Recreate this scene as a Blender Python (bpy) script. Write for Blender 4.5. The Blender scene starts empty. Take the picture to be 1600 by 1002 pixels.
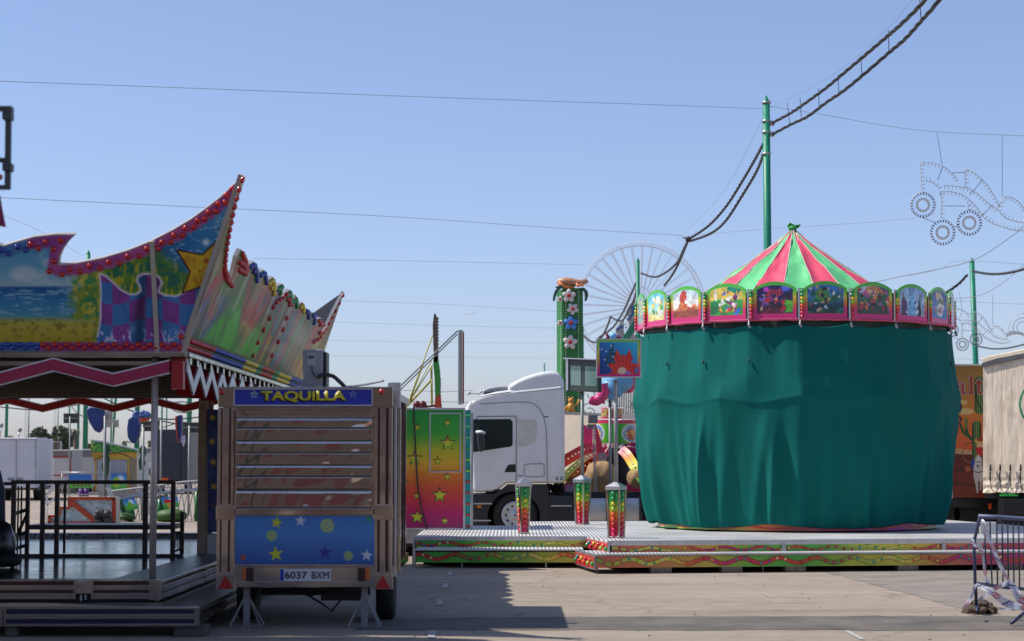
import bpy, bmesh, math, random
import numpy as np
from mathutils import Vector, Matrix
random.seed(7); RNG = np.random.RandomState(11)
SC = bpy.context.scene; COL = SC.collection
# ---------------------------------------------------------------- camera, sky, sun, exposure
F = 3000.0; PITCH = math.atan(219 / F); CZ = 1.7
cam = bpy.data.cameras.new('camera'); cam.sensor_width = 36; cam.lens = 36 * F / 1600
cam.clip_start = 0.3; cam.clip_end = 6000
co = bpy.data.objects.new('camera', cam); COL.objects.link(co)
co.location = (0, 0, CZ); co.rotation_euler = (math.pi / 2 + PITCH, 0, 0); SC.camera = co
cam.dof.use_dof = True; cam.dof.focus_distance = 33.5; cam.dof.aperture_fstop = 2.8
SUN_V = Vector((-3.33, 0.14, 4.5)).normalized()      # towards the sun
ELEV = math.asin(SUN_V.z); AZ = math.atan2(SUN_V.x, SUN_V.y)
w = bpy.data.worlds.new('World'); SC.world = w; w.use_nodes = True
nt = w.node_tree; bg = nt.nodes['Background']; sky = nt.nodes.new('ShaderNodeTexSky')
sky.sky_type = 'NISHITA'; sky.sun_disc = False; sky.sun_elevation = ELEV; sky.sun_rotation = AZ
sky.air_density = 1.0; sky.dust_density = 0.7; sky.ozone_density = 3.0; sky.altitude = 0
tint = nt.nodes.new('ShaderNodeVectorMath'); tint.operation = 'MULTIPLY'; tint.inputs[1].default_value = (1.06, .97, 1.06)
geo = nt.nodes.new('ShaderNodeTexCoord'); sep = nt.nodes.new('ShaderNodeSeparateXYZ'); nt.links.new(geo.outputs['Generated'], sep.inputs[0])
hz = nt.nodes.new('ShaderNodeValToRGB'); hz.color_ramp.elements[0].color = (.82, .82, 1.05, 1); hz.color_ramp.elements[1].color = (1.03, .94, .98, 1); hz.color_ramp.elements[1].position = .35
nt.links.new(sep.outputs['Z'], hz.inputs[0]); nt.links.new(hz.outputs[0], tint.inputs[1])
nt.links.new(sky.outputs[0], tint.inputs[0]); nt.links.new(tint.outputs[0], bg.inputs[0]); bg.inputs[1].default_value = 0.15
sl = bpy.data.lights.new('sun', 'SUN'); sl.energy = 5.0; sl.angle = math.radians(0.5); sl.color = (1, 0.95, 0.87)
so = bpy.data.objects.new('sun', sl); COL.objects.link(so); so.location = (-30, -5, 40)
so.rotation_euler = (-SUN_V).to_track_quat('-Z', 'Y').to_euler()
SC.view_settings.view_transform = 'Standard'; SC.view_settings.look = 'None'
SC.view_settings.exposure = 0.0; SC.view_settings.gamma = 1
# ---------------------------------------------------------------- geometry helpers
CP, SP = math.cos(PITCH), math.sin(PITCH)
def ray(x, y):
    cx = (x - 800) / F; cy = (501 - y) / F
    return Vector((cx, CP - cy * SP, SP + cy * CP))
O = Vector((0, 0, CZ))
def P(x, y, Y):
    d = ray(x, y); return O + d * (Y / d.y)
def G(x, y, z=0.0):
    d = ray(x, y); return O + d * ((z - CZ) / d.z)
def PL(x, y, p0, n):
    d = ray(x, y); return O + d * ((p0 - O).dot(n) / d.dot(n))
def lin(c):
    c = np.asarray(c, float); return np.where(c <= 0.04045, c / 12.92, ((c + 0.055) / 1.055) ** 2.4)
def C8(r, g, b): return tuple(lin([r / 255, g / 255, b / 255]))
MATS = {}
def mat(name, col=(.5, .5, .5), rough=.6, metal=0.0, var=0.0, scale=4.0, bump=0.0, bscale=30.0, coat=0.0, attr=False, spec=None, stretch=None, bdet=3):
    if name in MATS: return MATS[name]
    m = bpy.data.materials.new(name); m.use_nodes = True; t = m.node_tree; b = t.nodes['Principled BSDF']
    b.inputs['Base Color'].default_value = (*col, 1); b.inputs['Roughness'].default_value = rough
    b.inputs['Metallic'].default_value = metal
    if coat: b.inputs['Coat Weight'].default_value = coat; b.inputs['Coat Roughness'].default_value = 0.08
    if spec is not None: b.inputs['Specular IOR Level'].default_value = spec
    tc = t.nodes.new('ShaderNodeTexCoord'); src = tc.outputs['Object']
    if stretch:
        mp = t.nodes.new('ShaderNodeMapping'); mp.inputs['Scale'].default_value = stretch
        t.links.new(src, mp.inputs[0]); src = mp.outputs[0]
    cs = None
    if attr:
        a = t.nodes.new('ShaderNodeAttribute'); a.attribute_name = 'Col'; cs = a.outputs['Color']
        t.links.new(cs, b.inputs['Base Color'])
    if var:
        n = t.nodes.new('ShaderNodeTexNoise'); n.inputs['Scale'].default_value = scale; n.inputs['Detail'].default_value = 6
        n.inputs['Roughness'].default_value = .65
        t.links.new(src, n.inputs['Vector'])
        r = t.nodes.new('ShaderNodeMapRange'); r.inputs[1].default_value = .3; r.inputs[2].default_value = .7
        r.inputs[3].default_value = 1 - var; r.inputs[4].default_value = 1 + var * .6
        t.links.new(n.outputs[0], r.inputs[0])
        mx = t.nodes.new('ShaderNodeVectorMath'); mx.operation = 'SCALE'
        if cs: t.links.new(cs, mx.inputs[0])
        else: mx.inputs[0].default_value = col
        t.links.new(r.outputs[0], mx.inputs['Scale']); t.links.new(mx.outputs[0], b.inputs['Base Color'])
        r2 = t.nodes.new('ShaderNodeMapRange'); r2.inputs[3].default_value = max(rough - .12, .03); r2.inputs[4].default_value = min(rough + .12, 1)
        t.links.new(n.outputs[0], r2.inputs[0]); t.links.new(r2.outputs[0], b.inputs['Roughness'])
    if bump:
        n2 = t.nodes.new('ShaderNodeTexNoise'); n2.inputs['Scale'].default_value = bscale; n2.inputs['Detail'].default_value = bdet
        t.links.new(src, n2.inputs['Vector'])
        bp = t.nodes.new('ShaderNodeBump'); bp.inputs['Strength'].default_value = bump; bp.inputs['Distance'].default_value = .02
        t.links.new(n2.outputs[0], bp.inputs['Height']); t.links.new(bp.outputs[0], b.inputs['Normal'])
    MATS[name] = m; return m
# ---------------------------------------------------------------- scene-object helpers
BASE = {}
def tag(o, label=None, cat=None, group=None, kind=None):
    if label: o['label'] = label
    if cat: o['category'] = cat
    if group: o['group'] = group
    if kind: o['kind'] = kind
    return o
def thing(name, label, cat, loc=(0, 0, 0), group=None):
    o = bpy.data.objects.new(name, None); COL.objects.link(o); o.location = loc; o.empty_display_size = .3
    BASE[o] = Vector(loc); return tag(o, label, cat, group)
class MB:
    def __init__(s): s.v = []; s.f = []; s.m = []; s.cur = 0; s.sm = []
        
    def add(s, vs, fs, smooth=False):
        n = len(s.v); s.v += [tuple(v) for v in vs]
        for f in fs: s.f.append(tuple(i + n for i in f)); s.m.append(s.cur); s.sm.append(smooth)
        return s
    def box(s, x0, x1, y0, y1, z0, z1):
        return s.obox(Vector(((x0 + x1) / 2, (y0 + y1) / 2, (z0 + z1) / 2)), Vector((abs(x1 - x0) / 2, 0, 0)), Vector((0, abs(y1 - y0) / 2, 0)), Vector((0, 0, abs(z1 - z0) / 2)))
    def obox(s, c, a, b, d):
        vs = [c + a * i + b * j + d * k for k in (-1, 1) for i, j in ((-1, -1), (1, -1), (1, 1), (-1, 1))]
        return s.add(vs, [(3, 2, 1, 0), (4, 5, 6, 7), (0, 1, 5, 4), (1, 2, 6, 5), (2, 3, 7, 6), (3, 0, 4, 7)])
    def bar(s, p, q, w=.05, h=None, up=Vector((0, 0, 1))):
        p = Vector(p); q = Vector(q); h = h or w; d = (q - p); L = d.length; d.normalize()
        sd = d.cross(up)
        if sd.length < .01: sd = d.cross(Vector((0, 1, 0)))
        sd.normalize(); u = sd.cross(d)
        return s.obox((p + q) / 2, d * L / 2, sd * w / 2, u * h / 2)
    def prism(s, pts, ext, cap=True):
        n = len(pts); e = Vector(ext); vs = [Vector(p) for p in pts] + [Vector(p) + e for p in pts]
        nrm = Vector((0, 0, 0))
        for i in range(n):
            a, b = vs[i], vs[(i + 1) % n]; nrm += a.cross(b)
        fl = nrm.dot(e) > 0
        fs = [tuple(range(n)), tuple(range(2 * n - 1, n - 1, -1))] if cap else []
        fs += [(i, n + i, n + (i + 1) % n, (i + 1) % n) for i in range(n)]
        if fl: fs = [tuple(reversed(f)) for f in fs]
        return s.add(vs, fs)
    def tube(s, pts, r, n=6, closed=False, caps=True):
        pts = [Vector(p) for p in pts]; N = len(pts); rs = r if isinstance(r, (list, tuple)) else [r] * N
        vs = []; prev = None
        for i, p in enumerate(pts):
            if closed: t = pts[(i + 1) % N] - pts[i - 1]
            else: t = pts[min(i + 1, N - 1)] - pts[max(i - 1, 0)]
            t.normalize()
            ref = prev if prev is not None else (Vector((0, 0, 1)) if abs(t.z) < .9 else Vector((1, 0, 0)))
            a = (ref - t * ref.dot(t))
            if a.length < 1e-4: a = t.orthogonal()
            a.normalize(); b = t.cross(a); prev = a
            for k in range(n):
                an = 2 * math.pi * k / n; vs.append(p + (a * math.cos(an) + b * math.sin(an)) * rs[i])
        fs = []
        for i in range(N if closed else N - 1):
            j = (i + 1) % N
            for k in range(n): fs.append((i * n + k, i * n + (k + 1) % n, j * n + (k + 1) % n, j * n + k))
        if caps and not closed: fs += [tuple(range(n - 1, -1, -1)), tuple((N - 1) * n + k for k in range(n))]
        return s.add(vs, fs, True)
    def lathe(s, c, prof, n=24, axis=Vector((0, 0, 1)), smooth=True, caps=True):
        c = Vector(c); ax = Vector(axis).normalized(); a = ax.orthogonal().normalized(); b = ax.cross(a); vs = []
        for r, h in prof:
            for k in range(n):
                an = 2 * math.pi * k / n; vs.append(c + ax * h + (a * math.cos(an) + b * math.sin(an)) * r)
        fs = []
        for i in range(len(prof) - 1):
            for k in range(n): fs.append((i * n + k, i * n + (k + 1) % n, (i + 1) * n + (k + 1) % n, (i + 1) * n + k))
        if caps: fs += [tuple(range(n - 1, -1, -1)), tuple((len(prof) - 1) * n + k for k in range(n))]
        return s.add(vs, fs, smooth)
    def ell(s, c, r, nu=14, nv=9, rot=None):
        c = Vector(c); vs = []; fs = []
        for j in range(nv + 1):
            ph = math.pi * j / nv
            for i in range(nu):
                th = 2 * math.pi * i / nu
                v = Vector((r[0] * math.sin(ph) * math.cos(th), r[1] * math.sin(ph) * math.sin(th), r[2] * math.cos(ph)))
                if rot: v = rot @ v
                vs.append(c + v)
        for j in range(nv):
            for i in range(nu): fs.append((j * nu + i, (j + 1) * nu + i, (j + 1) * nu + (i + 1) % nu, j * nu + (i + 1) % nu))
        return s.add(vs, fs, True)
    def mt(s, i): s.cur = i; return s
    def build(s, name, m, parent=None, bevel=0, bseg=2, loc=None, smooth=None):
        ms = m if isinstance(m, (list, tuple)) else [m]
        b = BASE[parent] if parent is not None else (Vector(loc) if loc is not None else Vector((0, 0, 0)))
        me = bpy.data.meshes.new(name)
        me.from_pydata([(v[0] - b.x, v[1] - b.y, v[2] - b.z) for v in s.v], [], s.f)
        for q in ms: me.materials.append(q)
        me.polygons.foreach_set('material_index', s.m)
        me.polygons.foreach_set('use_smooth', s.sm if smooth is None else [smooth] * len(s.f)); me.update()
        o = bpy.data.objects.new(name, me); COL.objects.link(o)
        if parent is not None: o.parent = parent
        else: o.location = b
        BASE[o] = b
        if bevel:
            q = o.modifiers.new('bevel', 'BEVEL'); q.width = bevel; q.segments = bseg; q.limit_method = 'ANGLE'; q.angle_limit = math.radians(40)
            for pg in me.polygons: pg.use_smooth = True
            q.harden_normals = True
        return o
def pxs(lst, Y): return [P(x, y, Y) for x, y in lst]
# ---------------------------------------------------------------- painted boards (colour attribute computed by code)
def inside(pts, X, Yy):
    r = np.zeros(X.shape, bool); n = len(pts)
    for i in range(n):
        x1, y1 = pts[i]; x2, y2 = pts[(i + 1) % n]
        if y1 == y2: continue
        c = ((y1 > Yy) != (y2 > Yy)) & (X < (x2 - x1) * (Yy - y1) / (y2 - y1) + x1); r ^= c
    return r
def nearest(pts, X, Yy):
    bx = X.copy(); by = Yy.copy(); bd = np.full(X.shape, 1e18); n = len(pts)
    for i in range(n):
        x1, y1 = pts[i]; x2, y2 = pts[(i + 1) % n]; dx, dy = x2 - x1, y2 - y1; L = dx * dx + dy * dy
        if L == 0: continue
        t = np.clip(((X - x1) * dx + (Yy - y1) * dy) / L, 0, 1); qx = x1 + t * dx; qy = y1 + t * dy
        d = (qx - X) ** 2 + (qy - Yy) ** 2; k = d < bd
        bx[k] = qx[k]; by[k] = qy[k]; bd[k] = d[k]
    return bx, by, np.sqrt(bd)
def board(name, pts, f3, art, material, parent=None, step=1.5, ystep=None, back=None, backmat=None, loc=None):
    """painted sheet: outline pts in 2D, f3 maps 2D to the board's real surface; back = vector giving its thickness"""
    xs = [p[0] for p in pts]; ys = [p[1] for p in pts]; ystep = ystep or step
    gx = np.arange(min(xs), max(xs) + step, step); gy = np.arange(min(ys), max(ys) + ystep, ystep)
    X, Yy = np.meshgrid(gx, gy); ins = inside(pts, X, Yy)
    cell = ins[:-1, :-1] | ins[1:, :-1] | ins[:-1, 1:] | ins[1:, 1:]
    nx = len(gx); idx = np.arange(X.size).reshape(X.shape)
    q = np.stack([idx[:-1, :-1][cell], idx[:-1, 1:][cell], idx[1:, 1:][cell], idx[1:, :-1][cell]], 1)
    used = np.unique(q); xf = X.ravel()[used]; yf = Yy.ravel()[used]; inf = ins.ravel()[used]
    ox = ~inf; nxp, nyp, _ = nearest(pts, xf[ox], yf[ox]); xf = xf.copy(); yf = yf.copy(); xf[ox] = nxp; yf[ox] = nyp
    rm = np.zeros(X.size, int); rm[used] = np.arange(len(used)); q = rm[q]
    col = np.clip(art(xf, yf), 0, 1)
    V = f3(xf, yf); b = BASE[parent] if parent is not None else Vector(loc or (0, 0, 0))
    V = V - np.array(b)
    me = bpy.data.meshes.new(name); verts = V.tolist(); faces = q.tolist(); nf = len(faces); mi = [0] * nf
    ncol = len(verts)
    if back is not None:
        px_ = np.array([p[0] for p in pts], float); py_ = np.array([p[1] for p in pts], float)
        E = f3(px_, py_) - np.array(b); bk = np.array(back); off = bk / np.linalg.norm(bk) * .003
        n0 = len(verts); n = len(pts); verts += (E + off).tolist() + (E + bk).tolist()
        faces += [list(range(n0, n0 + n)), list(range(n0 + 2 * n - 1, n0 + n - 1, -1))] + [[n0 + i, n0 + n + i, n0 + n + (i + 1) % n, n0 + (i + 1) % n] for i in range(n)]
        mi += [1] * (n + 2)
    me.from_pydata(verts, [], faces); me.materials.append(material)
    if back is not None: me.materials.append(backmat or mat('board_edge', (.5, .48, .44), .4, .3))
    me.polygons.foreach_set('material_index', mi); me.update()
    ca = me.color_attributes.new('Col', 'FLOAT_COLOR', 'POINT')
    arr = np.ones((len(verts), 4)); arr[:ncol, :3] = lin(col); ca.data.foreach_set('color', arr.ravel())
    o = bpy.data.objects.new(name, me); COL.objects.link(o); BASE[o] = b
    if parent is not None: o.parent = parent
    else: o.location = b
    return o
def fY(Y):
    def f(x, y):
        cx = (x - 800) / F; cy = (501 - y) / F; dy = CP - cy * SP; t = Y / dy
        return np.stack([cx * t, np.full_like(t, Y), CZ + (SP + cy * CP) * t], 1)
    return f
def fP(p0, n):
    p0 = Vector(p0); n = Vector(n); k = (p0 - O).dot(n)
    def f(x, y):
        cx = (x - 800) / F; cy = (501 - y) / F; dx, dy, dz = cx, CP - cy * SP, SP + cy * CP
        t = k / (dx * n.x + dy * n.y + dz * n.z); return np.stack([dx * t, dy * t, CZ + dz * t], 1)
    return f
_g = np.random.RandomState(5).rand(64, 64)
def vn(x, y):
    xi = np.floor(x).astype(int); yi = np.floor(y).astype(int); fx = x - xi; fy = y - yi
    fx = fx * fx * (3 - 2 * fx); fy = fy * fy * (3 - 2 * fy)
    a = _g[xi % 64, yi % 64]; b = _g[(xi + 1) % 64, yi % 64]; c = _g[xi % 64, (yi + 1) % 64]; d = _g[(xi + 1) % 64, (yi + 1) % 64]
    return (a * (1 - fx) + b * fx) * (1 - fy) + (c * (1 - fx) + d * fx) * fy
def fbm(x, y, o=4):
    s = 0; a = .5; t = 0
    for i in range(o): s = s + a * vn(x * 2 ** i + i * 7.3, y * 2 ** i + i * 3.1); t += a; a *= .55
    return s / t
def c8(*c): return np.array(c, float) / 255
def base(x, c): return np.tile(c8(*c), (x.size, 1))
def over(col, mask, c):
    m = np.clip(mask, 0, 1)[:, None]; c = c8(*c) if isinstance(c, tuple) else c
    return col * (1 - m) + c * m
def ss(a, b, x): t = np.clip((x - a) / (b - a), 0, 1); return t * t * (3 - 2 * t)
def disc(x, y, cx, cy, rx, ry=None, soft=.12):
    ry = ry or rx; d = np.sqrt(((x - cx) / rx) ** 2 + ((y - cy) / ry) ** 2); return 1 - ss(1 - soft, 1 + soft, d)
def poly(x, y, pts, soft=.7):
    i = inside(pts, x, y); _, _, d = nearest(pts, x, y); d = np.where(i, d, -d); return ss(-soft, soft, d)
def grad(t, stops):
    out = np.zeros((t.size, 3)); ps = [s[0] for s in stops]
    for k in range(3): out[:, k] = np.interp(t, ps, [s[1][k] / 255 for s in stops])
    return out
def starpts(cx, cy, R, r=None, rot=0, n=5):
    r = r or R * .42; return [(cx + (R if i % 2 == 0 else r) * math.sin(rot + math.pi * i / n), cy - (R if i % 2 == 0 else r) * math.cos(rot + math.pi * i / n)) for i in range(2 * n)]
def stroke(x, y, pts, w, soft=.6):
    bd = np.full(x.shape, 1e9)
    for (x1, y1), (x2, y2) in zip(pts[:-1], pts[1:]):
        dx, dy = x2 - x1, y2 - y1; t = np.clip(((x - x1) * dx + (y - y1) * dy) / (dx * dx + dy * dy + 1e-9), 0, 1)
        bd = np.minimum(bd, np.hypot(x1 + t * dx - x, y1 + t * dy - y))
    return 1 - ss(w - soft, w + soft, bd)
# ---------------------------------------------------------------- bulbs
EXPL = {'arm_bulbs', 'drum_bulbs', 'support_feet', 'foot', 'clamp', 'joint_plate', 'step_strip', 'pole_clamps', 'air_horn', 'tank_strap', 'wheels', 'hanger', 'brace_wires', 'number_plate', 'blue_chevron', 'lamp_glass', 'green_supports', 'covered_cars', 'ramp_rails'}
BM = {}
def bulb(parent, loc, nrm, r, key, name='bulb'):
    if key not in BM:
        cols = {'red': C8(190, 20, 25), 'blue': C8(25, 60, 160), 'green': C8(20, 150, 80), 'yellow': C8(225, 200, 40), 'orange': C8(230, 80, 25),
                'pink': C8(215, 35, 90), 'teal': C8(40, 150, 140), 'lime': C8(150, 200, 50), 'cream': C8(235, 220, 150), 'purple': C8(130, 50, 140)}
        m = MB(); m.lathe((0, 0, 0), [(1, 0), (1, .25), (.85, .6), (.5, .85), (.12, .95)], 10)
        me_o = m.build('bulb', mat('bulb_' + key, cols[key], .22, coat=.6)); BM[key] = me_o.data; bpy.data.objects.remove(me_o)
    o = bpy.data.objects.new(name, BM[key]); COL.objects.link(o); o.parent = parent
    o.location = Vector(loc) - BASE[parent]; o.scale = (r, r, r); o.rotation_mode = 'QUATERNION'
    o.rotation_quaternion = Vector((0, 0, 1)).rotation_difference(Vector(nrm)); return o
def text_mesh(name, s, h, m, parent, origin, xdir, updir, depth=.01, bold=0.0, width=None, base_z=True):
    cu = bpy.data.curves.new(name, 'FONT'); cu.body = s; cu.size = 1; cu.extrude = 0; cu.offset = bold; cu.resolution_u = 4
    tmp = bpy.data.objects.new(name, cu); COL.objects.link(tmp); dg = bpy.context.evaluated_depsgraph_get()
    me = bpy.data.meshes.new_from_object(tmp.evaluated_get(dg)); bpy.data.objects.remove(tmp); bpy.data.curves.remove(cu)
    v = np.zeros(len(me.vertices) * 3); me.vertices.foreach_get('co', v); v = v.reshape(-1, 3)
    mn, mx = v.min(0), v.max(0); sy = h / (mx[1] - mn[1]); sx = (width / (mx[0] - mn[0])) if width else sy
    xd = Vector(xdir).normalized(); ud = Vector(updir).normalized(); nd = xd.cross(ud)
    o0 = Vector(origin) - BASE[parent]
    fr = np.array(o0) + np.outer((v[:, 0] - mn[0]) * sx, xd) + np.outer((v[:, 1] - mn[1]) * sy, ud) + np.array(nd) * depth
    me.vertices.foreach_set('co', fr.ravel()); me.materials.clear(); me.materials.append(m); me.update()
    o = bpy.data.objects.new(name, me); COL.objects.link(o); o.parent = parent; BASE[o] = BASE[parent]
    sd = o.modifiers.new('thick', 'SOLIDIFY'); sd.thickness = depth * .8; sd.offset = -1 if False else 1; sd.offset = -1
    return o
# ---------------------------------------------------------------- shared materials
chrome = mat('polished_metal', (.45, .415, .385), .10, 1, var=.08, scale=2, bump=.28, bscale=3, bdet=0)
chrome_b = mat('brushed_metal', (.46, .43, .40), .16, 1, var=.08, scale=6, bump=.30, bscale=3.5, bdet=0)
alu = mat('aluminium', (.58, .58, .58), .35, .85, var=.15, scale=8)
steel = mat('galvanised_steel', (.42, .43, .44), .45, .7, var=.25, scale=10)
blackp = mat('black_paint', (.012, .012, .013), .35, 0, var=.3, scale=5)
rubber = mat('tyre_rubber', (.018, .018, .018), .75, var=.3, scale=9)
cable_m = mat('black_cable', (.016, .015, .015), .6, var=.2)
rust = mat('brown_metal', (.14, .10, .075), .5, .3, var=.4, scale=5)  # plain brown metal, tone varied at random
wood = mat('worn_timber', (.20, .155, .11), .8, var=.4, scale=14)
greenp = mat('green_pole_paint', C8(16, 128, 98), .45, var=.22, scale=3)
purplep = mat('purple_base_paint', C8(92, 40, 120), .5, var=.2)
darkred = mat('dark_red_stripe', (.055, .004, .008), .35, 0, coat=.3)
whitep = mat('white_paint', (.74, .74, .74), .38, var=.08, scale=2.5, coat=.25)
glossart = mat('painted_board', attr=True, rough=.33, coat=.25, var=.03, scale=5)
mattart = mat('printed_panel', attr=True, rough=.5, var=.06, scale=6)
# ================================================================ ground
def ground_mat():
    m = bpy.data.materials.new('worn_concrete_asphalt'); m.use_nodes = True; t = m.node_tree; b = t.nodes['Principled BSDF']; L = t.links.new
    tc = t.nodes.new('ShaderNodeTexCoord')
    def noise(sc, det=6, st=None, ro=.6):
        n = t.nodes.new('ShaderNodeTexNoise'); n.inputs['Scale'].default_value = sc; n.inputs['Detail'].default_value = det; n.inputs['Roughness'].default_value = ro
        mp = t.nodes.new('ShaderNodeMapping'); mp.inputs['Scale'].default_value = st or (1, 1, 1); L(tc.outputs['Object'], mp.inputs[0]); L(mp.outputs[0], n.inputs['Vector']); return n.outputs[0]
    def ramp(src, stops):
        r = t.nodes.new('ShaderNodeValToRGB'); e = r.color_ramp.elements
        e[0].position = stops[0][0]; e[0].color = (*stops[0][1], 1); e[1].position = stops[-1][0]; e[1].color = (*stops[-1][1], 1)
        for p, c in stops[1:-1]: q = e.new(p); q.color = (*c, 1)
        L(src, r.inputs[0]); return r.outputs[0]
    def mix(a, bb, fac, mode='MULTIPLY'):
        x = t.nodes.new('ShaderNodeMix'); x.data_type = 'RGBA'; x.blend_type = mode
        if isinstance(fac, float): x.inputs[0].default_value = fac
        else: L(fac, x.inputs[0])
        L(a, x.inputs[6]); L(bb, x.inputs[7]); return x.outputs[2]
    c = ramp(noise(.35, 5, (.5, 1.6, 1)), [(.3, (.255, .205, .158)), (.5, (.312, .255, .200)), (.7, (.36, .298, .238))])
    c = mix(c, ramp(noise(3, 8, (1, 1, 1), .7), [(.3, (.78, .78, .78)), (.7, (1.1, 1.1, 1.1))]), .7)
    c = mix(c, ramp(noise(90, 3), [(.3, (.72, .72, .72)), (.55, (1.1, 1.1, 1.1))]), .6)
    c = mix(c, ramp(noise(.9, 7, (.25, 2.2, 1), .75), [(.52, (1, 1, 1)), (.68, (.58, .55, .52))]), .6)
    c = mix(c, ramp(noise(.5, 4, (.1, 5, 1), .6), [(.45, (1.04, 1.03, 1.02)), (.70, (.84, .82, .80))]), .35)
    c = mix(c, ramp(noise(2.2, 3, (1, 1, 1), .5), [(.66, (1, 1, 1)), (.73, (.5, .48, .46))]), .45)
    v = t.nodes.new('ShaderNodeTexVoronoi'); v.feature = 'DISTANCE_TO_EDGE'; v.inputs['Scale'].default_value = .22
    n3 = t.nodes.new('ShaderNodeTexNoise'); n3.inputs['Scale'].default_value = 1.3; n3.inputs['Detail'].default_value = 5
    ad = t.nodes.new('ShaderNodeVectorMath'); ad.operation = 'ADD'; L(tc.outputs['Object'], ad.inputs[0]); L(tc.outputs['Object'], n3.inputs[0]); L(n3.outputs['Color'], ad.inputs[1]); L(ad.outputs[0], v.inputs['Vector'])
    c = mix(c, ramp(v.outputs[0], [(.0, (.55, .52, .5)), (.004, (.7, .7, .7)), (.008, (1, 1, 1))]), .55)
    L(c, b.inputs['Base Color']); b.inputs['Roughness'].default_value = .85
    bp = t.nodes.new('ShaderNodeBump'); bp.inputs['Strength'].default_value = .35; bp.inputs['Distance'].default_value = .01
    L(noise(60, 4), bp.inputs['Height']); L(bp.outputs[0], b.inputs['Normal']); return m
g = MB(); g.add([(-3000, -600, 0), (3000, -600, 0), (3000, 5000, 0), (-3000, 5000, 0)], [(0, 1, 2, 3)])
tag(g.build('ground', ground_mat()), kind='structure')
# asphalt repair strips and faded lines (each sheet 4 mm above the ground)
def ragged(pts, amp, seed, n=26):
    r = random.Random(seed); out = []
    for i in range(len(pts)):
        a = Vector(pts[i]); b = Vector(pts[(i + 1) % len(pts)])
        for k in range(n): q = a.lerp(b, k / n); q.x += r.uniform(-amp, amp); q.y += r.uniform(-amp, amp); out.append(q)
    return out
pm = mat('asphalt_patch', (.135, .118, .10), .85, var=.45, scale=1.3, bump=.3, bscale=70)
pq = ragged([G(560, 984, .004), G(1700, 985, .004), G(1700, 962, .004), G(980, 963, .004), G(560, 966, .004)], .07, 3)
m = MB(); m.add(pq, [tuple(range(len(pq)))]); tag(m.build('asphalt_strip', pm), kind='structure')
pm2 = mat('greyer_asphalt', (.245, .212, .175), .85, var=.3, scale=1.6, bump=.3, bscale=70)
pq = ragged([G(1290, 894, .004), G(1500, 950, .004), G(1700, 958, .004), G(1700, 888, .004)], .05, 4)
m = MB(); m.add(pq, [tuple(range(len(pq)))]); tag(m.build('asphalt_area', pm2), kind='structure')
ln = mat('faded_road_paint', (.43, .41, .38), .8, var=.35, scale=9)
m = MB()
for (x, y, dx, dy, wd) in [(703, 896, 0, 6, 7), (696, 915, -1.5, 7, 8), (687, 941, -2, 9, 9), (675, 991, -3, 12, 12), (1150, 911, 14, 6, 3), (1199, 930, 16, 7, 4), (1335, 992, 26, 14, 8), (1262, 961.5, 15, 1, 3)]:
    m.add([G(x - dx / 2 - wd / 2, y - dy / 2, .008), G(x - dx / 2 + wd / 2, y - dy / 2, .008), G(x + dx / 2 + wd / 2, y + dy / 2, .008), G(x + dx / 2 - wd / 2, y + dy / 2, .008)], [(3, 2, 1, 0)])
tag(m.build('road_marking', ln), kind='structure')
dr = random.Random(9); m = MB()
for i in range(110):
    p = G(dr.uniform(640, 1600), dr.uniform(895, 1000), 0); r = dr.uniform(.004, .012)
    if dr.random() < .35: p = Vector((dr.gauss(5.0, .35), dr.gauss(20.7, .35), 0))
    m.ell(p + Vector((0, 0, r * .4)), (r * 1.5, r, r * .6), 5, 3)
tag(m.build('gravel_bits', wood), kind='stuff', label='small bits of gravel and litter scattered on the sunlit ground')

# ================================================================ left: covered ride
RY0, RY1 = 19.4, 31.6; RX = -3.32; RXL = -9.5; RZ = 2.80; K = .42
ride = thing('covered_ride', 'covered fairground ride with painted beach and star billboards, red bulbs and a low steel deck', 'fairground ride', (RX - 3, RY0 + .3, .12))
nF = Vector((0, -1, K)).normalized(); nF = Vector((0, -1, -K)).normalized()   # outward lean: faces the viewer and slightly down
pF = Vector((0, RY0, RZ)); nS = Vector((1, 0, -K)).normalized(); pS = Vector((RX, 0, RZ))
fF = fP(pF, nF); fS = fP(pS, nS)
topc = [(380, 275), (365, 288), (345, 307), (322, 325), (300, 341), (270, 359), (237, 376), (200, 391), (160, 403), (120, 411), (93, 413), (94, 402), (99, 390), (108, 377), (119, 366), (87, 366), (52, 370), (21, 379), (5, 384), (-20, 375), (-60, 366), (-110, 366), (-160, 378), (-220, 400)]
outl = [(-220, 551), (286, 551)] + topc
borderline = topc[:-1]
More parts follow.
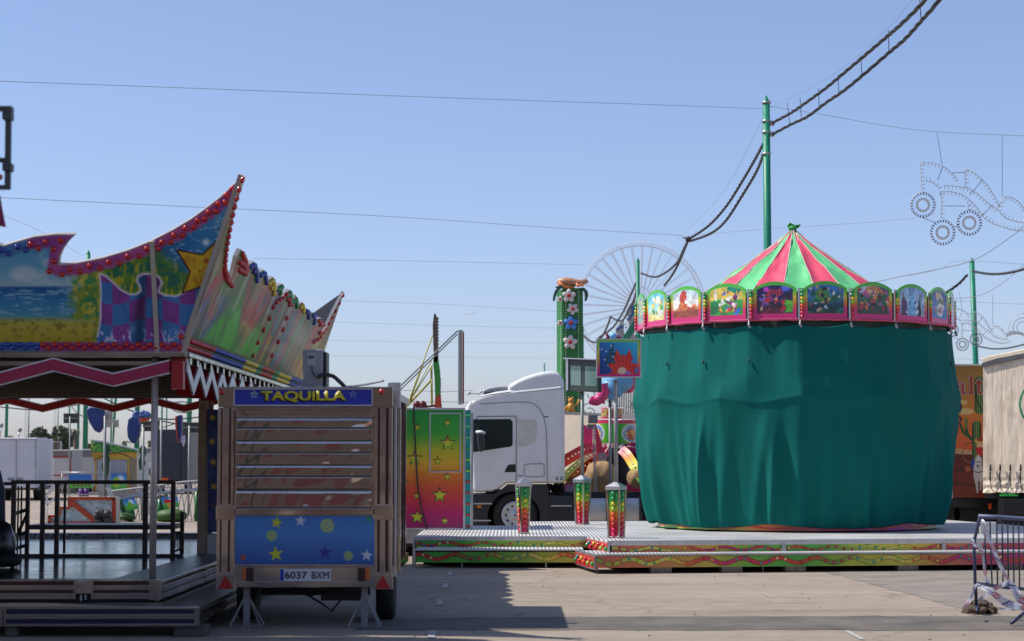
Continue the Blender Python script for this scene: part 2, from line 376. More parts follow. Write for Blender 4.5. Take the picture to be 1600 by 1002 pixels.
def art_front(x, y):
    col = grad((y - 360) / 180, [(0, (60, 150, 205)), (.35, (120, 185, 215)), (.48, (170, 205, 215)), (.5, (35, 100, 165)), (.62, (60, 140, 190)), (.74, (90, 165, 190)), (.8, (205, 190, 80)), (1, (190, 165, 45))])
    n = fbm(x * .03, y * .05); n2 = fbm(x * .12 + 9, y * .2)
    col = over(col, ss(.52, .7, n) * (y < 445) * .6, (225, 235, 240))
    col = over(col, ss(.55, .66, fbm(x * .05, y * .45)) * (y > 449) * (y < 492) * .7, (165, 205, 225))
    col = over(col, ss(.56, .68, n2) * (y > 498) * .6, (120, 110, 40))
    col = over(col, disc(x, y, 38, 428, 22, 12, .4) * .6, (240, 240, 240))
    m = ss(100, 128, x + (n2 - .5) * 40); yg = base(x, (150, 165, 40)); yg = over(yg, ss(.4, .6, fbm(x * .1, y * .1)), (70, 150, 70)); yg = over(yg, ss(.55, .65, fbm(x * .17 + 3, y * .17)), (225, 205, 60))
    col = over(col, m * (y > 395) * (y < 500) * .85, yg)
    # middle: green splash turning blue to the upper right
    gm = ss(158, 170, x + (y - 420) * .15); gb = base(x, (50, 120, 90)); gb = over(gb, ss(.4, .62, fbm(x * .06, y * .14)), (110, 150, 50)); gb = over(gb, ss(.55, .7, fbm(x * .2, y * .05 + 4)), (190, 185, 50))
    bl = grad(np.clip((x - 240) / 130, 0, 1), [(0, (60, 110, 150)), (.4, (50, 125, 185)), (1, (90, 170, 215))])
    u = ss(-14, 14, (x - 255) * .62 - (y - 400)); gb = over(gb, u, bl)
    lt = ss(.47, .5, fbm(x * .055, y * .06 + 8)) * (1 - ss(.5, .53, fbm(x * .055, y * .06 + 8)))
    gb = over(gb, lt * u * .9, (215, 235, 250)); gb = over(gb, disc(x, y, 322, 379, 5, 5, .9) , (235, 245, 250))
    col = over(col, gm, gb)
    # scroll of purple and blue checks
    top = np.interp(x, [150, 156, 170, 185, 200, 210, 216, 222, 213, 300], [430, 428, 436, 450, 459, 460, 452, 440, 435, 435])
    sc1 = [(156, 428), (166, 432), (178, 443), (190, 454), (202, 460), (213, 460), (220, 455), (219, 447), (214, 440), (216, 432), (224, 428), (238, 428), (248, 433), (253, 442), (249, 450), (248, 457), (258, 462), (275, 463), (292, 456), (308, 446), (335, 440), (300, 536), (151, 536), (157, 500), (158, 460)]
    k = poly(x, y, sc1); wv = 6 * np.sin(x * .055 + 1.2)
    chk = ((np.floor((x - 150) / 26) + np.floor((y + wv - 404) / 33)) % 2); sq = base(x, (150, 80, 165)); sq = over(sq, chk, (75, 135, 200)); sq = sq * (.82 + .3 * fbm(x * .1, y * .05))[:, None]
    fold = np.exp(-((x - 222 + (y - 450) * .05) / 9) ** 2) + .5 * np.exp(-((x - 247) / 6) ** 2); sq = sq * (1 - .38 * fold)[:, None]
    fl = ss(.47, .5, fbm(x * .1, y * .035 + 8)) * (1 - ss(.53, .57, fbm(x * .1, y * .035 + 8))) * ss(505, 528, y); sq = over(sq, fl, (220, 225, 245))
    col = over(col, k, sq); _, _, d = nearest(sc1, x, y); col = over(col, (1 - ss(.8, 1.9, d)) * (y < 528), (235, 225, 245)); col = over(col, (1 - ss(0.5, 2, abs(d - 2.6))) * (k < .3) * .5, (225, 210, 80))
    st = [(276, 391), (316, 398), (342, 374), (352, 376), (352, 425), (322, 446), (285, 458), (297, 425)]
    s = poly(x, y, st); sy = over(base(x, (225, 185, 45)), ss(.5, .7, fbm(x * .08, y * .08 + 2)), (205, 150, 35)); sy = over(sy, disc(x, y, 322, 408, 4, 4, .5) + disc(x, y, 312, 424, 1.6) + disc(x, y, 318, 420, 1.6) + disc(x, y, 305, 440, 1.8) + disc(x, y, 313, 433, 1.5), (190, 90, 30))
    col = over(col, s, sy); _, _, d = nearest(st, x, y); col = over(col, (1 - ss(.7, 1.8, d)) * (x < 345), (70, 25, 25))
    # pink borders
    bd = np.full(x.shape, 1e9); 
    for (x1, y1), (x2, y2) in zip(borderline[:-1], borderline[1:]):
        dx, dy = x2 - x1, y2 - y1; t = np.clip(((x - x1) * dx + (y - y1) * dy) / (dx * dx + dy * dy), 0, 1); bd = np.minimum(bd, np.hypot(x1 + t * dx - x, y1 + t * dy - y))
    wob = 19 + (fbm(x * .12, y * .12) - .5) * 9
    pk = over(base(x, (195, 95, 155)), ss(.45, .65, fbm(x * .04, y * .04)), (165, 80, 160))
    pk = over(pk, (x < 42) * 1., (90, 140, 200))
    col = over(col, 1 - ss(wob - 1.5, wob + 1, bd), pk); col = over(col, (1 - ss(1.2, 2.2, bd)), (215, 205, 190))
    pb = over(base(x, (170, 75, 150)), ss(.4, .7, fbm(x * .05, 3 + 0 * y)), (190, 95, 170)); pb = over(pb, (x < 62) * 1., (75, 130, 195))
    col = over(col, ss(534, 536, y), pb); col = over(col, ss(548.5, 549.5, y), (190, 175, 150))
    return col
fb = board('front_billboard', outl, fF, art_front, glossart, ride, 1.4, back=-nF * .06)
up = Vector((0, -K, 1)).normalized()
def onF(x, y, d=.0): return PL(x, y, pF + nF * d, nF)
def onS(x, y, d=.0): return PL(x, y, pS + nS * d, nS)
# trim: seam and edges
m = MB(); m.bar(onF(237.5, 377, .012), onF(246, 551, .012), .045, .03, nF); m.bar(onF(380, 275, .0), onF(286.5, 552, .0), .05, .05, nF)
m.build('corner_trim', mat('cream_trim', (.62, .55, .47), .3, .3), ride)
bp = [(363, 295, 'red'), (354, 305, 'red'), (352, 316, 'red'), (341, 319, 'red'), (337, 330, 'red'), (326, 332, 'red'), (320, 342, 'red'), (309, 345, 'red'), (303, 355, 'red'), (290, 357, 'red'), (285, 368, 'red'), (272, 368, 'red'), (267, 378, 'red'), (253, 379, 'red'), (247, 388, 'red'), (229.5, 389, 'red'), (217.5, 400, 'red'), (199.5, 401, 'red'), (186.5, 411, 'red'), (170, 410, 'red'), (156, 419, 'red'), (140, 416, 'red'), (125, 424, 'red'), (109, 421, 'red'), (97, 429, 'red'), (77, 424, 'red'), (84, 408, 'red'), (83.5, 389, 'red'), (95, 376, 'red'), (71, 378, 'red'), (60, 388, 'red'), (48, 381.5, 'red'), (39.5, 390.5, 'blue'), (27, 386, 'blue'), (13, 396, 'blue'), (2, 391, 'blue'), (283, 526, 'red')]
for x in np.arange(2, 284, 9.3): bp.append((x, 538.5 if int(x / 9.3) % 2 else 543.0, 'red' if x > 66 else 'blue'))
for i, (x, y, k) in enumerate(bp): bulb(fb, onF(x, y, .002), nF, .031, k)
# side billboard
stop_ = [(380, 275), (375.5, 295), (367, 330), (360, 365), (356, 390), (352.5, 412), (354, 428), (361.5, 440), (366, 424), (371, 402), (377, 390), (383, 396), (387, 407), (388, 422), (391, 413), (397, 409), (402, 414), (404.5, 428), (408, 424), (413, 422), (417, 428), (418.5, 441), (422, 436), (427, 433), (430, 438), (431.5, 450), (436, 446), (442, 444), (443.5, 449), (438, 468), (445, 458), (454, 453), (456.5, 460), (456, 474), (459, 466), (462, 461), (465, 466), (467.5, 478), (470, 474), (474, 473), (476.5, 483), (480, 482), (484, 491), (488, 488), (492, 490), (494, 501), (499, 497), (504, 498), (502, 515), (506, 520), (520, 491), (538, 456)]
souts = [(286.5, 552), (483, 607)] ; 
farb = PL(483, 607, pS, nS); 
bot1 = Vector((RX, RY1, RZ)); 
def proj(v):
    d = Vector(v) - O; yc = d.y * CP + d.z * SP; zc = -d.y * SP + d.z * CP
    return (800 + F * d.x / yc, 501 - F * zc / yc)
b1 = proj(bot1); so_out = [(286.5, 552), b1] + stop_[::-1]
def art_side(x, y):
    # s runs along the board, h up it
    V = fS(x, y); s = (V[:, 1] - RY0) / (RY1 - RY0); h = (V[:, 2] - RZ)
    col = grad(s, [(0, (110, 120, 175)), (.12, (150, 150, 150)), (.2, (105, 150, 110)), (.33, (190, 185, 160)), (.5, (185, 160, 150)), (.66, (200, 190, 165)), (.8, (120, 140, 160)), (1, (200, 170, 90))])
    st = fbm(s * 22, h * .8); st2 = fbm(s * 45, h * .7 + 5)
    w_ = s + h * .02 * np.sin(s * 40); big = fbm(w_ * 8, h * 1.1 + 3); col = over(col, ss(.46, .56, big) * .9, (215, 165, 60)); col = over(col, ss(.5, .6, fbm(w_ * 7 + 9, h * 1.3)) * .85, (185, 55, 85)); col = over(col, ss(.5, .6, fbm(w_ * 9 + 4, h * 1.2 + 8)) * .85, (45, 120, 160)); col = over(col, ss(.52, .6, fbm(w_ * 8 + 14, h + 2)) * .8, (70, 140, 60))
    col = over(col, ss(.55, .63, st) * .55, (225, 205, 165)); col = over(col, ss(.54, .66, st2) * .6, (70, 75, 45))
    gl = ss(.03, .09, s) * (1 - ss(.38, .46, s)) * (1 - ss(.35, .62, h + .25 * np.sin(s * 30) + (st - .5) * .6)); gg = over(base(x, (50, 150, 55)), ss(.45, .6, fbm(s * 30, h * 3)), (95, 215, 80)); col = over(col, gl * .95, gg)
    yl = ss(.62, .72, s) * (1 - ss(.3, .75, h + (st - .5) * .8)); col = over(col, yl, over(base(x, (225, 180, 40)), ss(.5, .6, st2), (150, 100, 30)))
    col = over(col, ss(.5, .6, h) * ss(.58, .66, fbm(s * 40 + 2, h * .5)) * .7, (245, 235, 225)); col = over(col, ss(.2, .5, s) * ss(.56, .62, fbm(s * 60 + 8, h * .3)) * .8, (35, 40, 35))
    col = over(col, ss(.3, .36, s) * (1 - ss(.62, .7, s)) * ss(.5, .58, fbm(s * 50 + 7, h * .6)) * .8, (150, 70, 90)); col = over(col, (h < .17) * 1., (90, 100, 60)); m_ = col.mean(1, keepdims=True); return np.clip(m_ + (col - m_) * 1.7, 0, 1) * .80
sideart = mat('glossy_side_board', attr=True, rough=.42, coat=.22, bump=.4, bscale=2.2, stretch=(1, 3.5, .35))
sb = board('side_billboard', so_out, fS, art_side, sideart, ride, .8, .8, back=-nS * .05)
m = MB(); rs = random.Random(4); mm = ['red', 'blue', 'yellow', 'green', 'red', 'green', 'yellow', 'blue', 'red']
bulbmats = []
for k in ['red', 'blue', 'yellow', 'green']: bulb(fb, onF(-60, 545), nF, .01, k).hide_render = False; bulbmats.append(BM[k].materials[0])
for o in [o for o in fb.children if abs(o.scale[0] - .01) < 1e-6]: bpy.data.objects.remove(o)
ks = {'red': 0, 'blue': 1, 'yellow': 2, 'green': 3}
upS = Vector((K, 0, 1)).normalized()
seq = [(0, .13, 'red'), (.13, .33, 'blue'), (.33, .42, 'yellow'), (.42, .46, 'green'), (.46, .56, 'red'), (.56, .6, 'green'), (.6, .72, 'yellow'), (.72, .86, 'blue'), (.86, 1.01, 'red')]
def hemi(m, c, n, r): m.lathe(c, [(r, 0), (r, r * .3), (r * .7, r * .75), (r * .2, r)], 7, n)
yy = RY0 + .06; i = 0
while yy < RY1:
    s = (yy - RY0) / (RY1 - RY0); m.mt(ks[[k for a, b_, k in seq if a <= s < b_][0]])
    for q in range(2): hemi(m, Vector((RX, yy + .04 * q, RZ)) + upS * (.05 + .075 * q) + nS * .002, nS, .032)
    yy += .105; i += 1
def along(pts, sp, key, off=8):
    m.mt(ks[key]); L = 0
    for (a, b_) in zip(pts[:-1], pts[1:]):
        A = onS(*a, .0); B_ = onS(*b_, .0); d = (B_ - A).length
        while L < d: hemi(m, A.lerp(B_, L / d), nS, .036); L += sp
        L -= d
along([(377, 281), (371, 300), (363.5, 330), (357, 362), (352, 395), (350, 420), (354, 437), (362, 446)], .11, 'red')
along([(352, 425), (359, 441)], .1, 'red')
along([(378, 397), (383, 408), (386, 424)], .12, 'red'); along([(374, 410), (381, 414), (384, 428), (371, 420)], .12, 'red')
for (a, b_, c_, k) in [((391, 417), (397, 414), (402, 430), 'blue'), ((396, 424), (399, 420), (401, 440), 'blue'), ((407, 430), (413, 427), (416, 446), 'blue'), ((420, 443), (426, 438), (430, 454), 'yellow'), ((424, 450), (428, 447), (427, 462), 'yellow'), ((434, 452), (440, 449), (437, 462), 'green'), ((447, 462), (453, 458), (455, 476), 'green'), ((449, 468), (452, 466), (452, 480), 'red'), ((459, 471), (462, 467), (464, 482), 'green'), ((469, 480), (473, 477), (474, 490), 'yellow'), ((479, 487), (482, 487), (482, 498), 'blue'), ((489, 493), (492, 494), (490, 508), 'blue'), ((498, 502), (502, 502), (498, 514), 'red')]: along([a, b_, c_], .12, k)
along([(447, 460), (428, 475), (421, 497), (408, 522), (397, 548), (391, 566)], .18, 'red'); along([(456, 476), (448, 494), (438, 526), (424, 556), (417, 572)], .2, 'red')
along([(535, 462), (523, 488), (510, 512), (498, 530), (490, 534)], .14, 'red'); along([(505, 508), (497, 525)], .14, 'red')
o = m.build('side_bulbs', bulbmats, sb); tag(o, kind='stuff')
# roof, ceiling, rear board
m = MB(); m.mt(0).box(RXL, RX, RY0 + .02, RY1, RZ - .0, RZ + .06)
o = m.build('roof', mat('dark_roof_sheet', (.045, .032, .022), .6, var=.5, scale=3), ride)
m = MB(); 
for k in range(14): m.box(RXL, RX - .1, RY0 + .5 + k * .82, RY0 + .56 + k * .82, RZ - .09, RZ - .003)
for x in np.arange(RXL + .3, RX, 1.1): m.box(x, x + .06, RY0 + .4, RY1 - .1, RZ - .06, RZ - .004)
m.build('roof_joists', mat('dark_joist', (.06, .042, .03), .6, var=.4, scale=4), ride)
m = MB(); m.box(RXL, RX + .03, RY0 - .03, RY0 + .06, RZ - .055, RZ + .0 - .002); m.box(RX - .02, RX + .05, RY0 + .062, RY1, RZ - .05, RZ - .004); m.box(RXL, RX, RY1 - .08, RY1, RZ - .08, RZ - .004)
m.box(RXL, RX - .25, RY0 + .12, RY0 + .16, RZ - .13, RZ - .085); m.build('fascia_beam', chrome, ride, bevel=.008)
m = MB(); rr = random.Random(8)
for k in range(26):
    y0 = RY0 + .2 + k * .45; m.bar((RX - .02, y0, RZ - .06), (RX - .05 - rr.random() * .1, y0 + .3, RZ - .14), .03); m.box(RX - .06, RX + .03, y0, y0 + .12, RZ - .12, RZ - .055)
m.build('eave_bracket', chrome_b, ride)
rb = [P(495, 495, RY1 + .3), P(538, 456, 31.6 + .9), P(500, 540, RY1 + .2), P(482, 560, RY1 + .1)]
m = MB(); m.prism([Vector((RX - .9, RY1, RZ + .1)), Vector((RX, RY1, RZ)), PL(538, 456, pS, nS) - Vector((.02, 0, 0)), Vector((RX - .45, RY1 + .45, RZ + 1.05)), Vector((RX - .9, RY1 + .35, RZ + .75))], (0, .05, 0))
m.box(RXL, RX - .9, RY1, RY1 + .04, RZ + .06, RZ + .9); m.build('rear_billboard', mat('board_back', (.012, .018, .035), .5, var=.3), ride)
# zigzag valances
def zig(name, pts, hgt, dep, mface, medge, parent, dirv):
    m = MB()
    for a, b_ in zip(pts[:-1], pts[1:]):
        a = Vector(a); b_ = Vector(b_); u = Vector((0, 0, hgt / 2)); dv = Vector(dirv) * dep
        m.mt(0).prism([a - u, b_ - u, b_ + u, a + u], dv)
        n = (b_ - a).normalized(); m.mt(1).prism([a + u + Vector((0, 0, .002)), b_ + u + Vector((0, 0, .002)), b_ + u + Vector((0, 0, .016)), a + u + Vector((0, 0, .016))], dv * 1.05)
        m.prism([a - u - Vector((0, 0, .002)), b_ - u - Vector((0, 0, .002)), b_ - u - Vector((0, 0, .010)), a - u - Vector((0, 0, .010))], dv * 1.05)
    return m.build(name, [mface, medge], parent)
magm = mat('magenta_trim', C8(165, 25, 75), .35, coat=.4, var=.1); redm = mat('red_trim', C8(165, 8, 16), .35, coat=.4, var=.12)
silv = mat('silver_edge', (.7, .69, .72), .3, .6)
zf = [P(x, y, RY0 - .0) for x, y in [(-190, 571), (-97, 596), (-7, 596 - 25 + 0), (-7, 571), (0, 591), (0, 591)][:2]]
zf = [P(-190, 571, RY0), P(-100, 596, RY0), P(-10, 594, RY0)]
zf = [P(-278, 595, RY0), P(-190, 571, RY0), P(-97, 595, RY0), P(-5, 594, RY0)]
zf = [P(-280, 571, RY0), P(-188, 595, RY0), P(-96, 571, RY0), P(-8, 594, RY0), P(83, 570, RY0), P(176, 594, RY0), P(265, 573, RY0)]
zig('front_valance', zf, .112, .09, magm, silv, ride, (0, 1, 0))
ZY = RY1 - .02
zb = [P(x, 625.5 if i % 2 == 0 else 638.5, ZY) for i, x in enumerate(np.arange(-210, 345, 55.4))]
zb = [P(11 - 55.3 * 3 + 55.3 * i, 638.5 - 13.5 * (i % 2 == 1), ZY) for i in range(0, 10)]
zb = [p for p in zb if p.x < RX - .9]; zb.append(P(312, 631, ZY)); zig('rear_valance', zb, .105, .08, redm, silv, ride, (0, .9, 0))
m = MB(); s0 = RY0 + .12; T = .80; pts = []
for i in range(56):
    pts.append(Vector((RX + .02, s0 + i * T / 2, RZ - (.13 if i % 2 == 0 else .36)))) 
pts = [q for q in pts if q.y < RY1]
for a, b_ in zip(pts[:-1], pts[1:]):
    u = Vector((0, 0, .07)); m.mt(0).prism([a - u, b_ - u, b_ + u, a + u], Vector((-.02, 0, 0)))
    m.mt(1).prism([a - u + Vector((-.021, 0, 0)), b_ - u + Vector((-.021, 0, 0)), b_ + u + Vector((-.021, 0, 0)), a + u + Vector((-.021, 0, 0))], Vector((-.15, 0, 0)))
m.build('side_valance', [silv, redm], ride)
m = MB(); m.box(RX - .12, RX + .0, RY0 - .02, RY0 + .08, RZ - .38, RZ - .1); m.build('valance_corner', redm, ride)
# posts
def cylY(m, x, ytop, ybot, Y, r, n=12): a = P(x, ytop, Y); b_ = P(x, ybot, Y); b_.x = a.x; m.tube([a, b_], r, n)
m = MB(); a = P(238, 905, RY0 + .12); m.tube([(a.x, a.y, .49), (a.x, a.y, RZ - .05)], .036, 16); m.build('corner_post', mat('satin_post', (.50, .44, .40), .38, .45, var=.12, scale=3), ride)
m = MB(); a = P(316, 862, 25.4); m.box(a.x - .055, a.x + .05, 25.3, 25.5, .45, RZ - .06); m.box(a.x - .02, a.x + .10, 25.52, 25.6, .45, RZ - .06); m.build('rear_post', mat('aged_aluminium', (.35, .27, .2), .4, .5, var=.3, scale=5), ride)
def art_pil(x, y):
    col = over(base(x, (28, 50, 95)), ss(.4, .65, fbm(x * .2, y * .05)), (55, 70, 120))
    for cx, cy in [(332, 653), (333, 722), (334, 760), (331, 690)]: col = over(col, poly(x, y, starpts(cx, cy, 6, 3, .3)), (200, 170, 50))
    return over(col, ss(.62, .7, fbm(x * .3, y * .3)) * .6, (150, 60, 50))
board('painted_pillar', [(324, 640), (345, 640), (345, 832), (324, 832)], fY(25.2), art_pil, mattart, ride, 1.5, back=(0, .25, 0))
m = MB(); a = P(324, 835, 25.2); b_ = P(345, 862, 25.2); m.box(a.x, b_.x, 25.2, 25.45, .46, a.z); m.build('pillar_base', steel, ride)
# deck
dm = mat('dark_glossy_steel_floor', (.055, .060, .066), .13, .75, var=.25, scale=2.2, bump=.12, bscale=1.6)
def chequer_mat():
    m = bpy.data.materials.new('chequer_plate'); m.use_nodes = True; t = m.node_tree; b = t.nodes['Principled BSDF']; L = t.links.new
    b.inputs['Base Color'].default_value = (.16, .165, .17, 1); b.inputs['Metallic'].default_value = .9; b.inputs['Roughness'].default_value = .3
    tc = t.nodes.new('ShaderNodeTexCoord'); ck = t.nodes.new('ShaderNodeTexVoronoi'); ck.inputs['Scale'].default_value = 22; L(tc.outputs['Object'], ck.inputs['Vector'])
    bp_ = t.nodes.new('ShaderNodeBump'); bp_.inputs['Strength'].default_value = .7; bp_.inputs['Distance'].default_value = .01; L(ck.outputs[0], bp_.inputs['Height']); L(bp_.outputs[0], b.inputs['Normal']); return m
chq = chequer_mat()
DX = -3.56
m = MB(); m.box(RXL, DX - .55, RY0 + .55, RY1 - .4, .35, .455); m.build('deck_floor', dm, ride)
m = MB(); m.box(RXL, DX, RY0 + .01, RY0 + .55, .40, .488); m.box(DX - .55, DX, RY0 + .55, RY1, .40, .488); m.box(RXL, DX - .552, RY1 - .4, RY1 - .12, .38, .53); m.build('deck_margin', chq, ride, bevel=.01)
m = MB(); m.mt(0).box(RXL, DX - .02, RY0 + .03, RY0 + .1, .285, .47)
zf_ = RY0
def barF(x0, x1, y0, y1, mi, pr):   # px rectangle on the deck's front face
    a = P(x0, y0, RY0); b_ = P(x1, y1, RY0); m.mt(mi).box(a.x, b_.x, RY0 - pr, RY0 + .03, b_.z, a.z)
for (x0, x1) in [(-260, 116), (146, 234)]:
    barF(x0, x1, 905.5, 909, 1, .012); barF(x0, x1, 909, 914, 2, .004); barF(x0, x1, 914, 922.5, 1, .016); barF(x0, x1, 922.5, 926.5, 2, .004); barF(x0, x1, 926.5, 936.5, 1, .012)
barF(116, 119, 905.5, 936.5, 1, .02); barF(143, 146, 905.5, 936.5, 1, .02); barF(119.5, 142.5, 908, 928, 3, .014); barF(234, 251, 905.5, 938, 1, .02)
m.mt(4).box(P(126, 930, RY0).x, P(129, 930, RY0).x, RY0 - .03, RY0, .30, .36); m.box(P(133, 930, RY0).x, P(136, 930, RY0).x, RY0 - .03, RY0, .31, .36)
m.mt(0).box(DX - .1, DX - .02, RY0 + .1, RY1, .285, .47)
for z0, z1, mi, pr in [(.455, .482, 1, .012), (.43, .455, 2, .0), (.375, .43, 1, .016), (.35, .375, 2, .0), (.29, .35, 1, .012)]:
    m.mt(mi).box(DX - .02, DX + pr, RY0 + .03, RY1, z0, z1)
for y in (22.4, 25.5, 28.6): m.mt(1).box(DX, DX + .02, y, y + .05, .29, .482)
m.build('deck_skirt', [blackp, chrome, darkred, mat('dented_metal_plate', (.5, .43, .36), .25, .9, var=.3, scale=12, bump=.3, bscale=8), steel], ride, bevel=.004)
# lower step
A = G(311, 949, .286); SY = A.y; SX = A.x
step = thing('step_platform', 'low ribbed metal entry step with dark blue stripes in front of the covered ride', 'step platform', (SX - 2, SY + .3, 0))
m = MB(); m.box(RXL, SX, SY, RY0 - .02, .24, .286); m.box(DX + .06, SX, RY0 - .02, 27.5, .24, .286); m.build('tread', mat('worn_tread_plate', (.085, .083, .08), .4, .6, var=.35, scale=4, bump=.3, bscale=40), step, bevel=.008)
m = MB(); m.mt(0).box(RXL, SX - .02, SY + .02, SY + .08, .11, .24)
def barS(x0, x1, y0, y1, mi, pr):
    a = P(x0, y0, SY); b_ = P(x1, y1, SY); m.mt(mi).box(a.x, b_.x, SY - pr, SY + .02, b_.z, a.z)
for (x0, x1) in [(-260, 1), (10, 304)]:
    barS(x0, x1, 950, 952, 1, .01); barS(x0, x1, 952, 959.5, 2, .003); barS(x0, x1, 959.5, 967.5, 1, .016); barS(x0, x1, 967.5, 974.5, 2, .003); barS(x0, x1, 974.5, 979, 1, .01)
barS(1, 4.5, 949.5, 979, 1, .02); barS(6.5, 10, 949.5, 979, 1, .02); barS(304, 312, 949.5, 979, 1, .02)
m.mt(0).box(SX - .08, SX - .02, SY + .08, 27.4, .11, .24); m.mt(1).box(SX - .02, SX + .004, SY, 27.4, .21, .24); m.box(SX - .02, SX + .004, SY, 27.4, .11, .14)
m.build('step_skirt', [blackp, chrome, mat('dark_blue_stripe', (.012, .012, .05), .3)], step, bevel=.003)
m = MB(); m.box(SX - 6.4, SX, SY - .006, SY + .02, .264, .29); 
m.build('tread_nosing', chrome_b, step, bevel=.004)
for x0, x1, lb in [(8, 27, 'squat concrete block under the left part of the ride step'), (272, 322, 'squat concrete block under the right corner of the ride step')]:
    a = P(x0, 978, SY + .05); b_ = P(x1, 995, SY + .05)
    m = MB(); m.box(a.x, b_.x, SY + .04, SY + .32, 0.002, .108); tag(m.build('support_block', mat('grey_block', (.10, .09, .08), .85, var=.3), loc=((a.x + b_.x) / 2, SY + .18, 0), bevel=.01), lb, 'block', 'blocks under the ride step')
# black railing on the deck
FY = 25.0
rail = thing('metal_railing', 'black steel railing frame with broad lower shelf standing on the ride deck', 'railing', tuple(P(150, 868, FY)))
m = MB()
def hb(x0, x1, y, w, Y=FY): a = P(x0, y, Y); b_ = P(x1, y, Y); b_.z = a.z; m.bar(a, b_, .05, w)
hb(18, 272, 753.5, .05); hb(-60, 24, 756, .045, FY + .5); m.build('top_rail', blackp, rail)
m = MB(); hb(18, 286, 868.5, .045); a = P(44, 824, FY); b_ = P(270, 824, FY); m.box(a.x, b_.x, FY - .02, FY + .8, a.z - .03, a.z + .03); m.build('shelf', blackp, rail)
for x, y0, dy, w in [(22, 753, 0, .055), (44, 753, .35, .05), (67.5, 753, 0, .055), (90, 753, 0, .055), (102, 753, .7, .03), (228, 753, 0, .06), (271, 753, 0, .055), (285, 800, .4, .05), (34, 760, .4, .02), (29, 760, .4, .02)]:
    a = P(x, y0, FY + dy); m = MB(); m.bar((a.x, FY + dy, .47), (a.x, FY + dy, a.z), w, w, Vector((0, 1, 0))); m.build('upright', blackp, rail)
m = MB(); 
for x in (274, 277, 280, 283): a = P(x, 835, FY + .3); m.bar((a.x, FY + .3, .56), (a.x, FY + .3, .75), .012)
a = P(272, 0 + 832, FY + .3); b_ = P(286, 832, FY + .3); m.bar(a, b_, .03); m.bar(P(272, 862, FY + .3), P(286, 856, FY + .3), .03)
for y in (800, 835, 855): m.bar(P(22, y + 3, FY + .1), P(44, y - 4, FY + .5), .04)
m.bar(P(26, 838, FY + .2), P(44, 800, FY + .5), .03); m.build('brace', blackp, rail)
# dark car at the left edge
t_ = thing('bumper_car', 'black bumper car with thick rubber rim at the left edge of the ride deck', 'bumper car', tuple(P(-14, 885, 22.5)))
m = MB(); c = P(-14, 842, 22.5)
m.lathe((c.x, c.y, .47), [(.28, 0), (.34, .02), (.36, .07), (.34, .13), (.28, .15)], 20); m.build('rubber_rim', rubber, t_)
m = MB(); m.lathe((c.x, c.y, .60), [(.27, 0), (.29, .1), (.28, .2), (.22, .36), (.12, .42), (.03, .42)], 20); m.build('body', mat('dark_car_body', (.016, .018, .022), .3, coat=.3), t_)
m = MB(); a = P(1, 740, 22.6); m.prism([P(-6, 735, 22.6), P(0, 735, 22.6), P(7, 765, 22.6), P(8, 850, 22.6), P(-6, 850, 22.6)], (0, .03, 0)); m.build('tall_back', mat('navy_shell', (.012, .03, .09), .3), t_)
# ================================================================ ticket trailer
TY = F / 152.0
tr = thing('ticket_trailer', 'small polished metal ticket trailer with TAQUILLA sign and closed slatted shutter', 'trailer', tuple(Vector((P(476, 900, TY).x, TY + 1.2, 0))))
def R(m, x0, x1, y0, y1, mi=0, pr=.0, dp=.03, Y=None):
    Y = Y or TY; a = P(x0, y0, Y); b_ = P(x1, y1, Y); m.mt(mi).box(a.x, b_.x, Y - pr, Y - pr + dp, b_.z, a.z)
tx0, tx1 = P(341, 900, TY).x, P(612, 900, TY).x; tzt, tzb = P(400, 606, TY).z, P(400, 916, TY).z
m = MB(); m.box(tx0 + .02, tx1 - .02, TY + .03, TY + 3.0, tzb + .1, tzt - .02); m.build('body', chrome_b, tr, bevel=.02)
m = MB(); m.mt(1)
for k in range(7): m.box(tx1 - .02, tx1 - .005, TY + .2 + k * .4, TY + .24 + k * .4, tzb + .2, tzt - .1)
m.mt(0).box(tx1 - .02, tx1 + .01, TY + .03, TY + 3, tzb + .1, tzb + .2); m.box(tx1 - .02, tx1 + .01, TY + .03, TY + 3, tzt - .1, tzt - .02); m.build('side_rail', [chrome, darkred], tr)
warped = mat('warped_polished_sheet', (.50, .455, .42), .06, 1, bump=.28, bscale=3.0, stretch=(.9, 1, 1.6), bdet=.6)
m = MB(); R(m, 341, 614, 604.5, 636.5, 0, .012, .05); m.build('header', warped, tr, bevel=.008)
def art_sign(x, y):
    col = grad((y - 608) / 26, [(0, (24, 40, 150)), (1, (30, 52, 175))])
    for cx in (397, 551.5):
        s = starpts(cx, 616.5, 7.5, 3.2); col = over(col, poly(x, y, s), (150, 190, 190) if cx < 450 else (120, 130, 200)); col = over(col, poly(x, y, starpts(cx, 617, 3.6, 1.6)), (40, 60, 140))
    return col
board('sign_panel', [(367, 608.5), (581, 608.5), (581, 633), (367, 633)], fY(TY - .016), art_sign, glossart, tr, 1.2)
m = MB()
for (x0, x1, y0, y1) in [(366, 582, 607.3, 608.8), (366, 582, 632.7, 634.4), (365.5, 367, 608.8, 632.7), (581, 582.5, 608.8, 632.7)]: R(m, x0, x1, y0, y1, 0, .022, .01)
m.build('sign_frame', alu, tr)
yl = mat('yellow_lettering', C8(205, 195, 45), .4); bk = mat('black_lettering', (.01, .01, .02), .4)
a = P(408.5, 629, TY); b_ = P(541, 611, TY)
text_mesh('lettering_shadow', 'TAQUILLA', b_.z - a.z, bk, tr, (a.x - .012, TY - .02, a.z - .012), (1, 0, 0), (0, 0, 1), .003, .045, b_.x - a.x)
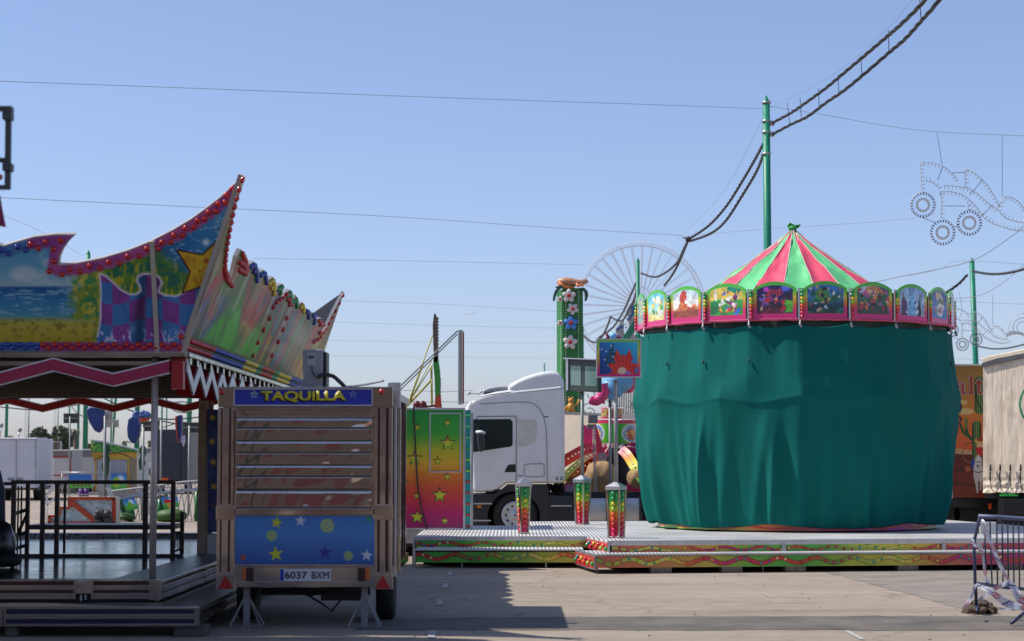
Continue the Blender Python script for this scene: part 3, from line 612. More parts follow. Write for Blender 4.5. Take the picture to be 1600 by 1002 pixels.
text_mesh('lettering', 'TAQUILLA', b_.z - a.z, yl, tr, (a.x, TY - .026, a.z), (1, 0, 0), (0, 0, 1), .006, .035, b_.x - a.x)
for side, (x0, x1, s1, s2) in {'l': (341, 366, (343.5, 348), (356, 361.5)), 'r': (586, 612, (589.5, 594), (602, 607.5))}.items():
    m = MB(); R(m, x0, x1, 637, 917, 0, .0, .06)
    for a_, b2 in (s1, s2):
        R(m, a_, b2, 638, 788, 1, .004, .01); R(m, a_, b2, 813, 894, 1, .004, .01)
    R(m, s1[1] + .6, s2[0] - .6, 638, 896, 0, .012, .02); R(m, x0 + .2, s1[0] - .6, 638, 896, 0, .012, .02); R(m, s2[1] + .6, x1 - .2, 638, 896, 0, .012, .02)
    m.build('corner_column', [chrome_b, darkred], tr, bevel=.003)
    m = MB(); R(m, x0 - 3, x1 + 2, 790, 812, 0, .02, .03); m.build('column_plate', chrome, tr, bevel=.004)
    m = MB(); R(m, x0 - 3, x1 + 2, 897, 921, 0, .024, .03); pl = m.build('reflector_plate', chrome, tr, bevel=.004)
    xc = (x0 + x1) / 2 - 1; m = MB(); m.prism([P(xc - 12, 920, TY - .026), P(xc + 12, 920, TY - .026), P(xc, 899, TY - .026)], (0, -.008, 0)); m.build('triangle_reflector', mat('red_reflector', (.45, .01, .01), .3, coat=.5, var=.2, scale=60), pl)
    m = MB(); c = P(347 if side == 'l' else 597, 612.5, TY - .012); m.lathe(c, [(.03, 0), (.032, .02), (.026, .035), (.01, .04)], 12, Vector((0, -1, 0))); m.build('marker_lamp', mat('red_lens', (.5, .008, .01), .15, coat=.8), tr)
m = MB(); R(m, 366, 586, 637, 641, 0, .008); R(m, 366, 586, 651, 653.5, 0, .012); R(m, 366, 370, 641, 797, 0, .012); R(m, 581, 586, 641, 797, 0, .012); R(m, 366, 586, 795, 804.5, 0, .02); R(m, 366, 586, 883, 885.5, 0, .012); m.build('shutter_frame', chrome, tr, bevel=.004)
# polished slats: convex profile swept across
sh = MB(); xL, xR = P(370, 700, TY).x, P(581, 700, TY).x
NS = 60
ys = [653.5, 669, 689, 707.5, 727, 744.5, 765, 795]; prof = []
for i in range(7):
    za, zb_ = P(0, ys[i], TY).z, P(0, ys[i + 1], TY).z
    outw = (i % 2 == 0)
    for k in range(9):
        t = k / 8; z = za + (zb_ - za) * t
        d = (min(1, t / .10) * .010 + .0022 * t + .0006 * (2 * t - 1) ** 2) if outw else (.006 + .0030 * t + .0010 * (2 * t - 1) ** 2)
        prof.append((d, z))
    if outw: prof.append((.0, zb_ - .0005)); prof.append((.0, zb_ - .009))
vs = []; fs = []; rsn = np.random.RandomState(3)
wob = rsn.rand(len(prof), 8)
for j, (d, z) in enumerate(prof):
    for k in range(NS + 1):
        x = xL + (xR - xL) * k / NS
        dd = d + .0012 * math.sin(k * .30 + j * .35) * (k / NS) ** 1.5 * 1.5 + .0003 * math.sin(k * .8 + j * .33)
        vs.append((x, TY - .004 - dd, z))
n1 = NS + 1
for j in range(len(prof) - 1):
    for k in range(NS): fs.append((j * n1 + k, (j + 1) * n1 + k, (j + 1) * n1 + k + 1, j * n1 + k + 1))
sh.add(vs, fs, True); shut = sh.build('shutter', mat('polished_slats', (.50, .46, .43), .05, 1, bump=.17, bscale=3.4, stretch=(.7, 1, 2.0), bdet=.5), tr)
m = MB(); R(m, 370, 581, 641, 651, 0, .004, .02); m.build('upper_sheet', warped, tr)
m = MB(); R(m, 474, 482, 788, 791, 0, .035, .02); m.build('shutter_handle', alu, shut)
blue = (58, 122, 190)
def art_lower(x, y):
    col = grad((y - 806) / 76, [(0, (62, 120, 185)), (.35, (66, 135, 200)), (1, (42, 88, 160))])
    for cx, cy, r, c, rot in [(432, 817, 10, (205, 205, 45), .2), (469.5, 814, 9.5, (205, 210, 215), .1), (431, 866, 12.5, (205, 205, 45), -.1), (508, 864, 12, (45, 50, 150), .0), (573, 868, 10, (205, 210, 215), .1), (380, 871, 6.5, (200, 75, 35), .4), (576, 811, 6.5, (60, 150, 90), .5)]:
        col = over(col, poly(x, y, starpts(cx, cy, r, r * .42, rot)), c)
    for cx, cy, R_, c in [(424.5, 837.5, 8.5, (190, 200, 60)), (511, 822, 11, (190, 205, 70)), (544, 869, 7.5, (175, 195, 65))]:
        th = np.arctan2(y - cy, x - cx); r = np.hypot(x - cx, y - cy); ph = (r / (R_ / 2.6) - th / (2 * math.pi)) % 1
        col = over(col, (1 - ss(.28, .38, abs(ph - .5))) * (1 - ss(R_ - .5, R_ + .5, r)), c)
    return col
board('lower_panel', [(367.5, 806.5), (585, 806.5), (585, 882), (367.5, 882)], fY(TY - .008), art_lower, glossart, tr, .8)
m = MB(); R(m, 366, 586, 804.5, 806.2, 0, .016); R(m, 341, 612, 886, 917, 0, .002, .04); R(m, 367, 585, 908, 917.5, 0, .016, .03); m.build('bumper', chrome, tr, bevel=.004)
m = MB(); R(m, 437.5, 517.5, 889, 908, 0, .022, .006); lp = m.build('licence_plate', mat('plate_white', (.62, .64, .66), .35), tr, bevel=.002)
m = MB(); R(m, 438.2, 443.6, 889.7, 907.3, 0, .026, .003); m.build('blue_band', mat('plate_blue', C8(25, 60, 160), .4), lp)
pk = mat('plate_black', (.01, .01, .012), .4)
for s, x0, x1 in [('6037', 445.5, 480), ('BXM', 487.5, 514.5)]:
    a = P(x0, 904.2, TY); b_ = P(x1, 893, TY); text_mesh('plate_characters', s, b_.z - a.z, pk, lp, (a.x, TY - .026, a.z), (1, 0, 0), (0, 0, 1), .003, 0.0 if s == 'BXM' else .008, b_.x - a.x)
orange = mat('amber_lens', (.55, .10, .015), .25, coat=.6); dkl = mat('dark_red_lens', (.03, .008, .008), .2, coat=.6)
for x0, x1, o_ in [(379, 397, 0), (559, 578, 1)]:
    m = MB(); 
    if o_: R(m, x0, x0 + 12, 887, 908, 1, .03, .03); R(m, x0 + 12, x1, 888, 906, 0, .034, .035)
    else: R(m, x0 + 6, x1, 887, 908, 1, .03, .03); R(m, x0, x0 + 6, 888, 906, 0, .034, .035)
    m.build('tail_lamp', [orange, dkl], tr, bevel=.006)
# post at right, wheels, chassis
m = MB(); R(m, 601, 621, 594.5, 636, 0, -.5, .12); R(m, 613, 616, 636, 905, 0, -.3, .05); R(m, 617.5, 621, 636, 900, 1, -.5, .06); m.build('side_post', [alu, chrome_b], tr, bevel=.006)
for xc in (-1, 1):
    cx = tx0 + .16 if xc < 0 else tx1 - .13
    m = MB(); m.mt(0).lathe((cx - .09, TY + 1.1, .30), [(.16, 0), (.27, 0), (.3, .03), (.3, .16), (.27, .19), (.16, .19)], 28, Vector((1, 0, 0))); wl = m.build('wheel', rubber, tr)
    m = MB(); m.lathe((cx - .07, TY + 1.1, .30), [(.05, 0), (.17, .01), (.18, .15), (.05, .15)], 20, Vector((1, 0, 0))); m.build('rim', steel, wl)
m = MB(); m.box(tx0 + .3, tx1 - .3, TY + 1.05, TY + 1.15, .26, .34); m.box(tx0 + .35, tx0 + .42, TY + .05, TY + 3.4, tzb - .0, tzb + .1); m.box(tx1 - .42, tx1 - .35, TY + .05, TY + 3.4, tzb, tzb + .1)
m.box(-2.0, -1.55, TY + .5, TY + .9, .24, tzb + .1); m.tube([(-2.5, TY + .4, .36), (-2.1, TY + .45, .3), (-1.7, TY + .42, .37)], .012, 5); m.tube([(-2.3, TY + .6, .38), (-2.0, TY + .62, .2), (-1.9, TY + .66, .12), (-1.75, TY + .64, .3)], .012, 5); m.build('chassis', blackp, tr)
for xj, lb in [(386, 0), (570, 1)]:
    c = P(xj, 900, TY + .18); m = MB(); m.box(c.x - .032, c.x + .032, TY + .15, TY + .21, .01, tzb); 
    for a_ in (-.16, .16):
        for by in (-.13, .13): m.bar((c.x, TY + .18, tzb - .08), (c.x + a_, TY + .18 + by, .012), .012)
    for by in (-.13, .13): m.bar((c.x - .16, TY + .18 + by, .012), (c.x + .16, TY + .18 + by, .012), .014)
    m.bar((c.x - .16, TY + .05, .012), (c.x - .16, TY + .31, .012), .014); m.bar((c.x + .16, TY + .05, .012), (c.x + .16, TY + .31, .012), .014)
    m.build('jack_stand', mat('grey_jack_steel', (.30, .31, .33), .4, .4, var=.2), tr)
# utility box and cable above
UY = TY + .5
ub = thing('utility_box', 'grey electrical cabinet with small meter window standing behind the ticket trailer header', 'electrical box', tuple(P(490, 606, UY)))
m = MB(); a = P(473, 546, UY); b_ = P(504, 612, UY); m.box(a.x, b_.x, UY, UY + .35, b_.z - .1, a.z); m.build('cabinet', mat('grey_enclosure', (.30, .31, .33), .5, var=.12), ub, bevel=.012)
m = MB(); a = P(505, 547, UY + .04); b_ = P(509.5, 605, UY); m.box(a.x, b_.x, UY + .04, UY + .34, b_.z - .08, a.z - .02); m.build('side_seal', blackp, ub, bevel=.01)
m = MB(); R(m, 480, 493, 552, 571, 0, .012, .02, UY); md = m.build('meter', mat('light_grey_plastic', (.40, .41, .42), .45), ub, bevel=.004)
m = MB(); R(m, 482, 491, 556, 560.5, 0, .018, .006, UY); m.build('meter_window', mat('lcd_window', (.08, .09, .06), .2), md)
m = MB(); R(m, 483, 497, 580, 603, 0, .012, .02, UY); m.build('junction_cover', mat('grey_enclosure2', (.26, .27, .29), .5, var=.1), ub, bevel=.004)
m = MB(); m.tube([P(487, 572, UY - .03), P(488, 581, UY - .04), P(492, 588, UY - .04), P(500, 592, UY - .04)], .006, 6); m.build('thin_lead', cable_m, ub)
def bez(pts, n=8):
    out = []; pts = [Vector(p) for p in pts]
    for i in range(len(pts) - 1):
        p0 = pts[max(i - 1, 0)]; p1 = pts[i]; p2 = pts[i + 1]; p3 = pts[min(i + 2, len(pts) - 1)]
        for k in range(n):
            t = k / n; out.append(.5 * ((2 * p1) + (p2 - p0) * t + (2 * p0 - 5 * p1 + 4 * p2 - p3) * t * t + (3 * p1 - p0 - 3 * p2 + p3) * t ** 3))
    return out + [pts[-1]]
m = MB(); m.tube(bez([P(497, 588, UY - .05), P(508, 586, UY - .05), P(520, 588, UY), P(530, 596, UY), P(540, 606, UY)]), .022, 8); tag(m.build('power_cable', cable_m, loc=tuple(P(515, 590, UY))), 'thick black power cable curving from the grey cabinet onto the trailer roof', 'cable')
m = MB(); m.tube(bez([P(540, 605, UY + .2), P(570, 601, UY + .2), P(600, 595, UY + .2)]), .012, 6); tag(m.build('thin_cable', steel, loc=tuple(P(570, 600, UY + .2))), 'thin grey lead lying along the roof edge of the ticket trailer', 'cable')

# ================================================================ gradient container beside the lorry
GY = 34.5
gc = thing('generator_container', 'container painted green to magenta with yellow stars and a black cable, left of the lorry', 'container', (P(660, 830, GY).x, GY + 1, 0))
def art_cont(x, y):
    col = grad((y - 640) / 186, [(0, (35, 150, 60)), (.2, (60, 160, 50)), (.33, (170, 175, 40)), (.45, (215, 165, 45)), (.6, (205, 100, 40)), (.75, (200, 55, 60)), (.88, (175, 25, 95)), (1, (150, 20, 95))])
    for cx, cy, r in [(699.5, 693, 11.5), (648, 717, 11.5), (687, 774, 11.5), (652, 808, 11.5), (627.5, 757, 10.5), (699, 661, 6), (652, 668, 6), (684, 721, 6.5), (699, 745, 6), (651, 775, 5), (695, 814, 6), (627, 812, 5), (623, 663, 9), (604, 700, 9), (606, 790, 8)]:
        s2 = starpts(cx, cy, r, r * .42); col = over(col, poly(x, y, starpts(cx - .3, cy - .6, r * 1.16, r * .5)), (25, 40, 15))
        sc = grad((y - cy + r) / (2 * r), [(0, (170, 40, 50)), (.3, (200, 180, 60)), (.6, (190, 200, 50)), (1, (70, 150, 50))]); col = over(col, poly(x, y, s2), sc)
    return col
board('painted_side', [(560, 640), (724, 640), (724, 825.5), (560, 825.5)], fY(GY - .004), art_cont, glossart, gc, .8)
a = P(560, 638, GY); b_ = P(726, 828, GY)
m = MB(); m.box(a.x, b_.x, GY + .004, GY + 2.3, b_.z, a.z - .01); m.build('shell', alu, gc)
m = MB()
for (x0, x1, y0, y1) in [(560, 727, 637.5, 640.5), (560, 727, 825, 828.5), (724, 727, 640.5, 825)]: R(m, x0, x1, y0, y1, 0, .02, .05, GY)
m.build('edge_frame', alu, gc, bevel=.006)
m = MB()
for (x0, x1, y0, y1) in [(671, 720.5, 645, 647), (671, 720.5, 736.5, 738.5), (671, 673, 647, 736.5), (718.5, 720.5, 647, 736.5)]: R(m, x0, x1, y0, y1, 0, .02, .02, GY)
m.build('hatch_frame', alu, gc, bevel=.004)
m = MB(); m.tube(bez([P(647, 634, GY - .1), P(646.5, 650, GY - .05), P(649, 700, GY - .05), P(653, 760, GY - .05), P(660, 800, GY - .05), P(667, 827, GY - .06)]), .016, 6); m.build('hanging_cable', cable_m, gc)
m = MB(); R(m, 727.5, 735, 641, 826, 0, .02, .12, GY); st_ = m.build('light_strip', mat('teal_strip', C8(35, 140, 135), .4, var=.15, scale=8), gc)
for i in range(11):
    y = 650 + i * 17.2; k = 'green' if i < 4 else ('lime' if i < 6 else ('red' if i < 8 else 'red'))
    for x in (729.6, 733): bulb(st_, P(x, y, GY - .02), (0, -1, 0), .024, k)
m = MB(); R(m, 736, 739, 645, 830, 0, .0, .05, GY); m.build('strip_edge', steel, gc)
m = MB(); m.mt(0).box(P(540, 0 + 832, GY).x, P(730, 832, GY).x, GY + .0, GY + 2.2, P(0, 849, GY).z, P(0, 829, GY).z); m.mt(1).box(P(540, 832, GY).x, P(728, 832, GY).x, GY + .1, GY + 2.1, P(0, 855, GY).z, P(0, 849, GY).z - .002); m.build('flatbed', [steel, blackp], gc)
m = MB(); 
for xc in (600, 640, 700): c = P(xc, 852, GY + .4); m.lathe((c.x, GY + .5, .17), [(.1, 0), (.17, .01), (.17, .17), (.1, .18)], 18, Vector((0, 1, 0)))
m.build('wheels', rubber, gc)
# folded sign gear on top of the container
fg = thing('folded_ride_sign', 'tall ride sign seen edge-on with yellow braces above the green container', 'ride sign', tuple(P(682, 637, GY + 1)))
GY2 = GY + 1
m = MB(); m.prism(pxs([(676, 508), (678, 492), (680, 489), (682, 495), (684, 560), (683, 566), (678, 566)], GY2), (0, .25, 0)); m.build('upper_board', mat('brown_board', (.16, .11, .08), .5, var=.5, scale=14), fg)
m = MB(); m.prism(pxs([(677, 558), (684, 557), (687, 580), (688, 600), (686, 618), (680, 620), (679, 590), (677, 570)], GY2), (0, .3, 0)); m.build('curved_board', mat('green_board', C8(70, 150, 60), .4, var=.2), fg)
m = MB(); m.prism(pxs([(680, 620), (688, 617), (689, 630), (690, 637), (679, 637)], GY2), (0, .3, 0)); m.build('board_foot', mat('orange_red', C8(190, 70, 35), .4, var=.3), fg)
m = MB(); rr = random.Random(2)
for i in range(26): 
    y = 498 + i * 5; x = 683.3 + (2 if y > 575 else 0) + (1.6 if y > 590 else 0); c = P(x, y, GY2 + .1); m.ell(c, (.03, .05, .03), 6, 4)
o = m.build('edge_bulbs', mat('amber_glass', (.25, .18, .10), .25), fg); 
yel = mat('yellow_tube', C8(175, 165, 70), .45, var=.15)
m = MB()
for (a_, b2, r) in [((676, 524), (641, 622), .012), ((678, 556), (640, 628), .01), ((676, 570), (645, 620), .01), ((674, 594), (637, 634), .02), ((674, 572), (675, 636), .02), ((662, 568), (640, 628), .01), ((634, 636), (642, 622), .03)]: m.tube([P(*a_, GY2 - .1), P(*b2, GY2 - .3)], r, 6)
m.build('yellow_brace', yel, fg)
m = MB(); m.lathe(P(652, 633, GY2 - .4), [(.02, 0), (.06, 0), (.075, .1), (.03, .12)], 12, Vector((0, -1, 0))); m.lathe(P(661, 633, GY2 - .4), [(.02, 0), (.06, 0), (.075, .1), (.03, .12)], 12, Vector((0, -1, 0))); m.tube([P(664, 636, GY2 - .4), P(680, 634, GY2 - .4)], .02, 6); m.build('red_motor', mat('dark_red_paint', (.12, .01, .015), .4, var=.4, scale=40), fg)
gp0 = mat('grey_stay', (.22, .23, .24), .45, .4)
ps = thing('light_pole_sign', 'narrow upright strip of bulbs with double grey stay bar above the container', 'ride sign', tuple(P(720, 637, GY + .4)))
m = MB(); R(m, 716, 718.5, 516, 632, 0, 0, .1, GY + .4); R(m, 717.5, 723, 515, 632, 1, -.12, .15, GY + .4); R(m, 723.2, 724.6, 518, 630, 2, -.15, .08, GY + .4); m.build('strip', [alu, mat('worn_white', (.60, .56, .48), .5, var=.35, scale=20), mat('green_red_edge', (.35, .02, .05), .4)], ps)
m = MB(); m.tube([P(715, 517, GY + .3), P(622, 607, GY + .3)], .014, 6); m.tube([P(715, 522, GY + .3), P(622, 613, GY + .3)], .011, 6); m.build('stay_bar', gp0, ps)
m = MB()
for i in range(24): m.ell(P(720.5, 520 + i * 4.7, GY + .48), (.022, .03, .022), 6, 4)
m.build('strip_bulbs', mat('clear_bulb', (.5, .45, .38), .2), ps)

# ================================================================ lorry
LY = 42.55
lo = thing('lorry', 'white lorry tractor cab with roof deflector parked behind the platform, facing left', 'lorry', (P(800, 800, LY).x, LY + 1.2, 0))
cab = [(738, 769), (770, 769), (779, 765), (792, 755), (882.5, 755), (882.5, 645), (882, 625), (881, 601), (806, 609), (797, 609), (775, 612), (757, 616.5), (743, 622), (733, 629), (727, 638), (725.5, 650), (729, 670), (734, 700), (736, 735)]
m = MB(); m.prism(pxs(cab, LY), (0, 2.35, 0)); m.build('cab', whitep, lo, bevel=.09, bseg=4)
dfl = [(881.5, 603), (880.5, 594), (876.5, 586), (871, 581), (862, 579.5), (850, 580.5), (836, 583.5), (822, 588), (808, 594), (795, 601), (792, 607), (799, 619), (881.5, 612)]
m = MB(); m.prism(pxs(dfl, LY + .03), (0, 2.28, 0)); m.build('roof_deflector', whitep, lo, bevel=.12, bseg=5)
m = MB(); m.prism(pxs([(752, 611.5), (763, 606), (779, 603.5), (793, 603), (797, 605), (795, 611), (757, 616)], LY + .35), (0, 1.5, 0)); m.build('roof_hatch', mat('hatch_grey', (.42, .43, .43), .4), lo, bevel=.03)
m = MB(); m.prism(pxs([(756, 614), (796, 608.5), (797, 613), (757, 618.6)], LY + .25), (0, 1.4, 0)); m.build('hatch_seal', blackp, lo)
m = MB()
for y, X0 in [(615, 731), (613, 750)]:
    c = P(X0, y, LY + .6); m.lathe(c, [(.055, 0), (.03, .05), (.014, .1), (.014, .28)], 10, Vector((1, 0, -.05)))
m.build('air_horn', steel, lo)
dkg = mat('panel_gap', (.03, .03, .032), .6); L2 = LY - .006
def line(m, pts, w=.012, Y=None): 
    Y = Y or L2
    for a_, b2 in zip(pts[:-1], pts[1:]): m.bar(P(*a_, Y), P(*b2, Y), w, .008, Vector((0, 1, 0)))
m = MB(); line(m, [(744, 655), (746, 651), (806.5, 650.5), (806.5, 755)]); line(m, [(806.5, 755), (806.5, 755)]) if False else None
line(m, [(750, 631.5), (800, 628.5), (822, 628.5), (834, 631), (842, 638), (849, 650), (853, 668), (854.5, 700), (855, 755)], .009); line(m, [(732, 636), (738, 627), (749, 621), (765, 617), (797, 613)], .014); line(m, [(849, 651.5), (857, 651.5)], .02); line(m, [(806, 614), (882, 606.5)], .01)
hat = [(820, 727), (822, 725.5), (848, 724.5), (850, 727), (850.5, 742), (848, 745), (822, 745), (819, 742), (819, 729), (820, 727)]; line(m, hat, .008)
line(m, [(737.5, 707), (738, 768)], .012); m.build('panel_lines', dkg, lo)
glass = mat('dark_window', (.006, .022, .022), .06, 0, coat=.5)
m = MB(); m.prism(pxs([(737.5, 655.5), (797, 655), (801, 659), (801, 695), (798, 698), (738, 707)], L2), (0, .02, 0)); m.build('side_window', glass, lo)
m = MB(); m.prism(pxs([(808.5, 655.5), (834, 655.5), (838.5, 659), (838.5, 682), (834, 691), (822, 696.5), (809, 698)], L2), (0, .02, 0)); m.build('rear_window_blind', mat('cream_blind', (.60, .575, .51), .55, var=.15, scale=3), lo)
m = MB(); m.prism(pxs([(788, 738), (793, 727.5), (796, 726), (805.5, 725.5), (805.5, 738)], L2), (0, .02, 0)); m.build('door_handle', blackp, lo, bevel=.005)
m = MB(); a = P(751, 690, LY - .25)
m.prism(pxs([(746, 676), (757, 678), (758.5, 690), (757, 704), (750, 707), (747, 700), (745.5, 686)], LY - .3), (0, .14, 0)); mr = m.build('mirror', mat('dark_plastic', (.03, .032, .036), .4), lo, bevel=.03)
m = MB(); m.tube([P(745, 675, LY - .1), P(751, 675, LY - .25), P(758, 677, LY - .22)], .035, 8); m.build('mirror_arm', whitep, mr)
skirtm = mat('black_cab_plastic', (.022, .023, .027), .45, var=.2, scale=3)
arch = [(803 + 41 * math.cos(t), 808 - 40 * math.sin(t)) for t in np.linspace(-.35, math.pi + .35, 20)]
m = MB(); sk = [(735, 772), (771, 771.5), (781, 767), (793, 757), (855, 757), (857, 766), (858, 820), (852, 827), (846, 827)] + [p for p in arch if p[1] < 822] + [(762, 827), (737, 826)]
m.prism(pxs(sk, LY - .01), (0, .5, 0)); m.prism(pxs([(735, 772), (771, 771.5), (775, 826), (737, 826)], LY + .5), (0, 1.4, 0)); m.build('lower_skirt', skirtm, lo, bevel=.02)
m = MB(); a = P(758, 766, LY); b_ = P(852, 822, LY); m.box(a.x, b_.x, LY + .5, LY + .6, .25, a.z); m.box(a.x, b_.x, LY + .02, LY + .5, P(0, 765, LY).z - .03, P(0, 765, LY).z); m.build('wheel_well', skirtm, lo)
m = MB(); m.prism(pxs([(851, 776), (857, 774), (893, 776), (897, 780), (898, 820), (895, 826), (853, 825)], LY - .02), (0, .55, 0)); m.build('battery_box', skirtm, lo, bevel=.03)
m = MB()
for (x0, x1, y) in [(740, 769, 787), (739, 767, 813.5), (861, 893, 790.5), (861, 893, 815)]: R(m, x0, x1, y - 1, y + 1.2, 0, .03, .02, LY - .02)
m.build('step_strip', alu, lo)
m = MB(); R(m, 745.5, 752, 790, 793.5, 0, .02, .02, LY - .02); m.build('indicator', mat('indicator_amber', (.8, .22, .02), .3), lo)
def truckwheel(parent, cx, cy, Y, R_=.5):
    c = P(cx, cy, Y); c.z = R_; m = MB(); m.lathe(c, [(.30, .06), (.36, .0), (.47, .0), (.5, .04), (.5, .26), (.47, .3), (.3, .3)], 40, Vector((0, 1, 0))); wl = m.build('wheel', rubber, parent)
    m = MB(); m.lathe(c, [(.02, -.03), (.07, -.03), (.09, .0), (.2, .02), (.25, -.01), (.30, -.005), (.31, .03)], 32, Vector((0, 1, 0)), caps=False); m.build('rim', mat('rim_paint', (.55, .55, .56), .4, .3), wl)
    m = MB()
    for k in range(10): t = k * math.pi / 5; m.lathe(c + Vector((.205 * math.cos(t), .015, .205 * math.sin(t))), [(.026, 0), (.026, .012)], 8, Vector((0, -1, 0)))
    m.build('wheel_nuts', dkg, wl)
m = MB()
for y in (746, 749):
    for x0, x1 in ((868, 872), (875, 880)): R(m, x0, x1, y, y + 1.3, 0, .012, .008, LY)
for x in (810, 812.5, 815): R(m, x, x + 1.6, 743, 744.6, 0, .012, .008, LY)
m.build('small_print', dkg, lo)
truckwheel(lo, 805, 806, LY + .08)
m = MB(); a = P(900, 779, LY + .1); b_ = P(1000, 819, LY + .1); zc = (a.z + b_.z) / 2; r = (a.z - b_.z) / 2
for x0, x1 in [(899, 951), (970, 1001)]:
    xa, xb = P(x0, 800, LY).x, P(x1, 800, LY).x; pr = [(xa, zc)]; pts = []
    for k in range(24):
        t = 2 * math.pi * k / 24; pts.append(Vector((xa, LY + .4 + .35 * np.sign(math.cos(t)) * abs(math.cos(t)) ** .5, zc + r * np.sign(math.sin(t)) * abs(math.sin(t)) ** .5)))
    m.prism(pts, (xb - xa, 0, 0))
tk = m.build('fuel_tank', mat('tank_aluminium', (.56, .57, .58), .4, .75, var=.12, scale=5), lo, bevel=.03, bseg=3)
m = MB()
for x in (904, 947, 953, 974, 999): xa = P(x, 800, LY).x; m.box(xa, xa + .05, LY + .02, LY + .8, zc - r - .01, zc + r + .02)
m.box(P(880, 0 + 800, LY).x, P(1090, 800, LY).x, LY + .7, LY + .9, .6, 1.0); m.build('tank_strap', skirtm, lo)
m = MB(); rr = random.Random(5)
for i in range(40):
    c = P(rr.uniform(856, 880), rr.uniform(757, 776), LY + .6 + rr.random() * .3); m.ell(c, (.05, .04, .04), 6, 4)
for i in range(6): m.tube(bez([P(858 + i * 4, 775, LY + .8), P(860 + i * 4, 760 - i, LY + .7), P(866 + i * 3, 770, LY + .8)]), .02, 6)
m.build('hoses', blackp, lo)
truckwheel(lo, 1040, 806, LY + .1)

# ================================================================ platforms with wave-painted fascias
ribm = bpy.data.materials.new('ribbed_aluminium_deck'); ribm.use_nodes = True
t = ribm.node_tree; b0 = t.nodes['Principled BSDF']; tc = t.nodes.new('ShaderNodeTexCoord'); mp = t.nodes.new('ShaderNodeMapping'); mp.inputs['Rotation'].default_value = (0, 0, 0); wv = t.nodes.new('ShaderNodeTexWave'); wv.inputs['Scale'].default_value = 5.2; wv.inputs['Distortion'].default_value = .0
t.links.new(tc.outputs['Object'], mp.inputs[0]); t.links.new(mp.outputs[0], wv.inputs['Vector']); rp = t.nodes.new('ShaderNodeValToRGB'); rp.color_ramp.elements[0].color = (.34, .335, .33, 1); rp.color_ramp.elements[0].position = .25; rp.color_ramp.elements[1].color = (.80, .79, .77, 1); rp.color_ramp.elements[1].position = .5
t.links.new(wv.outputs[0], rp.inputs[0]); nz = t.nodes.new('ShaderNodeTexNoise'); nz.inputs['Scale'].default_value = 1.2; nz.inputs['Detail'].default_value = 6; t.links.new(tc.outputs['Object'], nz.inputs['Vector'])
r2 = t.nodes.new('ShaderNodeMapRange'); r2.inputs[1].default_value = .3; r2.inputs[2].default_value = .7; r2.inputs[3].default_value = .75; r2.inputs[4].default_value = 1.1; t.links.new(nz.outputs[0], r2.inputs[0]); sm = t.nodes.new('ShaderNodeVectorMath'); sm.operation = 'SCALE'; t.links.new(rp.outputs[0], sm.inputs[0]); t.links.new(r2.outputs[0], sm.inputs['Scale']); t.links.new(sm.outputs[0], b0.inputs['Base Color'])
b0.inputs['Metallic'].default_value = .15; b0.inputs['Roughness'].default_value = .42
bp_ = t.nodes.new('ShaderNodeBump'); bp_.inputs['Strength'].default_value = .5; bp_.inputs['Distance'].default_value = .03; t.links.new(wv.outputs[0], bp_.inputs['Height']); t.links.new(bp_.outputs[0], b0.inputs['Normal'])
PAL = [(45, 165, 140), (60, 150, 60), (185, 190, 60), (205, 200, 80), (215, 110, 40), (215, 70, 35), (205, 50, 60), (200, 40, 100)]
def fascia(parent, P0, dirv, length, z0, z1, shift, bgstops, ph=0.0, per=1.62, nb=0):
    """wave-painted strip from P0 along dirv; bgstops over 0..length"""
    P0 = Vector(P0); d = Vector(dirv).normalized(); n = Vector((d.y, -d.x, 0)); H = z1 - z0
    PX = 88.0
    def f3(x, y): return np.array(P0)[None] + np.outer(x / PX, d) + np.outer(z1 - y / PX - 0 * x, (0, 0, 1)) - np.array([0, 0, P0.z])
    Hh = H * PX; amp = Hh * .21; lam = .58 * PX
    def wy(x): return Hh * .5 - amp * np.sin(2 * math.pi * (x / lam) + ph)
    def art(x, y):
        col = grad(x / PX, bgstops); dd = abs(y - wy(x)) / np.sqrt(1 + (2 * math.pi / lam * amp * np.cos(2 * math.pi * x / lam + ph)) ** 2)
        seg = x / PX * 1.05 + shift; kk = seg % 4
        rib = grad(kk, [(0, (200, 45, 110)), (.7, (200, 55, 60)), (1.4, (200, 75, 45)), (1.9, (110, 140, 60)), (2.3, (175, 185, 70)), (2.8, (215, 205, 90)), (3.2, (225, 200, 80)), (3.6, (210, 90, 60)), (4, (200, 45, 110))])
        col = over(col, 1 - ss(Hh * .185, Hh * .215, dd), (70, 70, 25)); col = over(col, 1 - ss(Hh * .145, Hh * .165, dd), rib)
        # flat printed bulb rings under the raised ones
        return col
    L = length
    o = board('wave_panel', [(0, 0), (L * PX, 0), (L * PX, Hh), (0, Hh)], f3, art, glossart, parent, 1.1, .55, back=-n * .03)
    cyc = ['teal', 'teal', 'pink', 'teal', 'purple', 'cream', 'cream', 'orange', 'red', 'red', 'orange', 'red', 'pink', 'red', 'pink', 'teal', 'lime', 'teal', 'green', 'cream', 'lime', 'yellow', 'orange', 'orange', 'red', 'yellow', 'orange', 'pink']
    x = .12; i = int(shift * 6)
    cnt = 0
    while x < L - .06 and cnt < nb:
        y = float(wy(np.array([x * PX]))[0]); bulb(o, P0 - Vector((0, 0, P0.z)) + d * x + Vector((0, 0, z1 - y / PX)) + n * .003, n, .021, cyc[i % len(cyc)]); x += .128; i += 1; cnt += 1
    return o
gA = [(0, (70, 170, 60)), (1.2, (100, 180, 55)), (2.0, (165, 180, 60)), (2.8, (205, 195, 75)), (3.4, (210, 160, 75)), (4.6, (205, 105, 75)), (6, (200, 90, 80))]
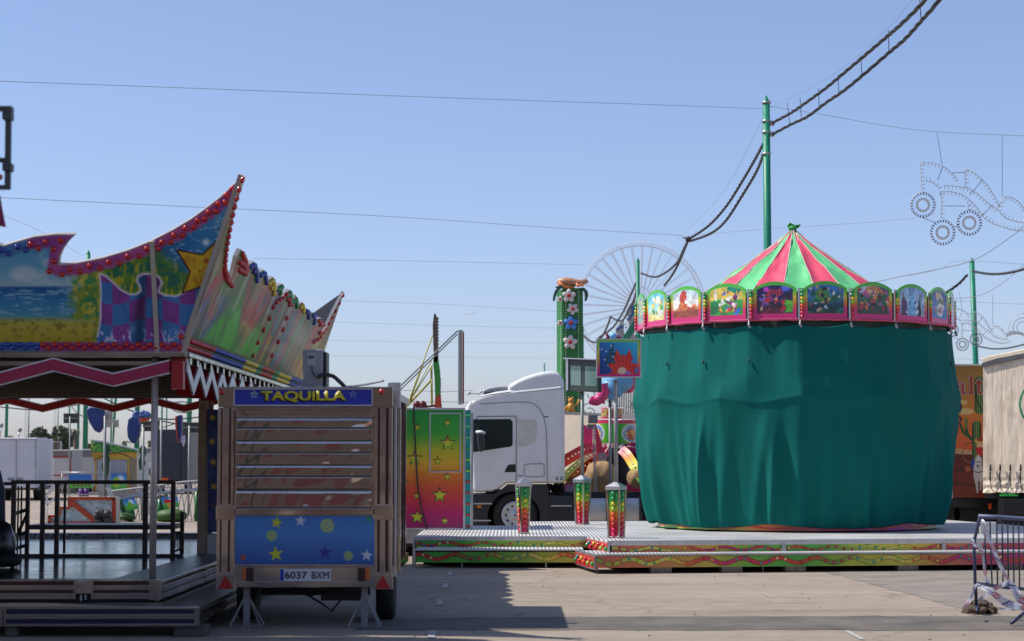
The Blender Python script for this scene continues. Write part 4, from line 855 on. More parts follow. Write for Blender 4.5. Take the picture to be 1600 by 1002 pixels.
mid = thing('wooden_deck', 'low platform', 'platform', (0, 33, 0)); mid.name = 'entry_platform'; tag(mid, 'ribbed entry platform with green to orange wave-painted front, before the lorry', 'platform')
ML0 = G(649, 858.5, .297); MU0 = G(648, 838, .47)
MLY, MUY = ML0.y, MU0.y
mxr = P(912, 860, MLY).x
m = MB(); m.box(ML0.x, mxr, MLY, MUY - .02, .255, .297); m.box(MU0.x, 1.62, MUY, 36.6, .40, .47); m.build('deck', ribm, mid)
m = MB(); m.box(MU0.x, P(936, 840, MUY).x, MUY - .025, MUY - .004, .40, .468); m.box(ML0.x, mxr, MLY - .022, MLY - .004, .272, .297)
m.box(ML0.x - .03, ML0.x, MLY - .02, MLY + .3, .06, .3); m.box(MU0.x - .03, MU0.x - .002, MUY - .02, MUY + .5, .2, .46); m.build('edge_rail', alu, mid, bevel=.006)
fascia(mid, (MU0.x + .03, MUY, 0), (1, 0, 0), P(930, 840, MUY).x - MU0.x - .05, .285, .40, .6, gA, ph=2.4, nb=23)
fascia(mid, (ML0.x, MLY, 0), (1, 0, 0), mxr - ML0.x - .02, .09, .272, .9, gA, ph=1.0, nb=23)
m = MB(); m.box(ML0.x + .1, mxr + 1.2, MLY + .6, 36.4, .03, .24); m.build('underframe', blackp, mid)
m = MB()
for x in (649, 723, 850, 908): c = G(x, 882, 0); m.box(c.x, c.x + .03, MLY + .1, MLY + .13, .0, .26)
m.build('foot', steel, mid)
# carousel platform (rotated a little)
ang = math.radians(8.6); d = Vector((math.cos(ang), math.sin(ang), 0)); nn = Vector((math.sin(ang), -math.cos(ang), 0)); inn = -nn
CL0 = G(932, 866, .297); CU0 = G(953, 845.5, .47)
cp = thing('carousel_platform', 'wide two-step ribbed platform with wave-painted bulb-lined fronts under the covered carousel', 'platform', (5, 34, 0))
LEN = 9.0
def pl_(m, p0, ln_, depth, z0, z1): m.prism([p0 + Vector((0, 0, z0 - p0.z)), p0 + d * ln_ + Vector((0, 0, z0 - p0.z)), p0 + d * ln_ + inn * depth + Vector((0, 0, z0 - p0.z)), p0 + inn * depth + Vector((0, 0, z0 - p0.z))], (0, 0, z1 - z0))
m = MB(); pl_(m, CL0, LEN, 1.2, .255, .297); m.build('lower_tread', ribm, cp)
m = MB(); pl_(m, CU0, LEN, 9.4, .40, .474); m.build('deck', ribm, cp)
m = MB(); pl_(m, CU0 + nn * .026, LEN, .02, .40, .472); pl_(m, CL0 + nn * .024, LEN, .02, .272, .296); pl_(m, CL0 - d * .035, .03, 1.6, .06, .297); pl_(m, CU0 - d * .035 + nn * .02, .03, .1, .27, .47); m.build('edge_rail', alu, cp, bevel=.006)
gB = [(0, (205, 100, 80)), (.8, (205, 120, 65)), (1.7, (200, 175, 70)), (2.4, (110, 175, 60)), (3.2, (70, 170, 60)), (4.0, (190, 190, 60)), (4.8, (205, 195, 70)), (5.4, (205, 130, 70)), (6.4, (190, 60, 110)), (9, (175, 40, 120))]
fascia(cp, CU0 + d * .03 + Vector((0, 0, -CU0.z)), d, LEN - .2, .28, .40, 2.3, gB, ph=1.2, nb=49)
fascia(cp, CL0 + Vector((0, 0, -CL0.z)) + d * .0, d, LEN - .1, .09, .272, 2.0, gB, ph=2.2, nb=50)
side_dir = nn
def sidefas(p0, ln_, z0, z1):
    p = p0 + inn * ln_; p = Vector((p.x, p.y, 0)); o = fascia(cp, p - d * .04, nn, ln_, z0, z1, .2, [(0, (205, 40, 70)), (2, (205, 45, 60))], nb=0); 
    k = ['green', 'teal', 'red', 'yellow', 'orange', 'red', 'lime', 'orange']; 
    for i in range(9): 
        q = p + nn * (ln_ * (i + .5) / 9) - d * .045; bulb(o, q + Vector((0, 0, z0 + (z1 - z0) * (.35 + .3 * (i % 2)))), -d, .035, k[i % 8])
sidefas(CU0, 1.7, .29, .44); sidefas(CL0, 1.55, .08, .26)
m = MB(); pl_(m, CU0 + d * .2 + inn * .5, LEN - .6, 8.0, .03, .24); m.build('underframe', blackp, cp)
m = MB()
for s in (1.0, 2.1, 3.1, 4.9, 6.6, 7.2): p = CL0 + d * s + inn * .1; m.obox(Vector((p.x, p.y, .045)), d * .16, inn * .1, Vector((0, 0, .045)))
for s in (.02, 1.1, 2.6, 4.9): p = CL0 + d * s + inn * .06; m.bar((p.x, p.y, 0.0), (p.x, p.y, .26), .025)
m.build('support_feet', wood, cp)
m = MB()
for s in (2.75, 5.35, 7.0): p = CU0 + d * s + nn * .03; m.obox(Vector((p.x, p.y, .35)), d * .03, nn * .012, Vector((0, 0, .07)))
m.build('joint_plate', steel, cp)
# ================================================================ bulb lanterns, mermaid sign stand, floodlight stand
def lantern(px, ybase, ytop, wtop, wbot, label, rot, Y=None, strips=(0, 1), teal=False):
    B = G(px, ybase, .474); Y = B.y; p = F / Y; hgt = (ybase - ytop) / p; wt = wtop / p / 2; wb = wbot / p / 2
    t = thing('bulb_lantern', label, 'lantern', tuple(B), 'bulb lanterns on the platforms')
    cr = [Vector((math.cos(rot + k * math.pi / 2), math.sin(rot + k * math.pi / 2), 0)) for k in range(4)]
    zt = hgt * .84
    m = MB()
    for k in range(4):
        a0 = B + cr[k] * wb; a1 = B + cr[k] * wt + Vector((0, 0, zt)); m.bar(a0 + Vector((0, 0, .0)), a1, .028)
    pb = [B + c * (wb + .02) for c in cr]; m.prism(pb, (0, 0, .03)); m.build('frame', chrome, t, bevel=.004)
    m = MB(); pt = [B + c * (wt + .022) + Vector((0, 0, zt)) for c in cr]; m.prism(pt, (0, 0, hgt * .06)); ap = B + Vector((0, 0, hgt)); q = [p_ + Vector((0, 0, hgt * .06)) for p_ in pt]
    m.add(q + [ap], [(0, 1, 4), (1, 2, 4), (2, 3, 4), (3, 0, 4)]); m.build('cap', alu, t)
    for k in range(4):
        c0, c1 = cr[k], cr[(k + 1) % 4]; n = (c0 + c1).normalized()
        def f3(x, y, c0=c0, c1=c1):
            u = (x[:, None]); v = (y[:, None]); wv_ = wb + (wt - wb) * v; a = np.array(c0); b_ = np.array(c1)
            return np.array(B)[None] + (a * (1 - u) + b_ * u) * (wv_ - .006) + np.array([0, 0, 1.]) * (v * zt + .0) 
        def art(x, y): return grad(1 - y, [(0, (25, 130, 70)), (.22, (60, 150, 60)), (.4, (190, 190, 60)), (.55, (205, 110, 50)), (.75, (200, 40, 50)), (1, (185, 25, 85))]) if not (teal and k == 2) else base(x, (60, 150, 140))
        pn = board('side_panel', [(0.08, .02), (.92, .02), (.92, .98), (.08, .98)], f3, art, glossart, t, .06, .03)
        if n.y < .1:
            for i in range(9):
                v = .07 + i * .107; ps_ = B + (c0 + c1) * .5 * (wb + (wt - wb) * v) + Vector((0, 0, v * zt)); col = ['pink', 'pink', 'red', 'orange', 'orange', 'lime', 'yellow', 'green', 'green'][i]
                bulb(pn, ps_, n, .034, col)
    return t, B
a = math.radians(-90)
L1, B1 = lantern(963, 841, 752, 31, 25, 'square bulb lantern at the front corner of the carousel platform, under the underwater picture sign', a + .25)
L2_, B2 = lantern(910, 820, 742, 26, 20, 'square bulb lantern further back, in front of the silver fuel tank, under the floodlight stand', a + .1)
L3, B3 = lantern(818, 834, 747, 26, 16, 'square bulb lantern in front of the lorry wheel, with one teal side and no pole', a - .5, teal=True)
gp = mat('grey_pole', (.27, .285, .275), .5, .25, var=.15)
ss_ = thing('picture_sign', 'square picture sign of blue sea and red coral in a rainbow frame', 'sign', (B1.x, B1.y + .02, B1.z + .85))
Y = B1.y
m = MB(); z1 = P(963, 592, Y).z; m.tube([(B1.x, Y, B1.z + .86), (B1.x, Y, z1 - .02)], .034, 12); m.build('pole', gp, ss_)
def art_sea(x, y):
    col = grad(np.clip((x - 936) / 62 * .55 + (1 - (y - 534) / 52) * .5, 0, 1), [(0, (15, 45, 110)), (.35, (25, 90, 165)), (.7, (35, 150, 205)), (1, (60, 190, 220))])
    for cx, hh in [(953, 22), (957, 30), (961, 18), (948, 14)]: col = over(col, (abs(x - cx) < 1.6 + .8 * np.sin(y * .9)) * (y > 568 - hh) * (y < 571), (20, 75, 80))
    for cx, cy in [(940, 546), (947, 549), (955, 540), (945, 562), (958, 558), (950, 571)]: col = over(col, disc(x, y, cx, cy, 1.3, 1.3, .5), (210, 235, 245))
    th = np.arctan2(y - 583, x - 974); r = np.hypot((x - 974) / 26, (y - 583) / 40)      # fan coral
    wob = .80 + .14 * np.sin(th * 9) + .06 * np.sin(th * 23); c = (1 - ss(wob - .03, wob + .03, r)) * (y < 586)
    rc = over(base(x, (215, 45, 40)), ss(.3, .6, np.sin(th * 21 + r * 3)), (235, 75, 55)); rc = over(rc, ss(.55, .7, fbm(x * .5, y * .5)) * .6, (170, 25, 35)); col = over(col, c, rc)
    col = over(col, disc(x, y, 972, 580, 7, 6, .2), (235, 200, 170)); col = over(col, disc(x, y, 981, 584, 5, 4, .2), (150, 130, 200))
    fr = np.minimum(np.minimum(x - 933, 1000 - x), np.minimum(y - 531, 588.5 - y)); rb = grad((y - 531) / 57, [(0, (120, 205, 90)), (.35, (225, 215, 70)), (.6, (235, 150, 50)), (.85, (225, 50, 110)), (1, (225, 40, 130))])
    return over(col, 1 - ss(3.3, 4, fr), rb)
board('picture', [(933, 531), (1000, 531), (1000, 588.5), (933, 588.5)], fY(Y - .03), art_sea, glossart, ss_, .7, back=(0, .05, 0))
m = MB()
for (x0, x1, y0, y1) in [(931.5, 1001.5, 529.5, 531.2), (931.5, 1001.5, 588.5, 590.2), (931.5, 933, 531.2, 588.5), (1000, 1002, 531.2, 588.5)]: R(m, x0, x1, y0, y1, 0, .045, .09, Y)
m.build('frame', alu, ss_)
fl = thing('floodlight_stand', 'double floodlight with grey-green glass on a tall grey pole left of the underwater sign', 'floodlight', (B2.x, B2.y + .02, B2.z + .8))
Y = B2.y; m = MB(); z1 = P(910, 612, Y).z; m.tube([(B2.x, Y, B2.z + .8), (B2.x, Y, z1 + .1)], .03, 12); m.build('pole', gp, fl)
q0 = P(884, 561, Y + .1); rd = (P(935, 563, Y - .35) - P(884, 561, Y + .1)).normalized()
wd_, hd_ = (P(935, 563, Y - .35) - q0).length, 50 / (F / Y); nm = Vector((rd.y, -rd.x, 0)).normalized(); Z = Vector((0, 0, 1))
m = MB(); m.prism([q0, q0 + rd * wd_, q0 + rd * wd_ - Z * hd_, q0 - Z * hd_], -nm * .12); m.build('housing', mat('dark_green_grey', (.05, .065, .06), .4), fl, bevel=.012)
m = MB()
for u0, u1 in [(.16, .47), (.6, .95)]: m.prism([q0 + rd * wd_ * u0 - Z * hd_ * .2, q0 + rd * wd_ * u1 - Z * hd_ * .2, q0 + rd * wd_ * u1 - Z * hd_ * .82, q0 + rd * wd_ * u0 - Z * hd_ * .82], nm * .008)
m.build('lamp_glass', mat('lamp_glass', (.16, .26, .23), .15, .2, coat=.6), fl)
m = MB(); m.prism([q0 + rd * wd_ * .03 + nm * .004, q0 + rd * wd_ * .09 + nm * .004, q0 + rd * wd_ * .09 - Z * hd_ * .98 + nm * .004, q0 + rd * wd_ * .03 - Z * hd_ * .98 + nm * .004], nm * .02); m.prism([q0 + Z * .02, q0 + rd * wd_ + Z * .02, q0 + rd * wd_, q0], nm * .1)
m.build('housing_edge', alu, fl)

# ================================================================ carousel
CY = 35.5; Cc = Vector((P(1241, 600, CY).x, CY, 0)); NP = 21; RR = 2.915
ca = thing('covered_carousel', 'round carousel wrapped in a teal green cover with striped pink and green pointed roof', 'carousel', (Cc.x, Cc.y, .474))
phi0 = math.radians(10.3)
def cpos(th, r, z): return Vector((Cc.x + r * math.sin(th), Cc.y - r * math.cos(th), z))
z_t = 4.03
def smooth_noise(seed, n):
    r = np.random.RandomState(seed).rand(n); return lambda t: np.interp((t % 1) * n, np.arange(n + 1), np.append(r, r[0]))
n1_, n2_, n3_ = smooth_noise(1, 60), smooth_noise(2, 130), smooth_noise(3, 25)
NA, NZ = 630, 120; vs = []; A_ = np.linspace(0, 2 * math.pi, NA, endpoint=False)
th = A_; 
seg = 2 * math.pi / NP; rel = ((th - phi0) / seg) % 1
polyr = math.cos(seg / 2) / np.cos((rel - .5) * seg)
N2 = 13; seg2 = 2 * math.pi / N2; rel2 = ((th - math.radians(-6)) / seg2) % 1; polyr2 = math.cos(seg2 / 2) / np.cos((rel2 - .5) * seg2)
tt = th / (2 * math.pi)
fold = 0
frs = np.random.RandomState(21)
foldsA = [(frs.rand(), frs.uniform(.0035, .010), frs.uniform(.4, 1.25), frs.uniform(-.02, .02), frs.uniform(0, .5)) for _ in range(74)]
foldsB = [(frs.rand(), frs.uniform(.004, .009), frs.uniform(.3, .7), 0, frs.uniform(.05, .3)) for _ in range(60)]
zs = np.linspace(0, 1, NZ)       # 0 bottom 1 top
ZB, ZT = .535, z_t; zk = (2.72 - ZB) / (ZT - ZB)
for j, v in enumerate(zs):
    if v > zk:
        u = (v - zk) / (1 - zk); r0 = (1 - ss(0, 1, u)) * 2.965 + ss(0, 1, u) * 2.86
        a1 = ss(0, .35, u); rad = r0 * (polyr * a1 + polyr2 * (1 - a1) * 1.012)
        rad = rad + .003 * np.sin(rel * 2 * math.pi * 3) * u + .01 * (n1_(tt) - .5) * u
        rad = rad - .035 * np.exp(-((rel - .5) / .28) ** 2) * (1 - u) * u * 3
        for c, wd, am, sl, st in foldsB: 
            dlt = (tt - c + .5) % 1 - .5; rad = rad + .008 * am * np.exp(-(dlt / (wd * .5)) ** 2) * ss(.0, 1, u)
        rad = rad + .02 * (n1_(tt + v * .05) - .5)
    else:
        u = v / zk; r0 = 2.965 - (2.965 - 2.58) * (1 - u ** .75) 
        rad = r0 * ((polyr2 * 1.012) * ss(.6, 1, u) + (1 - ss(.6, 1, u)))
        for c, wd, am, sl, st in foldsA:
            dlt = (tt - c - sl * u + .5) % 1 - .5; rad = rad + (.092 * am * np.exp(-(dlt / wd) ** 2) - .02 * am * np.exp(-((dlt - wd * 1.3) / wd) ** 2)) * (1 - ss(st, 1.0, u)) ** .8
        rad = rad + .03 * (n1_(tt + v * .08) - .5) * (1 - u)
        rad = rad - .012
    ridge = .02 * np.exp(-((v - zk) / .014) ** 2) * np.clip(n3_(tt) * 1.6 - .5, 0, 1)
    rad = rad + ridge
    z = ZB + (ZT - ZB) * v + (.05 * (n3_(tt) - .5) + .09 * (1 - abs(np.sin(th * 3 + 1)))) * (1 - v) ** 6
    z = z + (.22 * (np.abs(((rel2) % 1) - .5) - .25) + .10 * (n3_(tt) - .5)) * np.exp(-((v - zk) / .10) ** 2)
    if v > .93: z = z - .055 * np.sin(rel * math.pi) * ((v - .93) / .07)
    vs += [(Cc.x + a * math.sin(t_), Cc.y - a * math.cos(t_), zz) for a, t_, zz in zip(rad, th, z)]
fs = [(j * NA + i, j * NA + (i + 1) % NA, (j + 1) * NA + (i + 1) % NA, (j + 1) * NA + i) for j in range(NZ - 1) for i in range(NA)]
dm2 = mat('teal_canvas', (.004, .128, .112), .8, var=.16, scale=1.1, bump=.25, bscale=9, spec=.12, stretch=(1, 1, .35))
m = MB(); m.add(vs, fs, True); cov = m.build('cover', dm2, ca)
sd = cov.modifiers.new('t', 'SOLIDIFY'); sd.thickness = .012
# seams and hanging hooks
for k in (-4, -3, -2, 3):
    t_ = phi0 + k * seg; m = MB(); m.tube([cpos(t_ + .01, 2.93, 3.45), cpos(t_ + .012, 2.945, 3.38)], [.012, .02], 5); m.build('cover_toggle', mat('dark_toggle', (.01, .05, .05), .6), cov)
# base disc
def f_base(x, y):
    t_ = x / 120.; z = .5 + (1 - y / 20) * .11; return np.stack([Cc.x + 2.53 * np.sin(t_), Cc.y - 2.53 * np.cos(t_), z], 1)
def art_base(x, y):
    t_ = np.degrees(x / 120.); col = grad((t_ + 90) / 180, [(0, (90, 180, 70)), (.25, (150, 200, 60)), (.38, (205, 120, 60)), (.55, (190, 60, 110)), (.7, (175, 45, 130)), (.85, (200, 190, 70)), (1, (90, 170, 70))])
    return over(col, 1 - ss(2.5, 3.5, abs(y - 10 - 4 * np.sin(x * .14))), (200, 60, 50))
o_ = board('base_rim', [(-200, 0), (200, 0), (200, 20), (-200, 20)], f_base, art_base, glossart, ca, 1.6)
m = MB(); m.lathe((Cc.x, Cc.y, .474), [(2.4, 0), (2.4, .04)], 60); m.lathe((Cc.x, Cc.y, .52), [(2.52, 0), (2.52, .08)], 80); m.build('base', blackp, ca)
# ring: frames, picture boards, bulb strips
z_b, z_m, z_a = 4.12, 4.60, 4.76
WB = 2 * RR * math.sin(seg / 2)
themes = {}
def frame_art(u, v, pic):
    # u 0..1 across, v 0..1 up (arched top handled by outline)
    sh_ = (.72 + .55 * fbm(u * 9 + 3, v * 9))[:, None]; pic = np.clip(pic * sh_, 0, 1)
    rim = grad(1 - v, [(0, (85, 185, 75)), (.25, (95, 190, 60)), (.42, (210, 200, 60)), (.6, (215, 120, 50)), (.75, (215, 45, 110)), (1, (215, 40, 125))])
    top = .90 - .16 * (2 * abs(u - .5)) ** 2.2
    inn_ = ss(.075, .085, u) * (1 - ss(.915, .925, u)) * ss(.125, .14, v) * (1 - ss(top - .015, top + .0, v))
    return over(rim, inn_, pic)
def blobs(col, x, y, seed, n, cols, x0=.1, x1=.9, y0=.2, y1=.7, r0=.03, r1=.08):
    r = random.Random(seed)
    for _ in range(n):
        c = r.choice(cols); col = over(col, disc(x, y, r.uniform(x0, x1), r.uniform(y0, y1), r.uniform(r0, r1), r.uniform(r0, r1) * 1.5, .15), c)
    return col
def pic(k, x, y):
    n = fbm(x * 8 + k, y * 8); n2 = fbm(x * 22 + k * 3, y * 22)
    if k == -6: return over(base(x, (110, 150, 160)), ss(.4, .6, n), (190, 190, 120))
    if k == -5:  # beach flowers
        col = grad(1 - y, [(0, (90, 190, 215)), (.5, (150, 210, 215)), (.75, (225, 215, 140)), (1, (220, 190, 90))]); col = blobs(col, x, y, 3, 16, [(240, 230, 200), (70, 150, 80), (235, 200, 90), (250, 250, 250)], .25, .8, .3, .75); return col
    if k == -4:  # rock outcrop at the savanna
        col = grad(1 - y, [(0, (160, 200, 225)), (.4, (225, 225, 220)), (1, (220, 190, 160))]); m_ = 1 - ss(0, .03, y - (.28 + .32 * np.exp(-((x - .42) / .14) ** 2) + .18 * np.exp(-((x - .75) / .12) ** 2) + n2 * .1)); col = over(col, m_, over(base(x, (185, 80, 50)), ss(.4, .65, n), (215, 130, 80))); 
        col = over(col, disc(x, y, .42, .72, .12, .13, .1), (195, 70, 45)); return over(col, ss(-.02, .0, .3 - y), (150, 70, 50))
    if k == -3:  # lawn with playhouse and balloons
        col = over(base(x, (60, 160, 70)), ss(.52, .56, y), (235, 205, 90)); col = over(col, disc(x, y, .18, .35, .13, .17, .1), (40, 130, 70)); col = over(col, (abs(x - .22) < .03) * (y > .5), (235, 235, 225)); col = over(col, disc(x, y, .75, .82, .22, .12, .1), (30, 140, 110))
        return blobs(col, x, y, 11, 34, [(120, 60, 90), (225, 60, 50), (240, 180, 60), (250, 240, 230), (60, 120, 210), (235, 110, 160), (245, 205, 70), (170, 60, 140)], .32, .8, .22, .72, .022, .055)
    if k == -2:  # night stage
        col = grad(1 - y, [(0, (40, 45, 110)), (.4, (50, 40, 80)), (.7, (70, 40, 60)), (1, (150, 50, 60))]); col = over(col, (y > .62) * (y < .8) * (abs(x - .5) < .2) * (np.floor(x * 26) % 2 == 0), (210, 60, 60)); col = over(col, disc(x, y, .3, .8, .07, .09, .4), (200, 70, 190)); col = over(col, disc(x, y, .78, .82, .09, .09, .5), (90, 110, 220)); col = over(col, disc(x, y, .85, .3, .12, .16, .1), (95, 190, 60))
        return blobs(col, x, y, 5, 40, [(60, 70, 150), (200, 150, 110), (150, 60, 130), (220, 190, 150), (30, 30, 50), (190, 50, 60), (110, 90, 170), (130, 60, 60)], .15, .75, .22, .6, .02, .05)
    if k == -1:  # jungle
        col = grad(1 - y, [(0, (50, 110, 190)), (.4, (70, 130, 190)), (.7, (30, 60, 70)), (1, (25, 60, 50))]); col = over(col, ss(.5, .62, n) * (y < .65), (40, 110, 70)); col = over(col, disc(x, y, .42, .62, .14, .16, .1), (80, 140, 60))
        return blobs(col, x, y, 8, 30, [(30, 80, 60), (190, 160, 120), (60, 120, 180), (20, 40, 60), (210, 215, 210), (150, 90, 60), (60, 140, 90)], .12, .9, .22, .85, .02, .06)
    if k == 0:  # village
        col = grad(1 - y, [(0, (70, 130, 170)), (.3, (60, 110, 90)), (1, (70, 60, 50))]); col = over(col, disc(x, y, .2, .82, .16, .1, .2), (190, 215, 225)); col = over(col, disc(x, y, .5, .78, .2, .14, .2), (205, 140, 90))
        return blobs(col, x, y, 14, 48, [(200, 90, 130), (225, 130, 60), (40, 35, 40), (60, 120, 80), (190, 60, 60), (170, 110, 170), (235, 210, 180), (60, 90, 60), (100, 60, 50)], .1, .92, .22, .8, .022, .06)
    if k == 1:  # frozen wood
        col = grad(1 - y, [(0, (140, 180, 220)), (.5, (190, 210, 230)), (1, (150, 185, 220))]); col = over(col, ss(.5, .6, fbm(x * 30, y * 4)) * .7, (90, 130, 180))
        for cx, w_, h_, c in [(.2, .09, .62, (90, 50, 90)), (.48, .1, .7, (120, 185, 225)), (.7, .07, .6, (40, 45, 60)), (.86, .06, .4, (170, 175, 190))]: col = over(col, (1 - ss(w_ * .9, w_ * 1.1, abs(x - cx) + np.clip(y - h_ * .6, 0, 1) * .22)) * (y < h_ + .1), c)
        return blobs(col, x, y, 3, 12, [(235, 240, 250), (60, 80, 130)], .1, .9, .2, .5, .015, .035)
    if k == 2:
        col = over(base(x, (40, 110, 175)), ss(.3, .9, y), (60, 60, 140)); col = over(col, disc(x, y, .55, .45, .2, .3, .2), (225, 220, 210)); col = over(col, disc(x, y, .45, .74, .16, .14, .2), (215, 180, 120)); return blobs(col, x, y, 2, 16, [(200, 120, 150), (150, 100, 70), (235, 230, 220), (80, 120, 90)], .2, .75, .22, .7, .03, .06)
    col = over(base(x, (200, 160, 190)), ss(.45, .6, n), (90, 80, 110)); return over(col, ss(.5, .65, n2), (230, 200, 210))
for k in range(NP):
    kk = k if k <= 10 else k - NP
    t0 = phi0 + kk * seg; t1 = t0 + seg; A0 = cpos(t0, RR, 0); A1 = cpos(t1, RR, 0); e = (A1 - A0).normalized(); n = Vector((e.y, -e.x, 0)).normalized(); W_ = (A1 - A0).length
    if kk >= 0: A0_, A1_ = A0, A1
    # face picture area
    ua, ub_ = .12, .97
    pts = [(0, 0)] + [(u, 0) for u in ()] + [(1, 0)] + [(1 - s_ / 12, (.80 + .2 * math.sin(math.pi * s_ / 12) ** .8)) for s_ in range(0, 13)]
    HB = z_a - z_b + .0
    def f3(x, y, A0=A0, e=e, W_=W_):
        return np.array([A0.x, A0.y, 0.])[None] + np.outer((ua + (ub_ - ua) * x) * W_, e) + np.outer(z_b + y * HB, (0, 0, 1.))
    idx_ = kk if kk <= 5 else kk
    bl = board('picture_board', pts, f3, (lambda x, y, q=(kk - 0): frame_art(x, y, pic(q, x + .16 * (fbm(x * 7 + q * 5 + 20, y * 7) - .5), y + .16 * (fbm(x * 7 + 9, y * 7 + q * 3 + 20) - .5)))), glossart, ca, .011 if -6 <= kk <= 4 else .05, back=-n * .03, backmat=mat('board_green_edge', C8(70, 150, 70), .5))
    m = MB(); 
    pa = A0 + e * (.0 * W_) - n * .0; m.prism([A0 + Vector((0, 0, z_b - .04)), A0 + e * .035 + Vector((0, 0, z_b - .04)), A0 + e * .035 + Vector((0, 0, z_m + .04)), A0 + Vector((0, 0, z_m + .04))], n * .008)
    q = m.build('ring_post', alu, ca, bevel=.004)
    m = MB(); m.prism([A0 + e * .04 + Vector((0, 0, z_b - .01)), A0 + e * .095 + Vector((0, 0, z_b - .01)), A0 + e * .095 + Vector((0, 0, z_m + .03)), A0 + e * .04 + Vector((0, 0, z_m + .03))], n * .012)
    sp = m.build('bulb_strip', mat('red_green_strip', C8(170, 90, 60), .4), ca)
    if -6 <= kk <= 5:
        for i in range(8):
            bulb(sp, A0 + e * .068 + n * .012 + Vector((0, 0, z_b + .03 + i * (z_m - z_b - .02) / 7.4)), n, .034, ['pink', 'pink', 'red', 'orange', 'lime', 'yellow', 'green', 'green'][i])
    m = MB(); c = A0 + e * .03 + n * .02; m.ell(c + Vector((0, 0, z_b - .1)), (.025, .025, .04), 8, 6); m.tube([c + Vector((0, 0, z_b - .03)), c + Vector((.01, 0, z_b - .16))], .008, 5); m.ell(c + Vector((.02, 0, z_b - .135)), (.02, .02, .02), 8, 6); m.build('hanging_clip', steel, ca)
# under-ring dark band and loose pink/white hem
m = MB(); m.lathe((Cc.x, Cc.y, 0), [(RR * .955, 3.96), (RR * .955, z_b - .0), (RR * .93, z_m)], NP, caps=False); m.build('ring_back', mat('dark_green_ring', (.02, .04, .02), .6), ca)
vs = []; fs = []; NA2 = 420
for i in range(NA2):
    t_ = 2 * math.pi * i / NA2; rl = ((t_ - phi0) / seg) % 1; pr_ = math.cos(seg / 2) / math.cos((rl - .5) * seg); dr_ = .008 + .022 * float(n2_(np.array([t_ / 6.283]))[0]) 
    for (r, z) in [(RR * pr_ - .01, z_b + .01), (RR * pr_ + .02, z_b - dr_), (RR * pr_ - .03, z_b - dr_ - .02)]: vs.append(cpos(t_, r, z))
for i in range(NA2):
    j = (i + 1) % NA2; fs += [(i * 3, j * 3, j * 3 + 1, i * 3 + 1), (i * 3 + 1, j * 3 + 1, j * 3 + 2, i * 3 + 2)]
m = MB(); m.add(vs, fs, True); m.build('hem', mat('pink_hem', C8(215, 80, 120), .6, var=.3, scale=5), ca)
# pointed roof: stripes, slightly sagging canvas between ribs
NS2 = 20; apex = P(1240, 362, CY).z; NR = 40; sub = 8; RC = 2.62; zr = 4.13
vs = []; mi_ = []
for j in range(NR + 1):
    u = j / NR; r = RC * u + .05; zc_ = apex - (apex - zr) * (u ** .94)
    for i in range(NS2 * sub):
        t_ = 2 * math.pi * (i / (NS2 * sub)) + .07; rl = (i % sub) / sub; sag = .10 * u * math.sin(math.pi * rl) ** 1 * (.6 + .6 * random.Random(i // sub * 7).random())
        wr = .012 * (float(vn(np.array([i * .35 + 50]), np.array([j * .45]))[0]) - .5) * 3
        vs.append(cpos(t_, r - sag * .4 + wr, zc_ - sag + wr))
nr = NS2 * sub; m = MB()
for j in range(NR):
    pass
fsA = [[], []]
for j in range(NR):
    for i in range(nr): fsA[(i // sub) % 2].append((j * nr + i, (j + 1) * nr + i, (j + 1) * nr + (i + 1) % nr, j * nr + (i + 1) % nr))
m.v = [tuple(v) for v in vs]; m.f = fsA[0] + fsA[1]; m.m = [0] * len(fsA[0]) + [1] * len(fsA[1]); m.sm = [True] * len(m.f)
rf = m.build('roof_canvas', [mat('pink_canvas', C8(222, 82, 108), .42, var=.08, scale=3, bump=.3, bscale=7), mat('mint_canvas', C8(105, 198, 130), .42, var=.08, scale=3, bump=.3, bscale=7)], ca)
m = MB()
for k in range(NS2):
    pts = []
    for j in range(0, NR + 1, 4): pts.append(Vector(vs[j * nr + k * sub]) + Vector((0, 0, .004)))
    m.tube(pts, .007, 4)
m.build('roof_seams', mat('pale_seam', C8(225, 190, 190), .5), rf)
gk = mat('green_knot', C8(45, 150, 70), .6, var=.2, scale=20)
m = MB(); ax = Cc.x; c = P(1240, 360, CY)
m.lathe((ax, CY, c.z - .12), [(.09, 0), (.065, .06), (.06, .1), (.085, .16), (.05, .2)], 12); m.prism([Vector((ax - .06, CY, c.z + .03)), Vector((ax + .0, CY, c.z + .02)), Vector((ax + .12, CY, c.z + .05)), Vector((ax + .16, CY, c.z + .12)), Vector((ax + .05, CY, c.z + .10)), Vector((ax - .05, CY, c.z + .15)), Vector((ax - .1, CY, c.z + .09))], (0, .05, 0)); m.build('roof_knot', gk, ca, bevel=.012)

# ================================================================ poles and cables
H = 13.8
def pole(px, ytop, wpx, label, Y=None, lean=0.0, base_purple=True):
    p = (720 - ytop) / (H - 1.7) if Y is None else F / Y
    for _ in range(3): pass
    Y = Y or F / p; top = P(px, ytop, Y); x = top.x + lean
    t = thing('green_pole', label, 'pole', (x, Y, 0), 'green lighting poles'); r = wpx / 2 / (F / Y)
    m = MB(); m.tube([(x, Y, 1.15), (top.x, Y, top.z - r * 1.6)], [r * 1.05, r * .85], 10); m.lathe((top.x, Y, top.z - r * 1.6), [(r * .86, 0), (r * .8, r * .3), (.005, r * 1.8)], 10); m.build('shaft', greenp, t)
    m = MB(); m.tube([(x, Y, 0), (x, Y, 1.15)], r * 1.07, 10); m.build('painted_base', purplep, t)
    return t, Y, top
t_, PY1, top1 = pole(1197, 150, 13.5, 'tallest green pole, with twisted cables tied near its top, behind the carousel roof')
